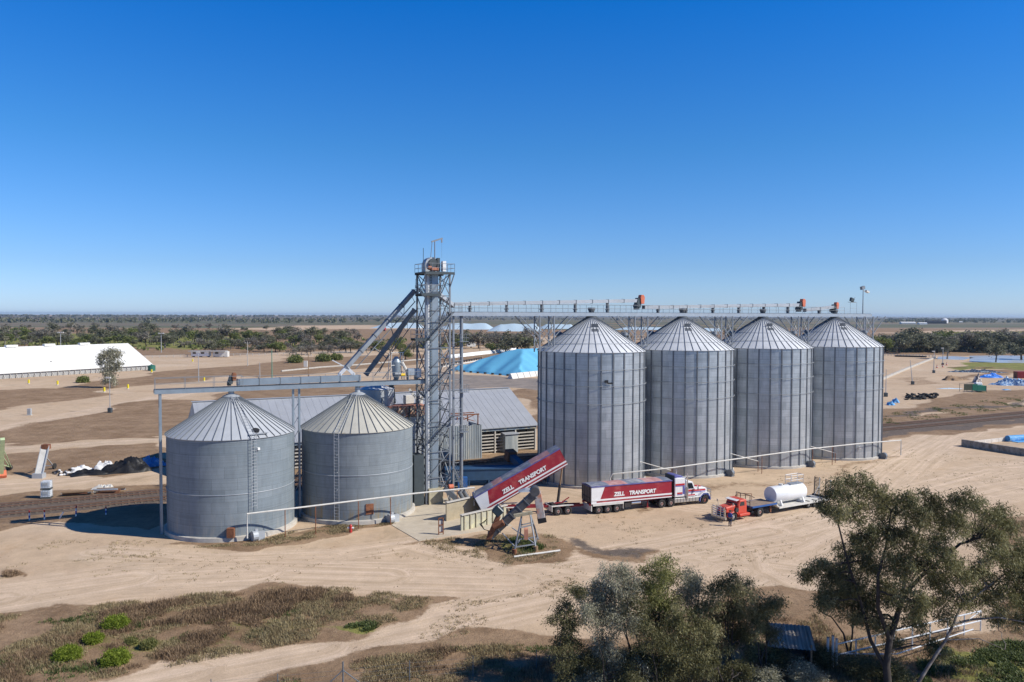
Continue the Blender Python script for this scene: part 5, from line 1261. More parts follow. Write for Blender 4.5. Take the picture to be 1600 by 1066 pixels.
for y in (-.85, .85):
    m = MB(); x = -13.45
    for dy in (-.36, .36): m.beam((x, y+dy, 1.0), (x-.12, y+dy, 3.2), .09)
    for k in range(12): m.box((x-.01*k, y, 1.15+k*.175), (.07, .7, .06))
    m.beam((x, y+.42, 1.0), (x-.12, y+.42, 3.1), .1) 
    m.build('ramp', 'greasy' , ll)
    m = MB(); m.beam((x+.05, y+.44, 1.0), (x-.1, y+.44, 3.15), .05, .16); m.beam((x+.9, y+.42, 1.1), (x, y+.42, 2.2), .06); m.build('ramp_stay', 'offwhite', ll)
MB().box((-13.2, 0, .8), (.3, 2.4, .5)).build('rear_beam', 'greasy', ll)
# white tank on the deck
tkp = org-fd_*3.2; wt = thing('water_tank', 'white cylindrical tank with a railed hatch on the low loader', 'tank', tkp-fd_*6.75+Vector((0, 0, .87)), FA)
m = MB(); n = 36; P = []; F = []; prof = [(0, -2.75), (.98, -2.73), (1.02, -2.65), (1.02, 2.65), (.98, 2.73), (0, 2.75)]
for rr, x in prof: P += [(x, rr*math.cos(2*math.pi*i/n), 1.2+rr*math.sin(2*math.pi*i/n)) for i in range(n)]
for k in range(5): F += [(k*n+i, k*n+(i+1) % n, (k+1)*n+(i+1) % n, (k+1)*n+i) for i in range(n)]
m.add(P, F); m.build('shell', mat('tankwhite', (.74, .75, .76), .35, var=.05), wt, smooth=35)
m = MB()
for x in (-1.9, 2.0):
    m.box((x, 0, .15), (.25, 2.2, .3)); m.beam((x, 1.25, .05), (x, .95, .65), .16); m.beam((x, -1.25, .05), (x, -.95, .65), .16)
m.build('saddle', 'white', wt)
m = MB(); m.tube((.9, 0, 2.15), (.9, 0, 2.4), .28, 14); m.build('manhole', 'offwhite', wt); m = MB(); m.tube((.5, 0, 2.15), (.5, 0, 2.35), .12, 10); m.build('vent', 'greydark', wt)
m = MB(); Cx = [(-.4, -.45), (-2.6, -.45), (-2.6, .45), (-.4, .45)]
for i in range(4): handrail(m, (*Cx[i], 2.2), (*Cx[(i+1) % 4], 2.2), 1.1, 1.25, .03)
m.build('guard_rail', 'white', wt)
MB().box((-1.5, 0, 2.27), (2.2, .85, .04)).build('catwalk', 'deck', wt)

# ---- the driver: one skinned body
def person(loc, face):
    root = thing('person', 'man in a blue work shirt and navy trousers standing by the red truck', 'person', loc, face)
    def skin(name, J, E, mt, par):
        me = bpy.data.meshes.new(name); me.from_pydata([j[0] for j in J], E, []); o = bpy.data.objects.new(name, me); COL.objects.link(o); o.parent = par
        s = o.modifiers.new('s', 'SKIN'); s.use_smooth_shade = True
        for i, j in enumerate(J): me.skin_vertices[0].data[i].radius = (j[1], j[2] if len(j) > 2 else j[1])
        me.skin_vertices[0].data[0].use_root = True
        o.modifiers.new('u', 'SUBSURF').levels = 1; o.modifiers['u'].render_levels = 2; me.materials.append(MATS[mt]); return o
    mat('skin', (.42, .22, .14), .6); mat('shirt', (.02, .06, .28), .85); mat('navy', (.012, .02, .06), .85); mat('hatfelt', (.05, .04, .035), .85)
    J = [((0, 0, .95), .13, .16), ((0, 0, 1.12), .12, .15), ((0, 0, 1.32), .13, .17), ((0, 0, 1.45), .09, .12), ((0, 0, 1.53), .055), ((.015, 0, 1.62), .085, .075), ((.01, 0, 1.72), .085, .075)]
    E = [(0, 1), (1, 2), (2, 3), (3, 4), (4, 5), (5, 6)]
    for s in (-1, 1):
        b = len(J); J += [((0, s*.19, 1.42), .06), ((-.02, s*.25, 1.16), .046), ((.1, s*.2, .95), .034), ((.15, s*.18, .88), .03, .02)]; E += [(3, b), (b, b+1), (b+1, b+2), (b+2, b+3)]
        for f in range(4): c = len(J); J += [((.18+.004*f, s*(.15+.018*f), .83), .0095), ((.19, s*(.15+.018*f), .79-.006*abs(f-1)), .0085)]; E += [(b+3, c), (c, c+1)]
        c = len(J); J += [((.16, s*.145, .85), .011), ((.185, s*.13, .82), .009)]; E += [(b+3, c), (c, c+1)]
        b = len(J); J += [((0, s*.1, .88), .095), ((.02, s*.11, .5), .062), ((-.01, s*.12, .1), .043), ((.12, s*.13, .045), .045, .035)]; E += [(0, b), (b, b+1), (b+1, b+2), (b+2, b+3)]
    skin('body', J, E, 'skin', root)
    J = [((0, 0, .98), .155, .19), ((0, 0, 1.15), .14, .175), ((0, 0, 1.34), .15, .19), ((0, 0, 1.46), .11, .14)]; E = [(0, 1), (1, 2), (2, 3)]
    for s in (-1, 1): b = len(J); J += [((0, s*.2, 1.42), .078), ((-.02, s*.255, 1.16), .062), ((.07, s*.215, 1.0), .05)]; E += [(3, b), (b, b+1), (b+1, b+2)]
    skin('shirt', J, E, 'shirt', root)
    J = [((0, 0, .97), .15, .18)]; E = []
    for s in (-1, 1): b = len(J); J += [((0, s*.1, .84), .115), ((.02, s*.115, .5), .085), ((-.01, s*.12, .12), .07)]; E += [(0, b), (b, b+1), (b+1, b+2)]
    skin('trousers', J, E, 'navy', root)
    m = MB()
    for s in (-1, 1): m.box((.06, s*.125, .045), (.29, .1, .09))
    m.build('boots', 'greasy', root, bevel=.03)
    m = MB(); m.lathe([(.2, 1.725), (.21, 1.735), (.105, 1.745), (.1, 1.83), (.06, 1.85)], 20, (.01, 0, 0), cap=True); m.build('hat', 'hatfelt', root, smooth=40)
    m = MB(); m.prism([(.09, 1.66), (.125, 1.635), (.09, 1.62)], 'y', -.015, .015); m.box((.094, 0, 1.59), (.01, .05, .008)); m.box((.093, .03, 1.675), (.01, .022, .01)); m.box((.093, -.03, 1.675), (.01, .022, .01)); m.box((.01, .085, 1.65), (.04, .02, .05)); m.box((.01, -.085, 1.65), (.04, .02, .05)); m.build('face', 'skin', root)
person(g(1140.5, 822.3), FA+R(190))
def leaf_mat(name, c1, c2, c3, rough=.6, trans=.35):
    m = bpy.data.materials.new(name); m.use_nodes = True; nt = m.node_tree; L = nt.links.new
    bs = nt.nodes['Principled BSDF']; bs.inputs['Roughness'].default_value = rough; bs.inputs['Specular IOR Level'].default_value = .3
    a = _n(nt, 'ShaderNodeAttribute', attribute_name='rnd'); cr = _n(nt, 'ShaderNodeValToRGB'); L(a.outputs['Fac'], cr.inputs[0])
    e = cr.color_ramp.elements; e[0].color = (*c1, 1); e[1].color = (*c3, 1); q = e.new(.55); q.color = (*c2, 1)
    L(cr.outputs[0], bs.inputs['Base Color'])
    tr = _n(nt, 'ShaderNodeBsdfTranslucent'); L(cr.outputs[0], tr.inputs[0]); mx = _n(nt, 'ShaderNodeMixShader'); mx.inputs[0].default_value = trans
    L(bs.outputs[0], mx.inputs[1]); L(tr.outputs[0], mx.inputs[2]); L(mx.outputs[0], nt.nodes['Material Output'].inputs[0])
    MATS[name] = m; return m
leaf_mat('leaf_olive', (.10, .10, .04), (.21, .20, .085), (.38, .345, .18))
leaf_mat('leaf_grey', (.17, .17, .115), (.34, .33, .23), (.54, .51, .38))
leaf_mat('leaf_dark', (.065, .07, .03), (.135, .13, .055), (.25, .225, .11))
leaf_mat('leaf_green', (.10, .115, .03), (.21, .215, .07), (.36, .34, .13))
leaf_mat('leaf_lime', (.10, .15, .012), (.20, .26, .025), (.33, .38, .06))
leaf_mat('leaf_brown', (.12, .08, .048), (.24, .16, .095), (.42, .30, .185), .9, .15)
leaf_mat('straw', (0.170, 0.130, 0.070), (0.300, 0.240, 0.130), (0.420, 0.350, 0.200), .9, .15)
leaf_mat('herb', (.05, .075, .02), (.11, .14, .04), (.20, .23, .08))
leaf_mat('far_leaf', (.09, .10, .06), (.17, .17, .10), (.28, .27, .18))
leaf_mat('far_leaf_grey', (.13, .12, .095), (.22, .20, .16), (.34, .31, .25))
leaf_mat('far_leaf_green', (.10, .13, .035), (.18, .21, .06), (.29, .30, .11))
mat('bark', (.28, .25, .22), .9, var=.3, scale=2, col2=(.12, .095, .08), mix2=.5, scale2=1.2)
mat('bark_dark', (.055, .045, .038), .95, var=.3, scale=3)
mat('bark_pale', (.42, .38, .34), .85, var=.2, scale=2, col2=(.2, .16, .13), mix2=.55, scale2=1)

def leaves(ctr, n, sig, l, w, droop, rng):
    "drooping blades gathered round many centres -> (n,4,3)"
    ctr = np.asarray(ctr); k = rng.randint(0, len(ctr), n); s = sig if np.isscalar(sig) else np.asarray(sig)[k][:, None]
    c = ctr[k]+rng.normal(0, 1, (n, 3))*s*np.array([1, 1, .9])
    yaw = rng.rand(n)*2*np.pi; dz = -droop+(1-droop)*(rng.rand(n)*2-1)*.9; h = np.sqrt(np.clip(1-dz**2, .02, 1))
    d = np.stack([np.cos(yaw)*h, np.sin(yaw)*h, dz], 1); r = rng.normal(0, 1, (n, 3)); sd_ = np.cross(d, r); sd_ /= np.linalg.norm(sd_, axis=1)[:, None]+1e-9
    L = (l*(.6+.8*rng.rand(n)))[:, None]; W = (w*(.6+.8*rng.rand(n)))[:, None]
    return np.stack([c-sd_*W*.25, c+d*L*.45-sd_*W*.5, c+d*L, c+d*L*.45+sd_*W*.5], 1), k

def twigs_in(center, rad, n, rng, flat=1.0, shell=.55):
    v = rng.normal(0, 1, (n, 3)); v /= np.linalg.norm(v, axis=1)[:, None]; q = (shell+(1-shell)*rng.rand(n))[:, None]
    return np.asarray(center)+v*q*np.array([rad, rad, rad*flat])

def bez(a, b, up, rng, n=7, wob=.12):
    a, b = Vector(a), Vector(b); L = (b-a).length; c = a+(b-a)*.45+Vector((0, 0, up*L)); P = []
    for i in range(n+1):
        t = i/n; p = a*(1-t)**2+c*2*t*(1-t)+b*t*t
        if 0 < i < n: p += Vector(rng.normal(0, wob*L*.22, 3))
        P.append(p)
    return P

def big_tree(label, name, cat, base, trunks, clumps, lmat, seed, dens=1., ll=.2, lw=.05, bark='bark', group=None, limb=.045, sig=.23):
    """trunks: list of (polyline of world points, r0, r1); clumps: (world point, radius, flat, material or None)"""
    rng = np.random.RandomState(seed); t = thing(name, label, cat, base, 0, group); o = Vector(base)
    m = MB(); nodes = []
    for pl, r0, r1 in trunks:
        pl = [Vector(p)-o for p in pl]; m.path(pl, r0*.62, 9, r1*.62)
        for i in range(len(pl)-1):
            for k in range(4): u = (i+k/4)/(len(pl)-1); nodes.append((pl[i].lerp(pl[i+1], k/4), r0+(r1-r0)*u, u))
        nodes.append((pl[-1], r1, 1))
    m.build('trunk', bark, t, smooth=60)
    mb = MB(); by = {}
    tw = MB()
    for p, r, flat, mt in clumps:
        p = Vector(p)-o
        cand = [q for q in nodes if q[0].z < p.z+.3 and q[2] > .3] or nodes
        q = min(cand, key=lambda q: (q[0]-p).length+(.25*abs(q[0].z-p.z)))
        L = (q[0]-p).length
        P = bez(q[0], p, .08, rng); mb.path(P, max(min(q[1]*.6, .03+limb*L*.35), .025), 5, .018)
        n = max(9, int(r*r*15)); tc = twigs_in(p, r, n, rng, flat, .35)
        for c in tc[::2]: tw.path([p.lerp(P[-3], rng.rand()), (p+Vector(c))/2+Vector(rng.normal(0, .1, 3)), Vector(c)], .018, 3, .008)
        nl = int(n*150*dens); V, k = leaves(tc, nl, sig, ll, lw, .62, rng)
        by.setdefault(mt or lmat, []).append((V, np.clip(.5+.28*rng.normal(0, 1, n)[k]+.15*rng.normal(0, 1, nl), 0, 1)))
    mb.build('limbs', bark, t, smooth=60); tw.build('twigs', bark, t)
    for i, (mt, LL) in enumerate(by.items()):
        quad_cloud('foliage', np.concatenate([a for a, b in LL]), mt, t, np.concatenate([b for a, b in LL]))
    return t

# ---- the big river gum at the lower right
def A_(px, py, Y): return at(px, py, Y)
b0 = g(1392, 1075)
Y0 = b0.y
big_trunks = [
    ([g(1388, 1078), A_(1385, 1040, Y0), A_(1390, 1000, Y0+.3), A_(1402, 960, Y0+.6), A_(1412, 930, Y0+1), A_(1440, 900, Y0+1.4), A_(1500, 850, Y0+2.2), A_(1528, 842, Y0+2.6)], .42, .09),
    ([A_(1390, 1000, Y0+.3), A_(1372, 950, Y0-.3), A_(1372, 900, Y0-.5), A_(1385, 850, Y0-.4), A_(1392, 800, Y0-.2)], .24, .06),
    ([A_(1405, 950, Y0+.6), A_(1420, 880, Y0+1.0), A_(1436, 830, Y0+1.4), A_(1445, 790, Y0+1.5)], .2, .05),
    ([A_(1386, 1050, Y0), A_(1360, 1000, Y0+.6), A_(1345, 940, Y0+1.0), A_(1325, 880, Y0+1.4), A_(1310, 820, Y0+1.8), A_(1316, 780, Y0+2)], .22, .05)]
cl = []
rr = np.random.RandomState(11)
spec = [(1310, 770, 26), (1335, 758, 24), (1365, 772, 26), (1312, 805, 22), (1345, 800, 26), (1290, 792, 12), (1385, 790, 26), (1415, 778, 22), (1420, 805, 28), (1448, 780, 22), (1455, 812, 28), (1488, 800, 24),
        (1505, 782, 22), (1525, 790, 18), (1500, 820, 26), (1548, 810, 20), (1566, 803, 20), (1572, 818, 14), (1530, 838, 24), (1556, 838, 16), (1350, 835, 30), (1385, 835, 30), (1425, 845, 32), (1465, 850, 30), (1330, 865, 26), (1365, 875, 32), (1405, 885, 34), (1445, 892, 32), (1480, 875, 26),
        (1278, 885, 16), (1262, 900, 14), (1290, 900, 22), (1312, 895, 24), (1300, 925, 24), (1335, 920, 28), (1285, 940, 14), (1320, 945, 24), (1355, 945, 28), (1395, 930, 34), (1430, 940, 30), (1375, 975, 24), (1430, 975, 22), (1340, 965, 18), (1460, 930, 24), (1395, 1000, 14), (1460, 1010, 12)]
for px, py, rp in spec:
    dY = rr.uniform(-2.2, 3.2) if rp > 20 else rr.uniform(-1, 2); Y = Y0+dY+.6; r = rp/FPX*Y
    cl.append((A_(px, py, Y), r, .85, 'leaf_dark' if rr.rand() < .4 else None))
big_tree('large dark gum tree with spreading crown, its forked trunk in front of the pipe yard', 'gum_tree', 'tree', b0, big_trunks, cl, 'leaf_olive', 5, dens=.70, ll=.25, lw=.05, bark='bark_dark')
b1 = g(1424, 1085); Y1 = b1.y
tr2 = [([b1, A_(1448, 1045, Y1), A_(1478, 1000, Y1+.4), A_(1490, 975, Y1+.6), A_(1500, 950, Y1+.8), A_(1510, 930, Y1+1.5)], .2, .07),
       ([A_(1490, 975, Y1+.6), A_(1520, 968, Y1+1.0), A_(1560, 965, Y1+1.4), A_(1600, 972, Y1+1.8), A_(1640, 965, Y1+2)], .14, .04),
       ([A_(1500, 950, Y1+.8), A_(1540, 920, Y1+1.5), A_(1580, 890, Y1+2), A_(1600, 860, Y1+2.4)], .13, .05),
       ([A_(1478, 1000, Y1+.4), A_(1530, 998, Y1), A_(1570, 1015, Y1-.3)], .07, .02)]
cl = []
for px, py, rp in [(1500, 900, 26), (1530, 880, 26), (1565, 870, 24), (1600, 880, 26), (1635, 890, 26), (1540, 910, 30), (1580, 905, 30), (1615, 915, 28), (1500, 930, 24), (1535, 940, 26), (1572, 935, 26), (1605, 945, 24), (1640, 940, 26), (1470, 905, 20), (1560, 860, 18), (1590, 855, 18), (1675, 910, 28), (1480, 960, 14), (1560, 965, 14), (1600, 968, 16), (1470, 1025, 14)]:
    Y = Y1+rr.uniform(-.8, 3.5); cl.append((A_(px, py, Y), rp/FPX*Y, .85, 'leaf_dark' if rr.rand() < .25 else None))
big_tree('leaning gum tree with pale bare branches low over the green weeds', 'gum_tree', 'tree', b1, tr2, cl, 'leaf_olive', 6, dens=.55, ll=.25, lw=.05, bark='bark')
b2 = g(1327, 1028)
big_tree('slim twin stemmed young gum beside the three upright pipes', 'gum_tree', 'tree', b2,
         [([b2, A_(1318, 990, b2.y+.2), A_(1300, 965, b2.y+.5), A_(1280, 955, b2.y+.8)], .13, .04), ([b2, A_(1332, 990, b2.y), A_(1332, 940, b2.y), A_(1345, 900, b2.y)], .12, .04)],
         [(A_(1330, 915, b2.y), .85, .9, None), (A_(1348, 895, b2.y+.5), .9, .9, None), (A_(1308, 940, b2.y+.4), .7, .9, None), (A_(1290, 930, b2.y+.6), .6, .9, None), (A_(1345, 935, b2.y-.4), .8, .9, None)], 'leaf_dark', 7, dens=.8, bark='bark_dark')

# ---- grove of young gums at the bottom centre
grove = [ # label, base px, base py, mats, clumps(px,py,r)
 ('grey leaved gum with a tall silvery crown, tallest on the near side of the grove', 1000, 1070, 'leaf_grey', [(962, 898, 26), (945, 915, 26), (978, 918, 28), (925, 930, 26), (955, 940, 32), (990, 948, 26), (935, 960, 30), (970, 972, 32), (915, 955, 18), (900, 920, 14)]),
 ('dark gum at the outer end of the grove, thin and open beside the sandy track', 880, 1078, 'leaf_dark', [(885, 945, 18), (872, 965, 16), (895, 975, 22), (875, 995, 20), (900, 1005, 22), (880, 1025, 22), (905, 1040, 22), (885, 1055, 20)]),
 ('olive gum with a rounded leafy top rising behind the silvery one', 1030, 1055, 'leaf_green', [(1032, 880, 22), (1015, 898, 22), (1045, 905, 22), (1005, 925, 24), (1035, 930, 28), (1052, 940, 18), (1020, 955, 28), (1045, 965, 24), (1000, 975, 22)]),
 ('pale drooping sapling with silver foliage low in front of the grove', 950, 1090, 'leaf_grey', [(935, 1000, 22), (955, 1015, 28), (930, 1035, 26), (965, 1045, 28), (985, 1060, 26), (940, 1068, 26), (1000, 1045, 20), (915, 1060, 20), (1010, 1068, 22)]),
 ('slender grey gum standing slightly apart with a narrow crown and gap beside it', 1085, 1040, 'leaf_grey', [(1082, 898, 16), (1078, 918, 20), (1092, 925, 18), (1070, 935, 18), (1086, 948, 18)]),
 ('broad dark olive gum at the middle of the grove with many thin stems', 1075, 1072, 'leaf_olive', [(1060, 960, 24), (1085, 968, 24), (1045, 985, 26), (1075, 995, 30), (1105, 985, 24), (1055, 1015, 28), (1090, 1020, 28), (1040, 1035, 24), (1115, 1010, 22), (1070, 1042, 22)]),
 ('wide olive gum with mixed green and grey leaves facing the red truck', 1140, 1060, 'leaf_olive', [(1140, 908, 20), (1125, 922, 22), (1155, 920, 22), (1112, 940, 20), (1140, 945, 28), (1168, 940, 24), (1125, 965, 24), (1155, 970, 28), (1180, 962, 20), (1135, 995, 24), (1165, 998, 24)]),
 ('green gum with thin crown beside the small iron roofed shelter', 1190, 1062, 'leaf_olive', [(1195, 935, 20), (1210, 948, 16), (1185, 955, 18), (1200, 970, 18), (1180, 985, 20), (1205, 990, 12), (1170, 1015, 16), (1190, 1015, 14)]),
 ('dark bushy sapling low behind the pale drooping one, in the heart of the grove', 1020, 1085, 'leaf_dark', [(1010, 990, 24), (1035, 1000, 22), (995, 1015, 22), (1025, 1035, 24), (1050, 1055, 20), (1000, 1075, 20)]),
 ('small green sapling in the shade at the far end of the grove', 1135, 1088, 'leaf_dark', [(1120, 1035, 18), (1145, 1040, 18), (1100, 1050, 16), (1165, 1050, 14), (1135, 1060, 16)])]
for i, (lb, bx, by_, mt, cs) in enumerate(grove):
    rr = np.random.RandomState(40+i); b = g(bx, by_); tr_ = []
    tops = [c for c in cs if c[2] >= 18][:4] or cs[:3]
    for k, (px, py, rp) in enumerate(tops[:3]):
        Y = b.y+rr.uniform(-.6, 1.0); top = A_(px, py+8, Y); st = b+Vector(rr.uniform(-.3, .3, 3)*np.array([1, 1, 0]))
        tr_.append(([st, st.lerp(top, .35)+Vector((rr.uniform(-.3, .3), rr.uniform(-.2, .2), .3)), st.lerp(top, .7)+Vector((rr.uniform(-.2, .2), 0, .2)), top], .1, .03))
    cl = []
    for px, py, rp in cs:
        Y = b.y+rr.uniform(-.9, 1.6); cl.append((A_(px, py, Y), rp/FPX*Y, .9, 'leaf_dark' if rr.rand() < .18 else None))
    big_tree(lb, 'gum_tree', 'tree', b, tr_, cl, mt, 60+i, dens=.74, ll=.21, lw=.045, group='grove of young gum trees', bark='bark_dark')
# dark bushes in the corner by the shelter
for lb, px, py, r, mt in (('low dark bush beside the three upright pipes', 1285, 1040, 1.1, 'leaf_dark'), ('grey dead bush below the iron roofed shelter', 1262, 1072, 1.2, 'leaf_grey'), ('dark bush at the foot of the large gum', 1345, 1058, 1.2, 'leaf_dark'), ('dark leafy bush hiding the front of the iron roofed shelter', 1215, 1050, 1.35, 'leaf_dark'), ('grey leafed bush at the bottom edge next to the shelter', 1195, 1075, 1.1, 'leaf_grey'), ('brownish low bush between shelter and pipes', 1240, 1052, 1.0, 'leaf_brown'), ('olive low bush in front of the leaning gum', 1395, 1064, 1.1, 'leaf_olive')):
    b = g(px, py); rng = np.random.RandomState(px); t = thing('bush', lb, 'bush', b)
    m = MB()
    for k in range(7): q = Vector((rng.uniform(-.8, .8)*r, rng.uniform(-.5, .5)*r, rng.uniform(.4, 1.1)*r)); m.path(bez((0, 0, 0), q, .1, rng), .03, 4, .012)
    m.build('stems', 'bark_dark', t); tc = twigs_in((0, 0, r*.55), r, 60, rng, .6, .3); V, k = leaves(tc, 7000, .22, .15, .05, .3, rng); V[:, :, 2] = np.abs(V[:, :, 2]); quad_cloud('foliage', V, mt, t)

# ---- lone tree on the left paddock
b = g(172, 606); Yt = b.y; rr = np.random.RandomState(2); cs = [(172, 552, 12), (162, 556, 9), (182, 553, 9), (158, 566, 6), (172, 566, 10), (186, 566, 6), (165, 578, 9), (180, 575, 8), (172, 588, 9), (165, 596, 6), (178, 598, 5)]
big_tree('lone grey-green tree standing before the white shed', 'gum_tree', 'tree', b, [([b, A_(173, 590, Yt), A_(171, 572, Yt), A_(173, 556, Yt)], .3, .08)], [(A_(px, py, Yt+rr.uniform(-1.5, 1.5)), rp/FPX*Yt, .9, None) for px, py, rp in cs], 'leaf_grey', 9, dens=.075, ll=.55, lw=.22, sig=.45)

# ---- bushes in the yard
def round_bush(label, px, py, r, mt, h=.7, n=2500, ll=.12, lw=.05, group=None, seed=0):
    b = g(px, py); rng = np.random.RandomState(seed+int(px)); t = thing('bush', label, 'bush', b, 0, group); sc = max(1, b.y/110)
    tc = twigs_in((0, 0, r*h*.45), r*.9, 110, rng, h*.6, .6); V, k = leaves(tc, n, .13*r, ll*sc, lw*sc, -.35, rng); V[:, :, 2] = np.abs(V[:, :, 2])
    quad_cloud('foliage', V, mt, t); m = MB()
    for k in range(5): m.path(bez((0, 0, 0), (rng.uniform(-.6, .6)*r, rng.uniform(-.6, .6)*r, r*h*.7), .1, rng), .03*sc, 4, .01)
    m.build('stems', 'bark_dark', t); return t
for a in (('bright lime green round shrub, uppermost in the scrub island', 180, 981, 1.0, 'leaf_lime'), ('lime green shrub near the lower edge of the scrub island, the roundest one', 180, 1036, 1.0, 'leaf_lime'), ('lime green shrub with a dark side, between the two roundest and the frame edge', 105, 1030, .95, 'leaf_lime'), ('small lime green shrub in the middle of the scrub island', 147, 1003, .7, 'leaf_lime'), ('tiny lime green tuft right of the small lime shrub', 205, 1006, .42, 'leaf_green'), ('loose yellow green shrub low among the brown scrub', 232, 1012, .6, 'leaf_green')):
    round_bush(*a, h=.75, n=9000, ll=.11, lw=.05)
round_bush('low dull brown-green tussock alone on the pale sand at the frame edge', 17, 899, .8, 'leaf_brown', .25, 1500)
for a in (('rounded dark bush in the paddock, first of three beyond the conveyor', 461, 567, 4.2, 'far_leaf_green'), ('rounded dark bush, middle of three beyond the conveyor', 505, 565, 4.2, 'far_leaf_green'), ('rounded dark bush, last of three beyond the conveyor', 525, 563, 3.6, 'far_leaf_green'), ('small dark bush in front of the white shed', 130, 598, 2.2, 'far_leaf_green')):
    round_bush(*a, h=.8, n=1800, ll=.2, lw=.11)

# ---- scrub, dry grass: ground cover nobody could count
def in_poly(P, q):
    ins = np.zeros(len(P), bool)
    for i in range(len(q)):
        a, b = q[i], q[(i+1) % len(q)]; c = ((a[1] > P[:, 1]) != (b[1] > P[:, 1]))
        with np.errstate(divide='ignore', invalid='ignore'): xi = (b[0]-a[0])*(P[:, 1]-a[1])/(b[1]-a[1])+a[0]
        ins ^= c & (P[:, 0] < xi)
    return ins
def sample(poly_px, n, rng, shrink=0):
    q = np.array([tuple(g(*p)[:2]) for p in poly_px]); out = np.zeros((0, 2)); mn, mx = q.min(0), q.max(0)
    while len(out) < n: P = mn+rng.rand(n, 2)*(mx-mn); out = np.concatenate([out, P[in_poly(P, q)]])
    return out[:n]
def fbm(P, s, seed):
    r = np.random.RandomState(seed); v = np.zeros(len(P))
    for k in range(7): a = r.rand()*6.28; f = s*(1.0+.55*k); v += np.sin(P[:, 0]*f*math.cos(a)+P[:, 1]*f*math.sin(a)+r.rand()*6.28)/(1+.35*k)
    return v
def tufts(name, P, blades, h, w, mt, rng, spread=.14, lean=.5, kind='stuff', hv=None):
    n = len(P)*blades; k = np.repeat(np.arange(len(P)), blades); c = np.zeros((n, 3)); c[:, :2] = P[k]+rng.normal(0, spread, (n, 2))
    hh = (h*(.5+.8*rng.rand(n)))*(hv[k] if hv is not None else 1); yaw = rng.rand(n)*6.283; le = lean*rng.rand(n)*hh
    top = c+np.stack([np.cos(yaw)*le, np.sin(yaw)*le, hh], 1); s2 = np.stack([-np.sin(yaw), np.cos(yaw), np.zeros(n)], 1)*(w*(.5+rng.rand(n)))[:, None]
    V = np.stack([c-s2*.5, c+s2*.5, top+s2*.25, top-s2*.25], 1)
    base = np.clip(.5+.25*rng.normal(0, 1, len(P)), 0, 1)
    o = quad_cloud(name, V, mt, None, np.clip(base[k]+.15*rng.normal(0, 1, n), 0, 1)); o['kind'] = 'stuff'; return o
rng = np.random.RandomState(77)
ISLc = [(p[0], p[1]+2) for p in ISL]
def scrub(name, polys, dens, thr, sc, seed, blades, h, w, mt, spread, lean, inv=False):
    P = np.concatenate([sample(pl, n, rng) for pl, n in polys]); f = fbm(P, sc, seed); keep = f > thr; P = P[keep]; hv = np.clip(.55+.35*(f[keep]-thr), .4, 1.3)
    return tufts(name, P, blades, h, w, mt, rng, spread, lean, hv=hv)
ISL2 = [(-60, 985), (60, 972), (200, 950), (330, 932), (430, 922), (540, 924), (545, 945), (500, 985), (400, 1008), (300, 1028), (200, 1046), (120, 1062), (40, 1100), (-200, 1140)]
LOW2 = [(420, 1068), (520, 1040), (640, 1018), (780, 1008), (865, 1010), (1000, 1080), (700, 1200), (350, 1160)]
RG2 = [(880, 1030), (1000, 1010), (1190, 950), (1215, 935), (1270, 955), (1300, 990), (1420, 1015), (1560, 950), (1660, 920), (1760, 1060), (1760, 1200), (860, 1200)]
scrub('dry_grass', [(ISL, 14000), (LOW2, 9000), (RG2, 9000)], 1, -.25, .5, 1, 9, .2, .03, 'straw', .12, .8)
scrub('brown_scrub', [(ISL2, 9000), (LOW2, 2600), (RG2, 2500)], 1, .55, .75, 2, 20, .30, .026, 'leaf_brown', .2, 1.1)
scrub('brown_scrub', [([(280, 940), (430, 924), (545, 924), (552, 940), (480, 952), (380, 965), (290, 975), (150, 985), (160, 960)], 2600)], 1, -.3, .8, 8, 22, .38, .03, 'leaf_brown', .2, .8)
scrub('green_weeds', [(ISL2, 2500), (LOW2, 1500)], 1, 1.0, .6, 5, 14, .2, .05, 'herb', .16, 1.2)
scrub('green_weeds', [([(1440, 1040), (1480, 1005), (1520, 995), (1610, 1010), (1660, 1040), (1640, 1110), (1440, 1110)], 2600), ([(540, 978), (580, 972), (592, 980), (560, 990)], 60)], 1, .2, 1.0, 6, 24, .22, .09, 'herb', .2, 1.4)
scrub('dry_grass', [([(395, 848), (470, 828), (560, 816), (620, 818), (520, 836), (430, 852), (300, 856)], 1800), ([(650, 848), (730, 838), (790, 838), (860, 836), (890, 852), (860, 872), (800, 884), (710, 865)], 1800), ([(1550, 815), (1660, 815), (1700, 880), (1600, 900), (1565, 870)], 2500)], 1, -.4, .9, 7, 8, .16, .035, 'straw', .15, .9)
scrub('green_weeds', [([(780, 845), (815, 840), (850, 856), (820, 868)], 500), ([(1375, 668), (1640, 630), (1640, 612), (1375, 648)], 1500)], 1, .3, .5, 9, 10, .25, .06, 'herb', .2, 1.)

PT = np.concatenate([sample([(-60, 930), (0, 900), (250, 860), (640, 855), (900, 880), (1200, 850), (1280, 900), (900, 985), (700, 960), (560, 915), (200, 935)], 900, rng), sample([(-40, 845), (240, 845), (250, 870), (0, 890)], 500, rng), sample([(900, 800), (1130, 800), (1280, 800), (1200, 900), (960, 930)], 500, rng), sample([(1150, 735), (1420, 700), (1600, 720), (1600, 780), (1300, 770)], 500, rng), sample([(720, 940), (900, 900), (900, 985), (650, 1000)], 600, rng)])
PT = PT[fbm(PT, .35, 12) > .2]
tufts('sparse_tufts', PT, 7, .10, .04, 'straw', rng, .13, 1.6)
PB = np.concatenate([sample([(-60, 1060), (-60, 850), (700, 840), (1300, 780), (1600, 720), (1600, 800), (1250, 920), (850, 1000), (500, 1040), (200, 1066)], 5200, rng)])
PB = PB[fbm(PB, .3, 13) > -.2]
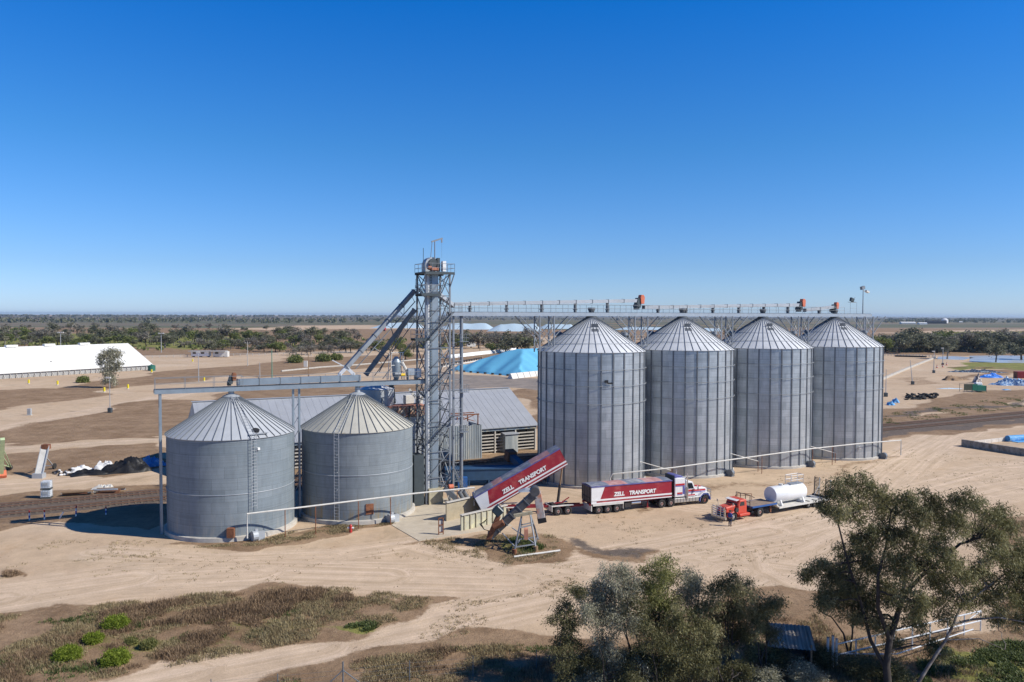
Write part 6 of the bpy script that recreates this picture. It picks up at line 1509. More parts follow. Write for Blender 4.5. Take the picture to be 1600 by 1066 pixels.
def pebbles(name, P, lo, hi, mt, rng):
    "small angular stones and clods"
    n = len(P); s = lo+(hi-lo)*rng.rand(n)**3; T = np.array([(1, 0, -.1), (-.5, .87, -.1), (-.5, -.87, -.1), (0, 0, .75)]); F = [(0, 1, 3, 3), (1, 2, 3, 3), (2, 0, 3, 3)]
    V = []; a = rng.rand(n)*6.28; ca, sa = np.cos(a), np.sin(a)
    X = (T[None, :, 0]*ca[:, None]-T[None, :, 1]*sa[:, None])*s[:, None]+P[:, :1]; Y = (T[None, :, 0]*sa[:, None]+T[None, :, 1]*ca[:, None])*(s*rng.uniform(.6, 1.2, n))[:, None]+P[:, 1:2]; Z_ = T[None, :, 2]*s[:, None]
    W = np.stack([X, Y, Z_], -1); m = MB(); m.v = [tuple(p) for p in W.reshape(-1, 3)]; m.f = [(4*i+a_, 4*i+b_, 4*i+3) for i in range(n) for a_, b_ in ((0, 1), (1, 2), (2, 0))]
    o = m.build(name, mt); o['kind'] = 'stuff'; return o
pebbles('gravel', PB[::2], .02, .11, mat('stone', (.27, .20, .14), .95, var=.4, scale=.7), rng)

# ---- far trees: a few kinds, each tree its own object
def far_proto(kind, seed, mt, H, W, n=420, leaf=.8, nc=9):
    rng = np.random.RandomState(seed); t = thing('tree', 'x', 'tree', (0, 0, -500)); m = MB(); cs = []
    for k in range(nc):
        a = rng.rand()*6.283; r = W*.36*math.sqrt(rng.rand()); z = H*rng.uniform(.38, .88)*(1-.25*r/(W*.5)); cs.append((r*math.cos(a), r*math.sin(a), z, W*rng.uniform(.13, .22)))
    m.path([(0, 0, 0), (rng.uniform(-.4, .4), 0, H*.3), (rng.uniform(-.6, .6), rng.uniform(-.5, .5), H*.6)], .32, 5, .12)
    for c in cs: m.path([(0, 0, H*.28), (c[0]*.5, c[1]*.5, c[2]*.7), c[:3]], .14, 4, .05)
    m.build('trunk', 'bark_dark' if seed % 2 else 'bark', t)
    tc = np.concatenate([twigs_in(c[:3], c[3], 8, rng, .8, .5) for c in cs]); V, k = leaves(tc, n*3, W*.055, leaf, leaf*.5, .3, rng)
    quad_cloud('crown', V, mt, t, np.clip(.5+.3*rng.normal(0, 1, len(tc))[k]+.1*rng.normal(0, 1, n*3), 0, 1)); return t
protos = {'olive': [far_proto('o', s, 'far_leaf', H, W) for s, H, W in ((1, 11, 9), (2, 13, 10), (3, 9, 9))],
          'grey': [far_proto('g', s, 'far_leaf_grey', H, W, 300) for s, H, W in ((11, 11, 9), (12, 9, 10))],
          'green': [far_proto('n', s, 'far_leaf_green', H, W, 480) for s, H, W in ((21, 8, 8), (22, 10, 9))]}
used = set()
def far_tree(kind, px, py, htop, rng, label, group):
    b = g(px, py); pr = protos[kind][rng.randint(len(protos[kind]))]; H = b.y*htop/FPX; s = H/{0: 11}.get(0)
    sc = (s*rng.uniform(1.1, 1.7), s*rng.uniform(1.1, 1.6), s)
    if pr.name not in used: used.add(pr.name); t = pr; t.location = b; t.scale = sc; t.rotation_euler.z = rng.rand()*6.28; t['label'] = label; t['group'] = group
    else: t = dup(pr, b, rng.rand()*6.28, sc, label, group)
    return t
rng = np.random.RandomState(5); KL = {'olive': 'olive green', 'grey': 'grey-brown', 'green': 'yellow-green'}
def belt(n, x0, x1, yf, hf, where, w=(.5, .3, .2)):
    for i in range(n):
        px = x0+(x1-x0)*(i+rng.rand())/n; y = yf(px)+rng.uniform(-1, 1)*hf[2]; k = ['olive', 'grey', 'green'][rng.choice(3, p=w)]
        far_tree(k, px, y, rng.uniform(hf[0], hf[1]), rng, f'{KL[k]} gum tree in the {where}', f'{KL[k]} trees in the {where}')
belt(135, -30, 560, lambda x: 533 if x < 250 else 536, (14, 27, 9), 'long tree belt beyond the white shed', (.45, .3, .25))
belt(34, 330, 680, lambda x: 548, (14, 28, 4), 'near edge of the tree belt beyond the paddock', (.45, .3, .25))
belt(20, 700, 840, lambda x: 541, (18, 34, 4), 'tree row behind the blue heap', (.4, .4, .2))
belt(10, 900, 1380, lambda x: 536, (15, 26, 4), 'tree row seen between the tall silo tops', (.5, .3, .2))
belt(44, 1375, 1640, lambda x: 549, (26, 42, 4), 'dense wood beyond the yard lights', (.6, .25, .15))
belt(22, 1390, 1640, lambda x: 540, (16, 26, 3), 'back rows of the wood beyond the water', (.6, .3, .1))
belt(16, -20, 470, lambda x: 516, (9, 15, 2), 'scattered trees on the plain beyond the belt', (.3, .7, 0))
for px, py, h, k, lb in ((808, 551, 46, 'olive', 'tall olive gum standing over the tree row right of the small white caravan'), (722, 545, 26, 'green', 'bright yellow-green tree right of the tower frame'), (790, 552, 30, 'olive', 'rounded tree directly left of the tall olive gum'), (826, 550, 30, 'green', 'yellowish tree directly right of the tall olive gum'), (748, 545, 34, 'grey', 'wide grey-brown tree behind the small white caravan'), (768, 551, 24, 'green', 'low green tree between caravan and the rounded tree'), (634, 562, 26, 'green', 'small thin trunked tree by the roadside behind the diagonal chutes'),
                       (463, 555, 22, 'grey', 'single small tree standing before the belt near the green mast'), (486, 554, 24, 'grey', 'small tree right of the green mast'), (512, 553, 20, 'grey', 'small roadside tree left of the diagonal chutes'), (1556, 566, 30, 'olive', 'tall leafy tree on the near water edge'), (1596, 562, 36, 'olive', 'dark tree on the water edge at the frame side'), (1480, 561, 34, 'olive', 'tree at the near end of the water'), (1567, 528, 18, 'grey', 'lone rounded tree on the green field beyond the wood')):
    far_tree(k, px, py, h, rng, lb, None) if False else far_tree(k, px, py, h, rng, lb, '')
for o in bpy.data.objects:
    if o.get('group') == '': del o['group']
# horizon woods: read as one dark mass
def far_wood(name, x0, x1, y, n, hh, mt, seed, dy=1.2):
    rng = np.random.RandomState(seed); V = []
    for i in range(n):
        px = rng.uniform(x0, x1); b = g(px, max(y+rng.uniform(-dy, dy), 493.2+(px-800)*.003)); H = hh*rng.uniform(.6, 1.3); r = H*rng.uniform(.5, 1.0)
        m_ = 14; c = np.array(b)+np.stack([rng.uniform(-r, r, m_), rng.uniform(-r, r, m_), rng.uniform(.1, .95, m_)*H], 1); s = H*.28
        a = rng.rand(m_)*6.28; u = np.stack([np.cos(a), np.sin(a), rng.uniform(-.4, .4, m_)], 1)*s; v = np.stack([rng.uniform(-.3, .3, m_), rng.uniform(-.3, .3, m_), np.ones(m_)], 1)*s*.8
        V.append(np.stack([c-u-v, c+u-v, c+u*.8+v, c-u*.8+v], 1))
    o = quad_cloud(name, np.concatenate(V), mt); o['kind'] = 'stuff'; return o
far_wood('horizon_wood', -300, 1900, 494.6, 1500, 14, 'far_leaf', 31, .9)
far_wood('distant_wood', -100, 1700, 499, 700, 9, 'far_leaf_grey', 32, 2.2)
far_wood('distant_wood', -100, 700, 503, 260, 9, 'far_leaf', 33, 2)
far_wood('distant_wood', 1380, 1700, 502, 260, 9, 'far_leaf', 34, 2.5)
far_wood('undergrowth', -40, 700, 540, 180, 2.2, 'far_leaf_green', 35, 8)
far_wood('undergrowth', 1375, 1660, 546, 260, 3.0, 'far_leaf', 36, 5)
mat('post_grey', (.42, .43, .43), .6, .3); mat('post_green', (.10, .26, .18), .6); mat('yellow_paint', (.72, .58, .02), .5)
mat('ibc', (.62, .66, .70), .5, var=.1); mat('blacktarp', (.014, .014, .015), .55, var=.4, scale=2, bump=.05, bscale=3); mat('whitetarp', (.66, .66, .66), .7, bump=.05, bscale=3); mat('cyantarp', (.08, .32, .62), .6, var=.2, scale=1.5, col2=(.45, .6, .72), mix2=.6, scale2=1.2)
mat('netgreen', (.02, .17, .11), .8, var=.15); mat('netdark', (.08, .09, .06), .9); mat('water', (.46, .50, .53), .28, 0, var=.25, scale=.08, spec=.8); mat('limegreen', (.45, .55, .32), .6)  # water: sky reflection put into its pale base colour
def heap(name, label, cat, px, py, w, d, h, mt, seed=0, rough=.25, rz=None, group=None, n=26, pw=.6):
    "crumpled mound"
    rng = np.random.RandomState(seed); b = g(px, py); t = thing(name, label, cat, b, R(27) if rz is None else rz, group); P = []; F = []; ph = rng.rand(8)*6.28
    for i in range(n+1):
        for j in range(n+1):
            u, v = 2*i/n-1, 2*j/n-1; q = max(0, 1-u*u)*max(0, 1-v*v); ru = 1+.18*math.sin(u*4+ph[6])+.12*math.sin(v*6+ph[7])
            z = h*q**pw*(.75+.3*math.sin(u*5+ph[0])*math.sin(v*4+ph[1])+.12*math.sin(u*11+v*7+ph[2]))+h*rough*.5*rng.normal()*q
            P.append((u*w/2*ru+.1*w*math.sin(v*3+ph[3]), v*d/2*ru, max(0, z)+.01))
    for i in range(n):
        for j in range(n): o = i*(n+1)+j; F.append((o, o+n+1, o+n+2, o+1))
    m = MB(); m.add(P, F); m.build('sheet', mt, t, smooth=50 if rough < .2 else 28); return t
def pole(label, px, py, ytop, head=None, r=.1, mt='post_grey', base=True, name='light_pole', cat='light pole', lean=0, group=None):
    b = g(px, py); t = thing(name, label, cat, b, 0, group); H = b.y*(py-ytop)/FPX*1.0
    H = max(H, 1); r = max(r, b.y*.00055); L = lean*H
    MB().tube((0, 0, 0), (L, 0, H), r, 8, r*.6).build('mast', mt, t, smooth=40)
    if base: MB().box((0, 0, .6), (.9, .9, 1.2)).build('base', 'greydark', t, bevel=.08)
    if head == 'lamp': m = MB(); m.box((L-.3, 0, H), (1.1, .5, .35)); m.build('lamp_head', 'offwhite', t)
    if head == 'double': 
        for s in (-1, 1): m = MB(); m.box((L+s*1.1, 0, H-.2), (1.4, .6, .6)); m.build('lamp_head', 'offwhite', t)
        m = MB(); m.tube((L-1.5, 0, H), (L+1.5, 0, H), .12, 6); m.build('crossarm', mt, t)
    if head == 'cross':
        m = MB(); m.beam((L-1.3, 0, H-.6), (L+1.3, 0, H-.6), .16); m.build('crossarm', 'timber_rail', t)
        for x in (-1.1, 0, 1.1): m = MB(); m.tube((x, 0, H-.5), (x, 0, H-.15), .08, 6); m.build('insulator', 'offwhite', t)
    return t
pole('grey light pole on a dark base at the edge of the left paddock track', 172, 645, 590, 'lamp', .09)
pole('thin grey light pole in the yard left of the white office cabin', 310.5, 597, 550, 'lamp', .1, base=False)
pole('tall twin headed floodlight mast right behind the white shed ridge', 95, 556, 519, 'double', .2, base=False)
pole('tall pale mast with a T shaped head in the green paddock', 252, 551, 520.5, 'double', .25, base=False)
pole('timber power pole with a crossarm near the roadside trees', 387, 572, 534, 'cross', .2, 'timber_rail', False, 'power_pole', 'power pole')
pole('slim green pole standing behind the left conveyor housing', 425, 592, 545, None, .2, 'post_green', False)
pz = pole('dark pole carrying a pale cabinet behind the left conveyor', 482, 592, 553, 'cross', .2, 'wood', False, 'power_pole', 'power pole')
m = MB(); m.box((-.9, -.4, 5.6), (1.3, .9, 2.2)); m.build('transformer_box', 'offwhite', pz)
pole('thin bare pole left of the slim green pole', 406, 590, 566, None, .06, base=False)
pole('short pole near the white caravan', 750, 548, 531, None, .12, 'wood', False)
pole('light pole on a dark base close to the last tall silo', 1384, 620, 577, None, .07)
pole('leaning light pole on a dark base in the yard beyond the last silo', 1426, 601, 563, None, .07, lean=-.12)
pole('light pole on a dark base beside the long white bunker wall', 1459, 583, 549, 'lamp', .08)
pole('light pole with a bright lamp farthest along the white bunker wall', 1473, 571, 544, 'lamp', .08)
for lb, px, py in (('yellow bollard in front of the white shed, nearest its long wall end', 45, 600), ('yellow bollard with a post frame by the white shed', 90, 602), ('yellow bollard under the lone tree', 163, 613), ('yellow bollard lying low right of the lone tree', 200, 608), ('yellow bollard pair beside the thin yard light pole', 319, 596), ('yellow bollard near the green tank', 237, 583), ('yellow bollard in front of the office cabin', 301, 566)):
    b = g(px, py); t = thing('bollard', lb, 'bollard', b); m = MB(); m.tube((0, 0, 0), (0, 0, 1.5), .3, 10); m.build('post', 'yellow_paint', t); m = MB(); m.lathe([(.42, 0), (.42, .18), (.3, .25)], 10); m.build('foot', 'concrete', t)
# office cabin
oc = thing('office_cabin', 'white site office cabin with a flat awning beyond the left conveyor', 'cabin', g(298, 558.5), R(2))
MB().box((5, 2, 1.9), (9.5, 4, 2.6)).build('wall', 'white', oc); m = MB(); m.box((9, 1.8, 3.4), (20, 5.5, .3)); m.build('roof', 'post_grey', oc)
m = MB(); m.box((16, 2, 1.8), (8, 3.6, 3.0)); m.build('wall', 'offwhite', oc)
for x in (2, 6.5, 14.2): m = MB(); m.box((x, -.03, 2.4), (1.8, .1, .9)); m.build('window', 'glass', oc)
m = MB(); [m.box((x, 2, .3), (.4, 3.8, .6)) for x in (.8, 4.8, 9, 13, 18)]; m.build('stumps', 'wood', oc)
cv = thing('caravan', 'small white caravan parked in front of the trees behind the blue heap', 'caravan', g(736, 543.5), R(10)); m = MB(); m.prism([(-3, .7), (3, .7), (3.2, 2), (2.6, 4.0), (-2.4, 4.1), (-3.1, 3)], 'y', -1.4, 1.4); m.build('body', 'white', cv, bevel=.2)
m = MB(); m.box((-1.5, -1.45, 2.6), (1.6, .1, 1.1)); m.build('window', 'glass', cv); m = MB(); m.tube((0, -1.4, .5), (0, 1.4, .5), .5, 12); m.build('wheel', 'rubber', cv)
ep = thing('power_pillar', 'small grey electrical pillar beside the sandy track', 'cabinet', g(46, 649)); MB().box((0, 0, .8), (.9, .5, 1.6)).build('cabinet', 'post_grey', ep, bevel=.05); m = MB(); m.box((0, 0, .06), (1.3, .9, .12)); m.build('plinth', 'concrete', ep)
# ---- left yard clutter
p0 = g(61, 747)
pcv = thing('portable_conveyor', 'tall tilted portable belt conveyor with small wheels standing in the rail yard', 'conveyor', p0)
m = WB(pcv); a_, b_ = p0+Vector((0, 0, .3)), at(71, 699, 118); m.beam(a_, b_, 1.0, .35); m.build('belt_trough', 'offwhite', pcv)
m = WB(pcv)
for s in (-.55, .55): m.beam(a_+Vector((s, 0, .25)), b_+Vector((s, 0, .25)), .09, .3)
for i in range(9): q = a_.lerp(b_, (i+.5)/9); m.beam(q+Vector((-.5, 0, -.3)), q+Vector((.5, 0, -.3)), .07)
m.build('side_rail', 'galv', pcv)
m = WB(pcv); m.box(b_+Vector((.1, 0, .1)), (1.0, .8, .7)); m.build('drive_head', 'rust', pcv)
m = WB(pcv); ax = g(74, 733); m.beam(a_.lerp(b_, .7), ax+Vector((-.8, 0, .5)), .12); m.beam(a_.lerp(b_, .75), ax+Vector((.9, 0, .5)), .12); m.beam(ax+Vector((-1.0, 0, .5)), ax+Vector((1.0, 0, .5)), .1); m.build('undercarriage', 'galv', pcv)
for s in (-1.1, 1.1): m = WB(pcv); m.tube(ax+Vector((s-.1, 0, .45)), ax+Vector((s+.1, 0, .45)), .45, 14); m.build('wheel', 'rubber', pcv)
m = WB(pcv); m.box(p0+Vector((0, 0, .35)), (1.5, 1.0, .7)); m.build('hopper', 'galv', pcv)
gc = thing('portable_auger', 'pale green portable auger with a red foot at the frame edge', 'auger', g(3, 748))
m = WB(gc); a_, b_ = g(2, 747)+Vector((0, 0, .4)), at(4, 686, 112); m.beam(a_, b_, .55, .5); m.build('tube', 'limegreen', gc); m = WB(gc); m.beam(a_, a_.lerp(b_, .06), 1.3, 1.1); m.build('inlet', 'orange', gc)
m = WB(gc); ax = g(16, 735); m.beam(a_.lerp(b_, .55), ax+Vector((0, 0, .4)), .12); m.beam(a_.lerp(b_, .8), ax+Vector((.2, 0, .4)), .1); m.beam(a_.lerp(b_, .3), ax+Vector((0, 0, .5)), .12); m.build('undercarriage', 'limegreen', gc); m = WB(gc); m.tube(ax+Vector((-.1, -.3, .45)), ax+Vector((-.1, .1, .45)), .45, 14); m.build('wheel', 'rubber', gc)
for k in range(2):
    b = g(73, 778)+Vector((0, 0, 1.16*k)); t = thing('bulk_container', ['white caged liquid container standing on the ground at the bottom of its stack', 'white caged liquid container stacked on top of another'][k], 'container', b, R(12), 'two stacked liquid containers')
    MB().box((0, 0, .62), (1.1, .95, .9)).build('tank', 'ibc', t, bevel=.08)
    m = MB()
    for x in (-.58, -.29, 0, .29, .58):
        for y in (-.5, .5): m.tube((x, y, .16), (x, y, 1.1), .014, 4)
    for z in (.2, .42, .64, .86, 1.1):
        for y in (-.5, .5): m.tube((-.58, y, z), (.58, y, z), .014, 4)
        for x in (-.58, .58): m.tube((x, -.5, z), (x, .5, z), .014, 4)
    m.build('cage', 'post_grey', t); MB().box((0, 0, .07), (1.2, 1.0, .13)).build('pallet', 'greydark', t); m = MB(); m.box((-.05, -.515, .72), (.6, .02, .34)); m.build('plate', 'post_grey', t)
heap('tarp_heap', 'large black tarpaulin heap beside the rail yard', 'tarpaulin', 200, 736, 6.6, 3.6, 2.1, 'blacktarp', 3, .1)
heap('tarp_heap', 'flat black tarpaulin between the white bundles', 'tarpaulin', 140, 741, 4.6, 2.6, .8, 'blacktarp', 4, .1)
heap('tarp_heap', 'crumpled white tarpaulin bundle leaning on the large black heap', 'tarpaulin', 165, 733, 2.3, 1.8, 1.4, 'whitetarp', 5, .15)
heap('tarp_heap', 'low white tarpaulin bundle behind the flat black one', 'tarpaulin', 126, 736, 2.6, 1.6, .9, 'whitetarp', 6, .15)
heap('tarp_heap', 'blue tarpaulin bundle by the corner post of the left gantry', 'tarpaulin', 240, 727, 3.2, 2.6, 1.5, 'cyantarp', 7, .2)
rng = np.random.RandomState(8)
for k in range(26):
    u = rng.rand(); b = g(84+40*u, 742+rng.uniform(-2.5, 3)-2*u)+Vector((0, 0, rng.choice([0, 0, .25]))); t = thing('sandbag', 'small white and black bag in the loose scatter beside the flat black tarpaulin', 'bag', b, rng.rand()*3, 'scattered small bags in the rail yard')
    MB().box((0, 0, .17), (.55, .4, .3)).build('bag', 'whitetarp' if rng.rand() < .5 else 'blacktarp', t, bevel=.12)
for lb, px, py, L, k_ in (('stack of rusty steel beams and boards beside the rails', 122, 774, 4.2, 5), ('pile of old timber sleepers and scrap by the rails', 168, 771, 3.6, 6)):
    t = thing('scrap_pile', lb, 'scrap', g(px, py), R(14)); rng = np.random.RandomState(px)
    for k in range(k_): m = MB(); m.box((rng.uniform(-.4, .4), rng.uniform(-.6, .6), .12+.22*(k//2)), (L*rng.uniform(.7, 1.05), .25, .18), rng.uniform(-.12, .12)); m.build('beam', ['rust', 'wood', 'galv'][k % 3], t)
t = heap('scrap_pile', 'white coiled scrap on top of the timber pile', 'scrap', 163, 766, 2.4, 1.4, .8, 'offwhite', 12, .3)
for lb, px, py, h, ln in (('short striped marker post by the rails, first from the frame edge', 46, 813, 1.15, 0), ('short striped marker post by the rails, second from the frame edge', 69.5, 812, 1.15, 0), ('fallen white marker post leaning between the striped ones', 93, 810.5, .75, .6), ('taller striped marker post at the edge of the silo shadow', 118.5, 807, 1.3, .06), ('blue marker post inside the silo shadow', 165.5, 804.5, 1.0, 0)):
    b = g(px, py); t = thing('marker_post', lb, 'post', b); n = 4
    for k in range(n): z0, z1 = h*k/n, h*(k+1)/n; m = MB(); m.tube((ln*z0, 0, z0), (ln*z1, 0, z1), .085, 8); m.build('band', ['white', 'bluepaint', 'white', 'red'][k] if ln < .5 else 'white', t)
# hydrant by the squat silos
t = thing('hydrant', 'small red and white hydrant in the dry grass before the yellowed silo', 'hydrant', g(548, 832)); m = MB(); m.lathe([(.16, 0), (.16, .75), (.05, .9)], 12, cap=True); m.build('barrel', 'red', t); m = MB(); m.tube((-.35, 0, .5), (.35, 0, .5), .1, 8); m.build('outlet', 'white', t)
t = thing('pipe_stand', 'red pipe stand leaning on the pipe rail before the yellowed silo', 'valve', g(611, 808)); MB().tube((0, 0, 0), (0, 0, 2.4), .1, 8).build('pipe', 'rust', t); m = MB(); m.tube((0, -.1, .9), (0, -.1, 1.5), .22, 8); m.build('valve', 'red', t)
# ---- right-hand yard
t = thing('bunker_wall', 'long white bunker wall running away beyond the last tall silo', 'wall', g(1378, 594)); pts = [(1378, 594), (1400, 584.5), (1420, 576), (1440, 568), (1462, 559.5)]
for a_, b_ in zip(pts[:-1], pts[1:]):
    m = WB(t); A1, B1 = g(*a_), g(*b_); m.beam(A1+Vector((0, 0, .4)), B1+Vector((0, 0, .4)), .8, .8); m.build('segment', 'concrete', t); 
t = heap('tarp_heap', 'blue tarpaulin bundle nearest the foot of the light pole beside the last silo', 'tarpaulin', 1392, 633, 2.6, 2, 1.0, 'cyantarp', 21, .2)
t = heap('tarp_heap', 'second blue tarpaulin bundle just behind the one beside the last silo', 'tarpaulin', 1399, 629, 2.2, 2, 1.1, 'cyantarp', 22, .2)
tt = None
rng = np.random.RandomState(9)
for k in range(70):
    u = rng.rand(); b = g(1417+48*u, 622.5+rng.uniform(-3.5, 3)-2*u)+Vector((0, 0, rng.choice([0, .3, .6], p=[.5, .3, .2])))
    if tt is None:
        tt = thing('tyre', 'black tyre lying in the long low pile beyond the last silo', 'tyre', b, 0, 'black tyres piled in the right-hand yard'); m = MB(); m.torus(.45, .2, .2, 14, 7); m.build('tread', 'rubber', tt, smooth=60)
    else: d_ = dup(tt, b, 0); d_.rotation_euler = (rng.uniform(-.4, .4), rng.uniform(-.4, .4), 0)
for k in range(40): u = k/39; d_ = dup(tt, g(1402+42*u, 557.5+1.0*u), 0, 2.2, label='black tyre in the row before the wood edge', group='black tyre row at the wood edge')
ft = thing('netted_trailer', 'trailer hung with green shade netting in the right-hand yard', 'trailer', g(1520, 612.5), R(2)); 
m = MB()
for x in (-3.6, -1.2, .6, 3.6):
    for y in (-1.2, 1.2): m.tube((x, y, 0), (x, y, 2.6 if x < .7 else 2.1), .06, 5)
for y in (-1.2, 1.2): m.tube((-3.6, y, 2.6), (.6, y, 2.6), .05, 5); m.tube((-3.6, y, .5), (3.6, y, .5), .05, 5)
m.build('frame', 'greydark', ft); m = MB(); m.box((-2.2, -1.22, 1.6), (2.7, .04, 1.9)); m.build('torn_net', 'netdark', ft); m = MB(); m.box((-.1, -1.25, 1.55), (1.6, .05, 2.0)); m.build('green_net', 'netgreen', ft)
m = MB(); m.box((2.2, 0, 1.15), (2.9, 2.4, 1.8)); m.build('green_bin', 'netgreen', ft, bevel=.05); m = MB(); m.box((2.0, .6, 2.5), (2.2, 1.4, .9)); m.build('white_cover', 'white', ft, bevel=.2)
t = heap('tarp_heap', 'dirty bundle of brown and white sheeting heaped behind the netted trailer', 'tarpaulin', 1527, 598, 3.4, 2, 3.0, mat('mixed', (.7, .66, .62), .8, var=.2, col2=(.13, .08, .06), mix2=.5, scale2=1.6), 33, .3)
t = heap('soil_mound', 'brown tipped soil mound with a dark top behind the netted trailer', 'mound', 1490, 594, 9, 5, 1.8, mat('soilheap', (.34, .23, .14), .95, var=.3, scale=1, col2=(.12, .08, .05), mix2=.55, scale2=.5), 34, .15)
t = heap('tarp_sheet', 'flat pale blue sheet lying on the sand before the netted trailer', 'tarpaulin', 1483, 607.5, 6, 1.6, .25, mat('palesheet', (.5, .66, .78), .6), 35, .1, 0)
t = heap('tarp_heap', 'bright blue tarpaulin strewn beyond the netted trailer', 'tarpaulin', 1547, 590, 9, 4, 1.6, mat('brightblue', (.02, .2, .7), .5, var=.2), 36, .2, R(-8))
t = heap('tarp_heap', 'large messy heap of blue and white sheeting at the frame edge', 'tarpaulin', 1585, 602, 12, 6, 2.0, mat('bluemess', (.05, .22, .5), .6, var=.3, col2=(.55, .65, .72), mix2=.5, scale2=1.4), 37, .6, R(-5), n=40)
t = heap('tarp_heap', 'low row of dark blue debris before the green bank', 'tarpaulin', 1530, 582, 22, 2.5, 1.0, mat('darkdebris', (.03, .06, .12), .7, var=.3, col2=(.4, .5, .55), mix2=.58, scale2=1.0), 38, .5, R(-6), n=34)
t = heap('tarp_sheet', 'little pale blue sheet on the dark soil past the netted trailer', 'tarpaulin', 1572, 609.5, 2.6, 1.4, .3, 'cyantarp', 39, .1, 0)
bx = thing('shipping_container', 'dark red shipping container at the right frame edge', 'container', g(1598, 591), R(3)); MB().box((0, 0, 1.3), (6, 2.4, 2.6)).build('body', 'darkred', bx); m = MB(); [m.box((-2.8+i*.4, -1.22, 1.3), (.12, .05, 2.3)) for i in range(15)]; m.build('corrugation', 'darkred', bx); m = MB(); m.box((-3.02, 0, 1.3), (.04, 2.2, 2.4)); m.build('door', 'rust', bx)
for lb, px, py in (('orange safety cone beside the yard edge, first', 1464, 575), ('orange safety cone beside the farthest light pole', 1473, 574), ('orange marker frame at the top of the grey ramp', 1479, 571)):
    t = thing('safety_cone', lb, 'cone', g(px, py)); m = MB(); m.lathe([(.5, 0), (.5, .1), (.35, .12), (.1, 1.5)], 12, cap=True); m.build('cone', 'orange', t); m = MB(); m.lathe([(.3, .6), (.24, .9)], 12); m.build('band', 'white', t)
struct(heap('bank', None, None, 1527, 575.5, 24, 6, .9, mat('bankgrass', (.19, .2, .06), .95, var=.3, scale=.4, col2=(.22, .15, .08), mix2=.52, scale2=.12), 50, .05, R(-3), n=30))
for o in [o for o in bpy.data.objects if o.name.startswith('bank')]:
    if 'category' in o: del o['category']
m = MB(); m.prism([tuple(g(*p)[:2]) for p in ((1515, 565), (1560, 567), (1660, 568), (1660, 556.5), (1560, 555.5), (1515, 556))], 'z', -.3, .02); o = m.build('water', 'water', None); struct(o)
m = MB(); m.prism([tuple(g(*p)[:2]) for p in ((1464, 561.5), (1505, 562.5), (1522, 559), (1490, 556.5), (1466, 557.5))], 'z', -.3, .02); o = m.build('water', 'water', None); struct(o)
# block wall, posts and rolled blue tarp
q0, q1 = g(1503, 697), g(1612, 714); t = thing('block_wall', 'low grey concrete block wall in the right-hand yard', 'wall', q0, math.atan2(q1.y-q0.y, q1.x-q0.x)); L = (q1-q0).length; nb = 7
for k in range(nb): m = MB(); m.box((L*(k+.5)/nb, 0, .62), (L/nb-.04, .5, 1.24)); m.build('block', mat('block', (.30, .28, .25), .9, var=.3, scale=1.3, col2=(.2, .17, .13), mix2=.55, scale2=1.5), t, bevel=.03)
t2 = dup(t, q0, math.atan2(g(1580, 688).y-q0.y, g(1580, 688).x-q0.x), label='pale line of short concrete blocks running to the rolled blue tarp'); 
for c in t2.children: c.data = c.data.copy(); c.data.materials[0] = mat('paleblock', (.62, .57, .5), .9, var=.2); 
t2.scale = (((g(1580, 688)-q0).length)/L, .6, .55)
rb = thing('rolled_tarp', 'thick roll of light blue tarpaulin on the pale blocks', 'tarpaulin', g(1574, 690), math.atan2(g(1640, 686).y-g(1574, 690).y, g(1640, 686).x-g(1574, 690).x))
MB().tube((0, 0, .55), (9, 0, .55), .62, 16, .6).build('roll', 'cyantarp', rb, smooth=50); m = MB(); m.box((5, -1.1, .08), (9, 1.4, .06)); m.build('loose_edge', 'cyantarp', rb)
# far farm beyond the wood
for lb, px, py, w, h, mt in (('far white domed silo beyond the wood', 1476, 505, 11, 14, 'white'),):
    t = thing('far_silo', lb, 'silo', g(px, py)); m = MB(); m.lathe([(w, 0), (w, h*.8), (w*.5, h*1.15), (0.3, h*1.2)], 20, cap=True); m.build('wall', mt, t, smooth=40); m = MB(); m.lathe([(w*.3, h*1.15), (.2, h*1.3)], 12, cap=True); m.build('cap', 'offwhite', t)
for lb, px, py, w, h, mt in (('long dark far shed beside the far white silo', 1462, 506, 62, 9, 'blacktarp'), ('row of cream far farm buildings beyond the wood', 1418, 506.5, 42, 6, 'offwhite'), ('pale low far shed between the cream row and the dark one', 1441, 507, 22, 5, 'white'), ('tiny pale far shed on the plain behind the third silo roof', 1500, 504, 16, 4, 'offwhite')):
    b = g(px, py); t = thing('farm_shed', lb, 'shed', b); m = MB(); m.box((0, 0, h*.35), (w, 14, h*.7)); m.build('wall', mt, t); m = MB(); m.prism([(-7.6, h*.7), (7.6, h*.7), (0, h*1.15)], 'x', -w/2-1, w/2+1); m.build('roof', mt if mt != 'offwhite' else 'white', t)
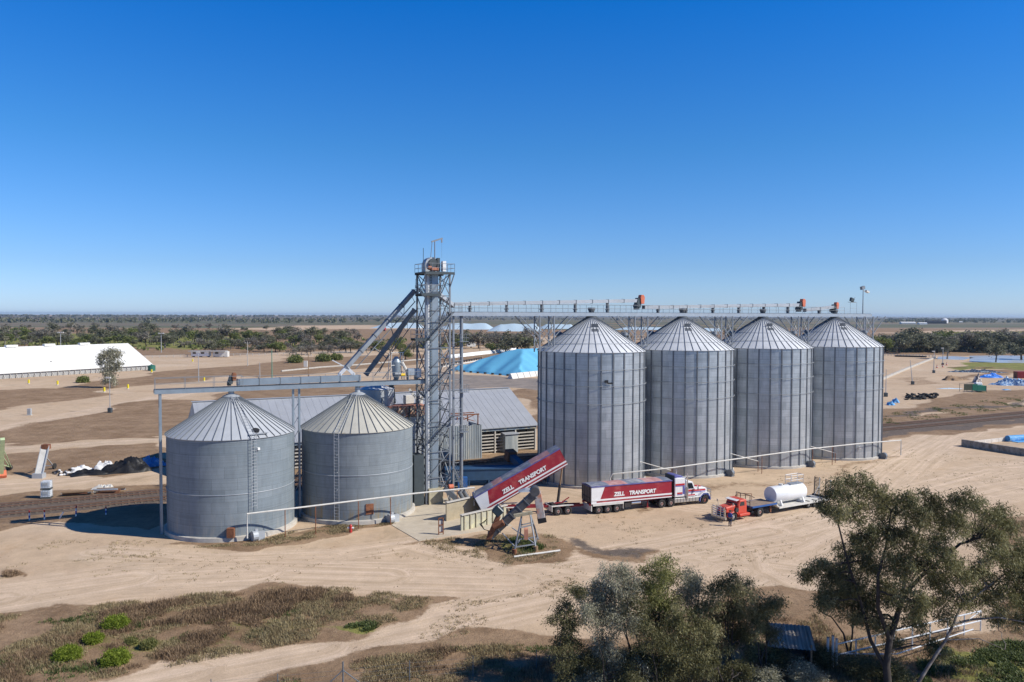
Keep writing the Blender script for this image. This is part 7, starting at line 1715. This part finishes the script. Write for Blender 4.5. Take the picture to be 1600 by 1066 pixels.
# ---- bottom right: shelter, pipes, yard rails, wire fence
sb = g(1232, 1040); st = thing('iron_shelter', 'small shelter among the gum trees, light stripes painted on its iron roof', 'shelter', sb, R(-12))
m = MB()
for x in (-1.3, 1.3):
    for y in (-1.1, 1.1): m.box((x, y, 1.0), (.1, .1, 2.0))
m.build('frame', 'wood', st); m = MB(); m.box((0, 1.1, .95), (2.6, .05, 1.9)); m.box((-1.32, 0, .95), (.05, 2.2, 1.9)); m.box((1.32, 0, .95), (.05, 2.2, 1.9)); m.build('wall', 'galv_dark', st)
m = MB(); nC = 60; P = []; F = []
for i in range(nC+1): x = -1.55+3.1*i/nC; z = .03*math.sin(i*math.pi/2.5); P += [(x, -1.4, 1.75+z), (x, 1.4, 2.35+z)]; F += [(2*i-2, 2*i, 2*i+1, 2*i-1)] if i else []
m.add(P, F); m.build('roof', mat('sunstripe_roof', (.33, .29, .24), .8, .0, var=.6, scale=1.0, stretch=(5, .1, 1), coord='Object'), st)  # sunlit stripes, and warmth against blue shade, put into the roof colour
for lb, px, y0, y1 in (('shortest steel pipe upright of the three, nearest the shelter', 1293, 1040, 993), ('middle steel pipe upright of the three, the tallest', 1301, 1042, 990), ('steel pipe upright of the three where the rails start', 1306.5, 1042, 995)):
    b = g(px, y0); H = b.y*(y0-y1)/FPX*.95; t = thing('pipe_post', lb, 'post', b); MB().tube((0, 0, 0), (0, 0, H), .085, 10).build('pipe', 'galv_roof', t, smooth=40); m = MB(); m.tube((0, 0, H), (0, 0, H+.03), .1, 10); m.build('cap', 'galv_dark', t)
pf = thing('yard_rails', 'galvanised pipe rail cattle yard fence behind the large gum tree', 'fence', g(1306, 1042)); A1, B1 = g(1306, 1042), g(1532, 986)
m = WB(pf)
for z in (1.55, .8): m.tube(A1+Vector((0, 0, z)), B1+Vector((0, 0, z)), .05, 7)
m.build('rail', 'galv_roof', pf)
for i in range(1, 9): m = WB(pf); q = A1.lerp(B1, i/8); m.tube(q, q+Vector((0, 0, 1.6)), .05, 7); m.build('post', 'galv_roof', pf)
m = WB(pf); m.tube(A1.lerp(B1, .85)+Vector((0, 0, .8)), A1.lerp(B1, 1)+Vector((0, 0, 1.55)), .04, 6); C1, D1 = g(1400, 1040), g(1520, 1000); m.tube(C1+Vector((0, 0, .8)), D1+Vector((0, 0, .8)), .045, 7); m.tube(A1+Vector((0, 0, .9)), g(1400, 1040)+Vector((0, 0, .8)), .045, 7); m.build('brace_rail', 'galv_roof', pf)
wf = thing('wire_fence', 'plain wire fence on steel posts along the lower edge', 'fence', g(536, 1076)); fp = [(330, 1095), (434, 1086), (536, 1076), (640, 1064), (739, 1056), (838, 1046), (930, 1040), (1020, 1034)]
for i, p in enumerate(fp): m = WB(wf); q = g(*p); m.tube(q, q+Vector((0, 0, 1.75 if i == 2 else 1.35)), .05 if i == 2 else .03, 6); m.build('post', 'stiff', wf)
for z in (.3, .6, .9, 1.2):
    m = WB(wf); m.path([g(*p)+Vector((0, 0, z)) for p in fp], .005, 4); m.build('wire', 'stiff', wf)
q = g(536, 1076); m = WB(wf); m.tube(q+Vector((0, 0, 1.2)), g(500, 1081), .035, 6); m.tube(q+Vector((0, 0, 1.2)), g(572, 1074), .035, 6); m.build('stay', 'stiff', wf)
# stock fences by the road beyond
for lb, p, q, n in (('long grey post and wire fence along the far road', (170, 561), (560, 552), 40), ('fence at the wood edge beyond the yard', (1378, 556), (1462, 558.5), 18)):
    p, q = g(*p), g(*q); t = thing('fence', lb, 'fence', p); m = WB(t)
    for i in range(n): c = p.lerp(q, i/(n-1)); m.box(c+Vector((0, 0, .7)), (.25, .25, 1.4))
    m.build('post_line', 'timber_rail', t); m = WB(t); m.beam(p+Vector((0, 0, 1.3)), q+Vector((0, 0, 1.3)), .1, .12); m.beam(p+Vector((0, 0, .7)), q+Vector((0, 0, .7)), .1, .1); m.build('wire', 'post_grey', t)
# ---- air
hz = bpy.data.materials.new('haze'); hz.use_nodes = True; nt = hz.node_tree; nt.nodes.remove(nt.nodes['Principled BSDF']); pv = _n(nt, 'ShaderNodeVolumePrincipled'); pv.inputs['Color'].default_value = (.62, .78, 1, 1); pv.inputs['Density'].default_value = HAZE; pv.inputs['Anisotropy'].default_value = .3
nt.links.new(pv.outputs[0], nt.nodes['Material Output'].inputs['Volume'])
if HAZE > 0:
    m = MB(); m.box((0, 7900, 22), (44000, 16400, 46)); o = m.build('haze', hz, None); o['kind'] = 'stuff'
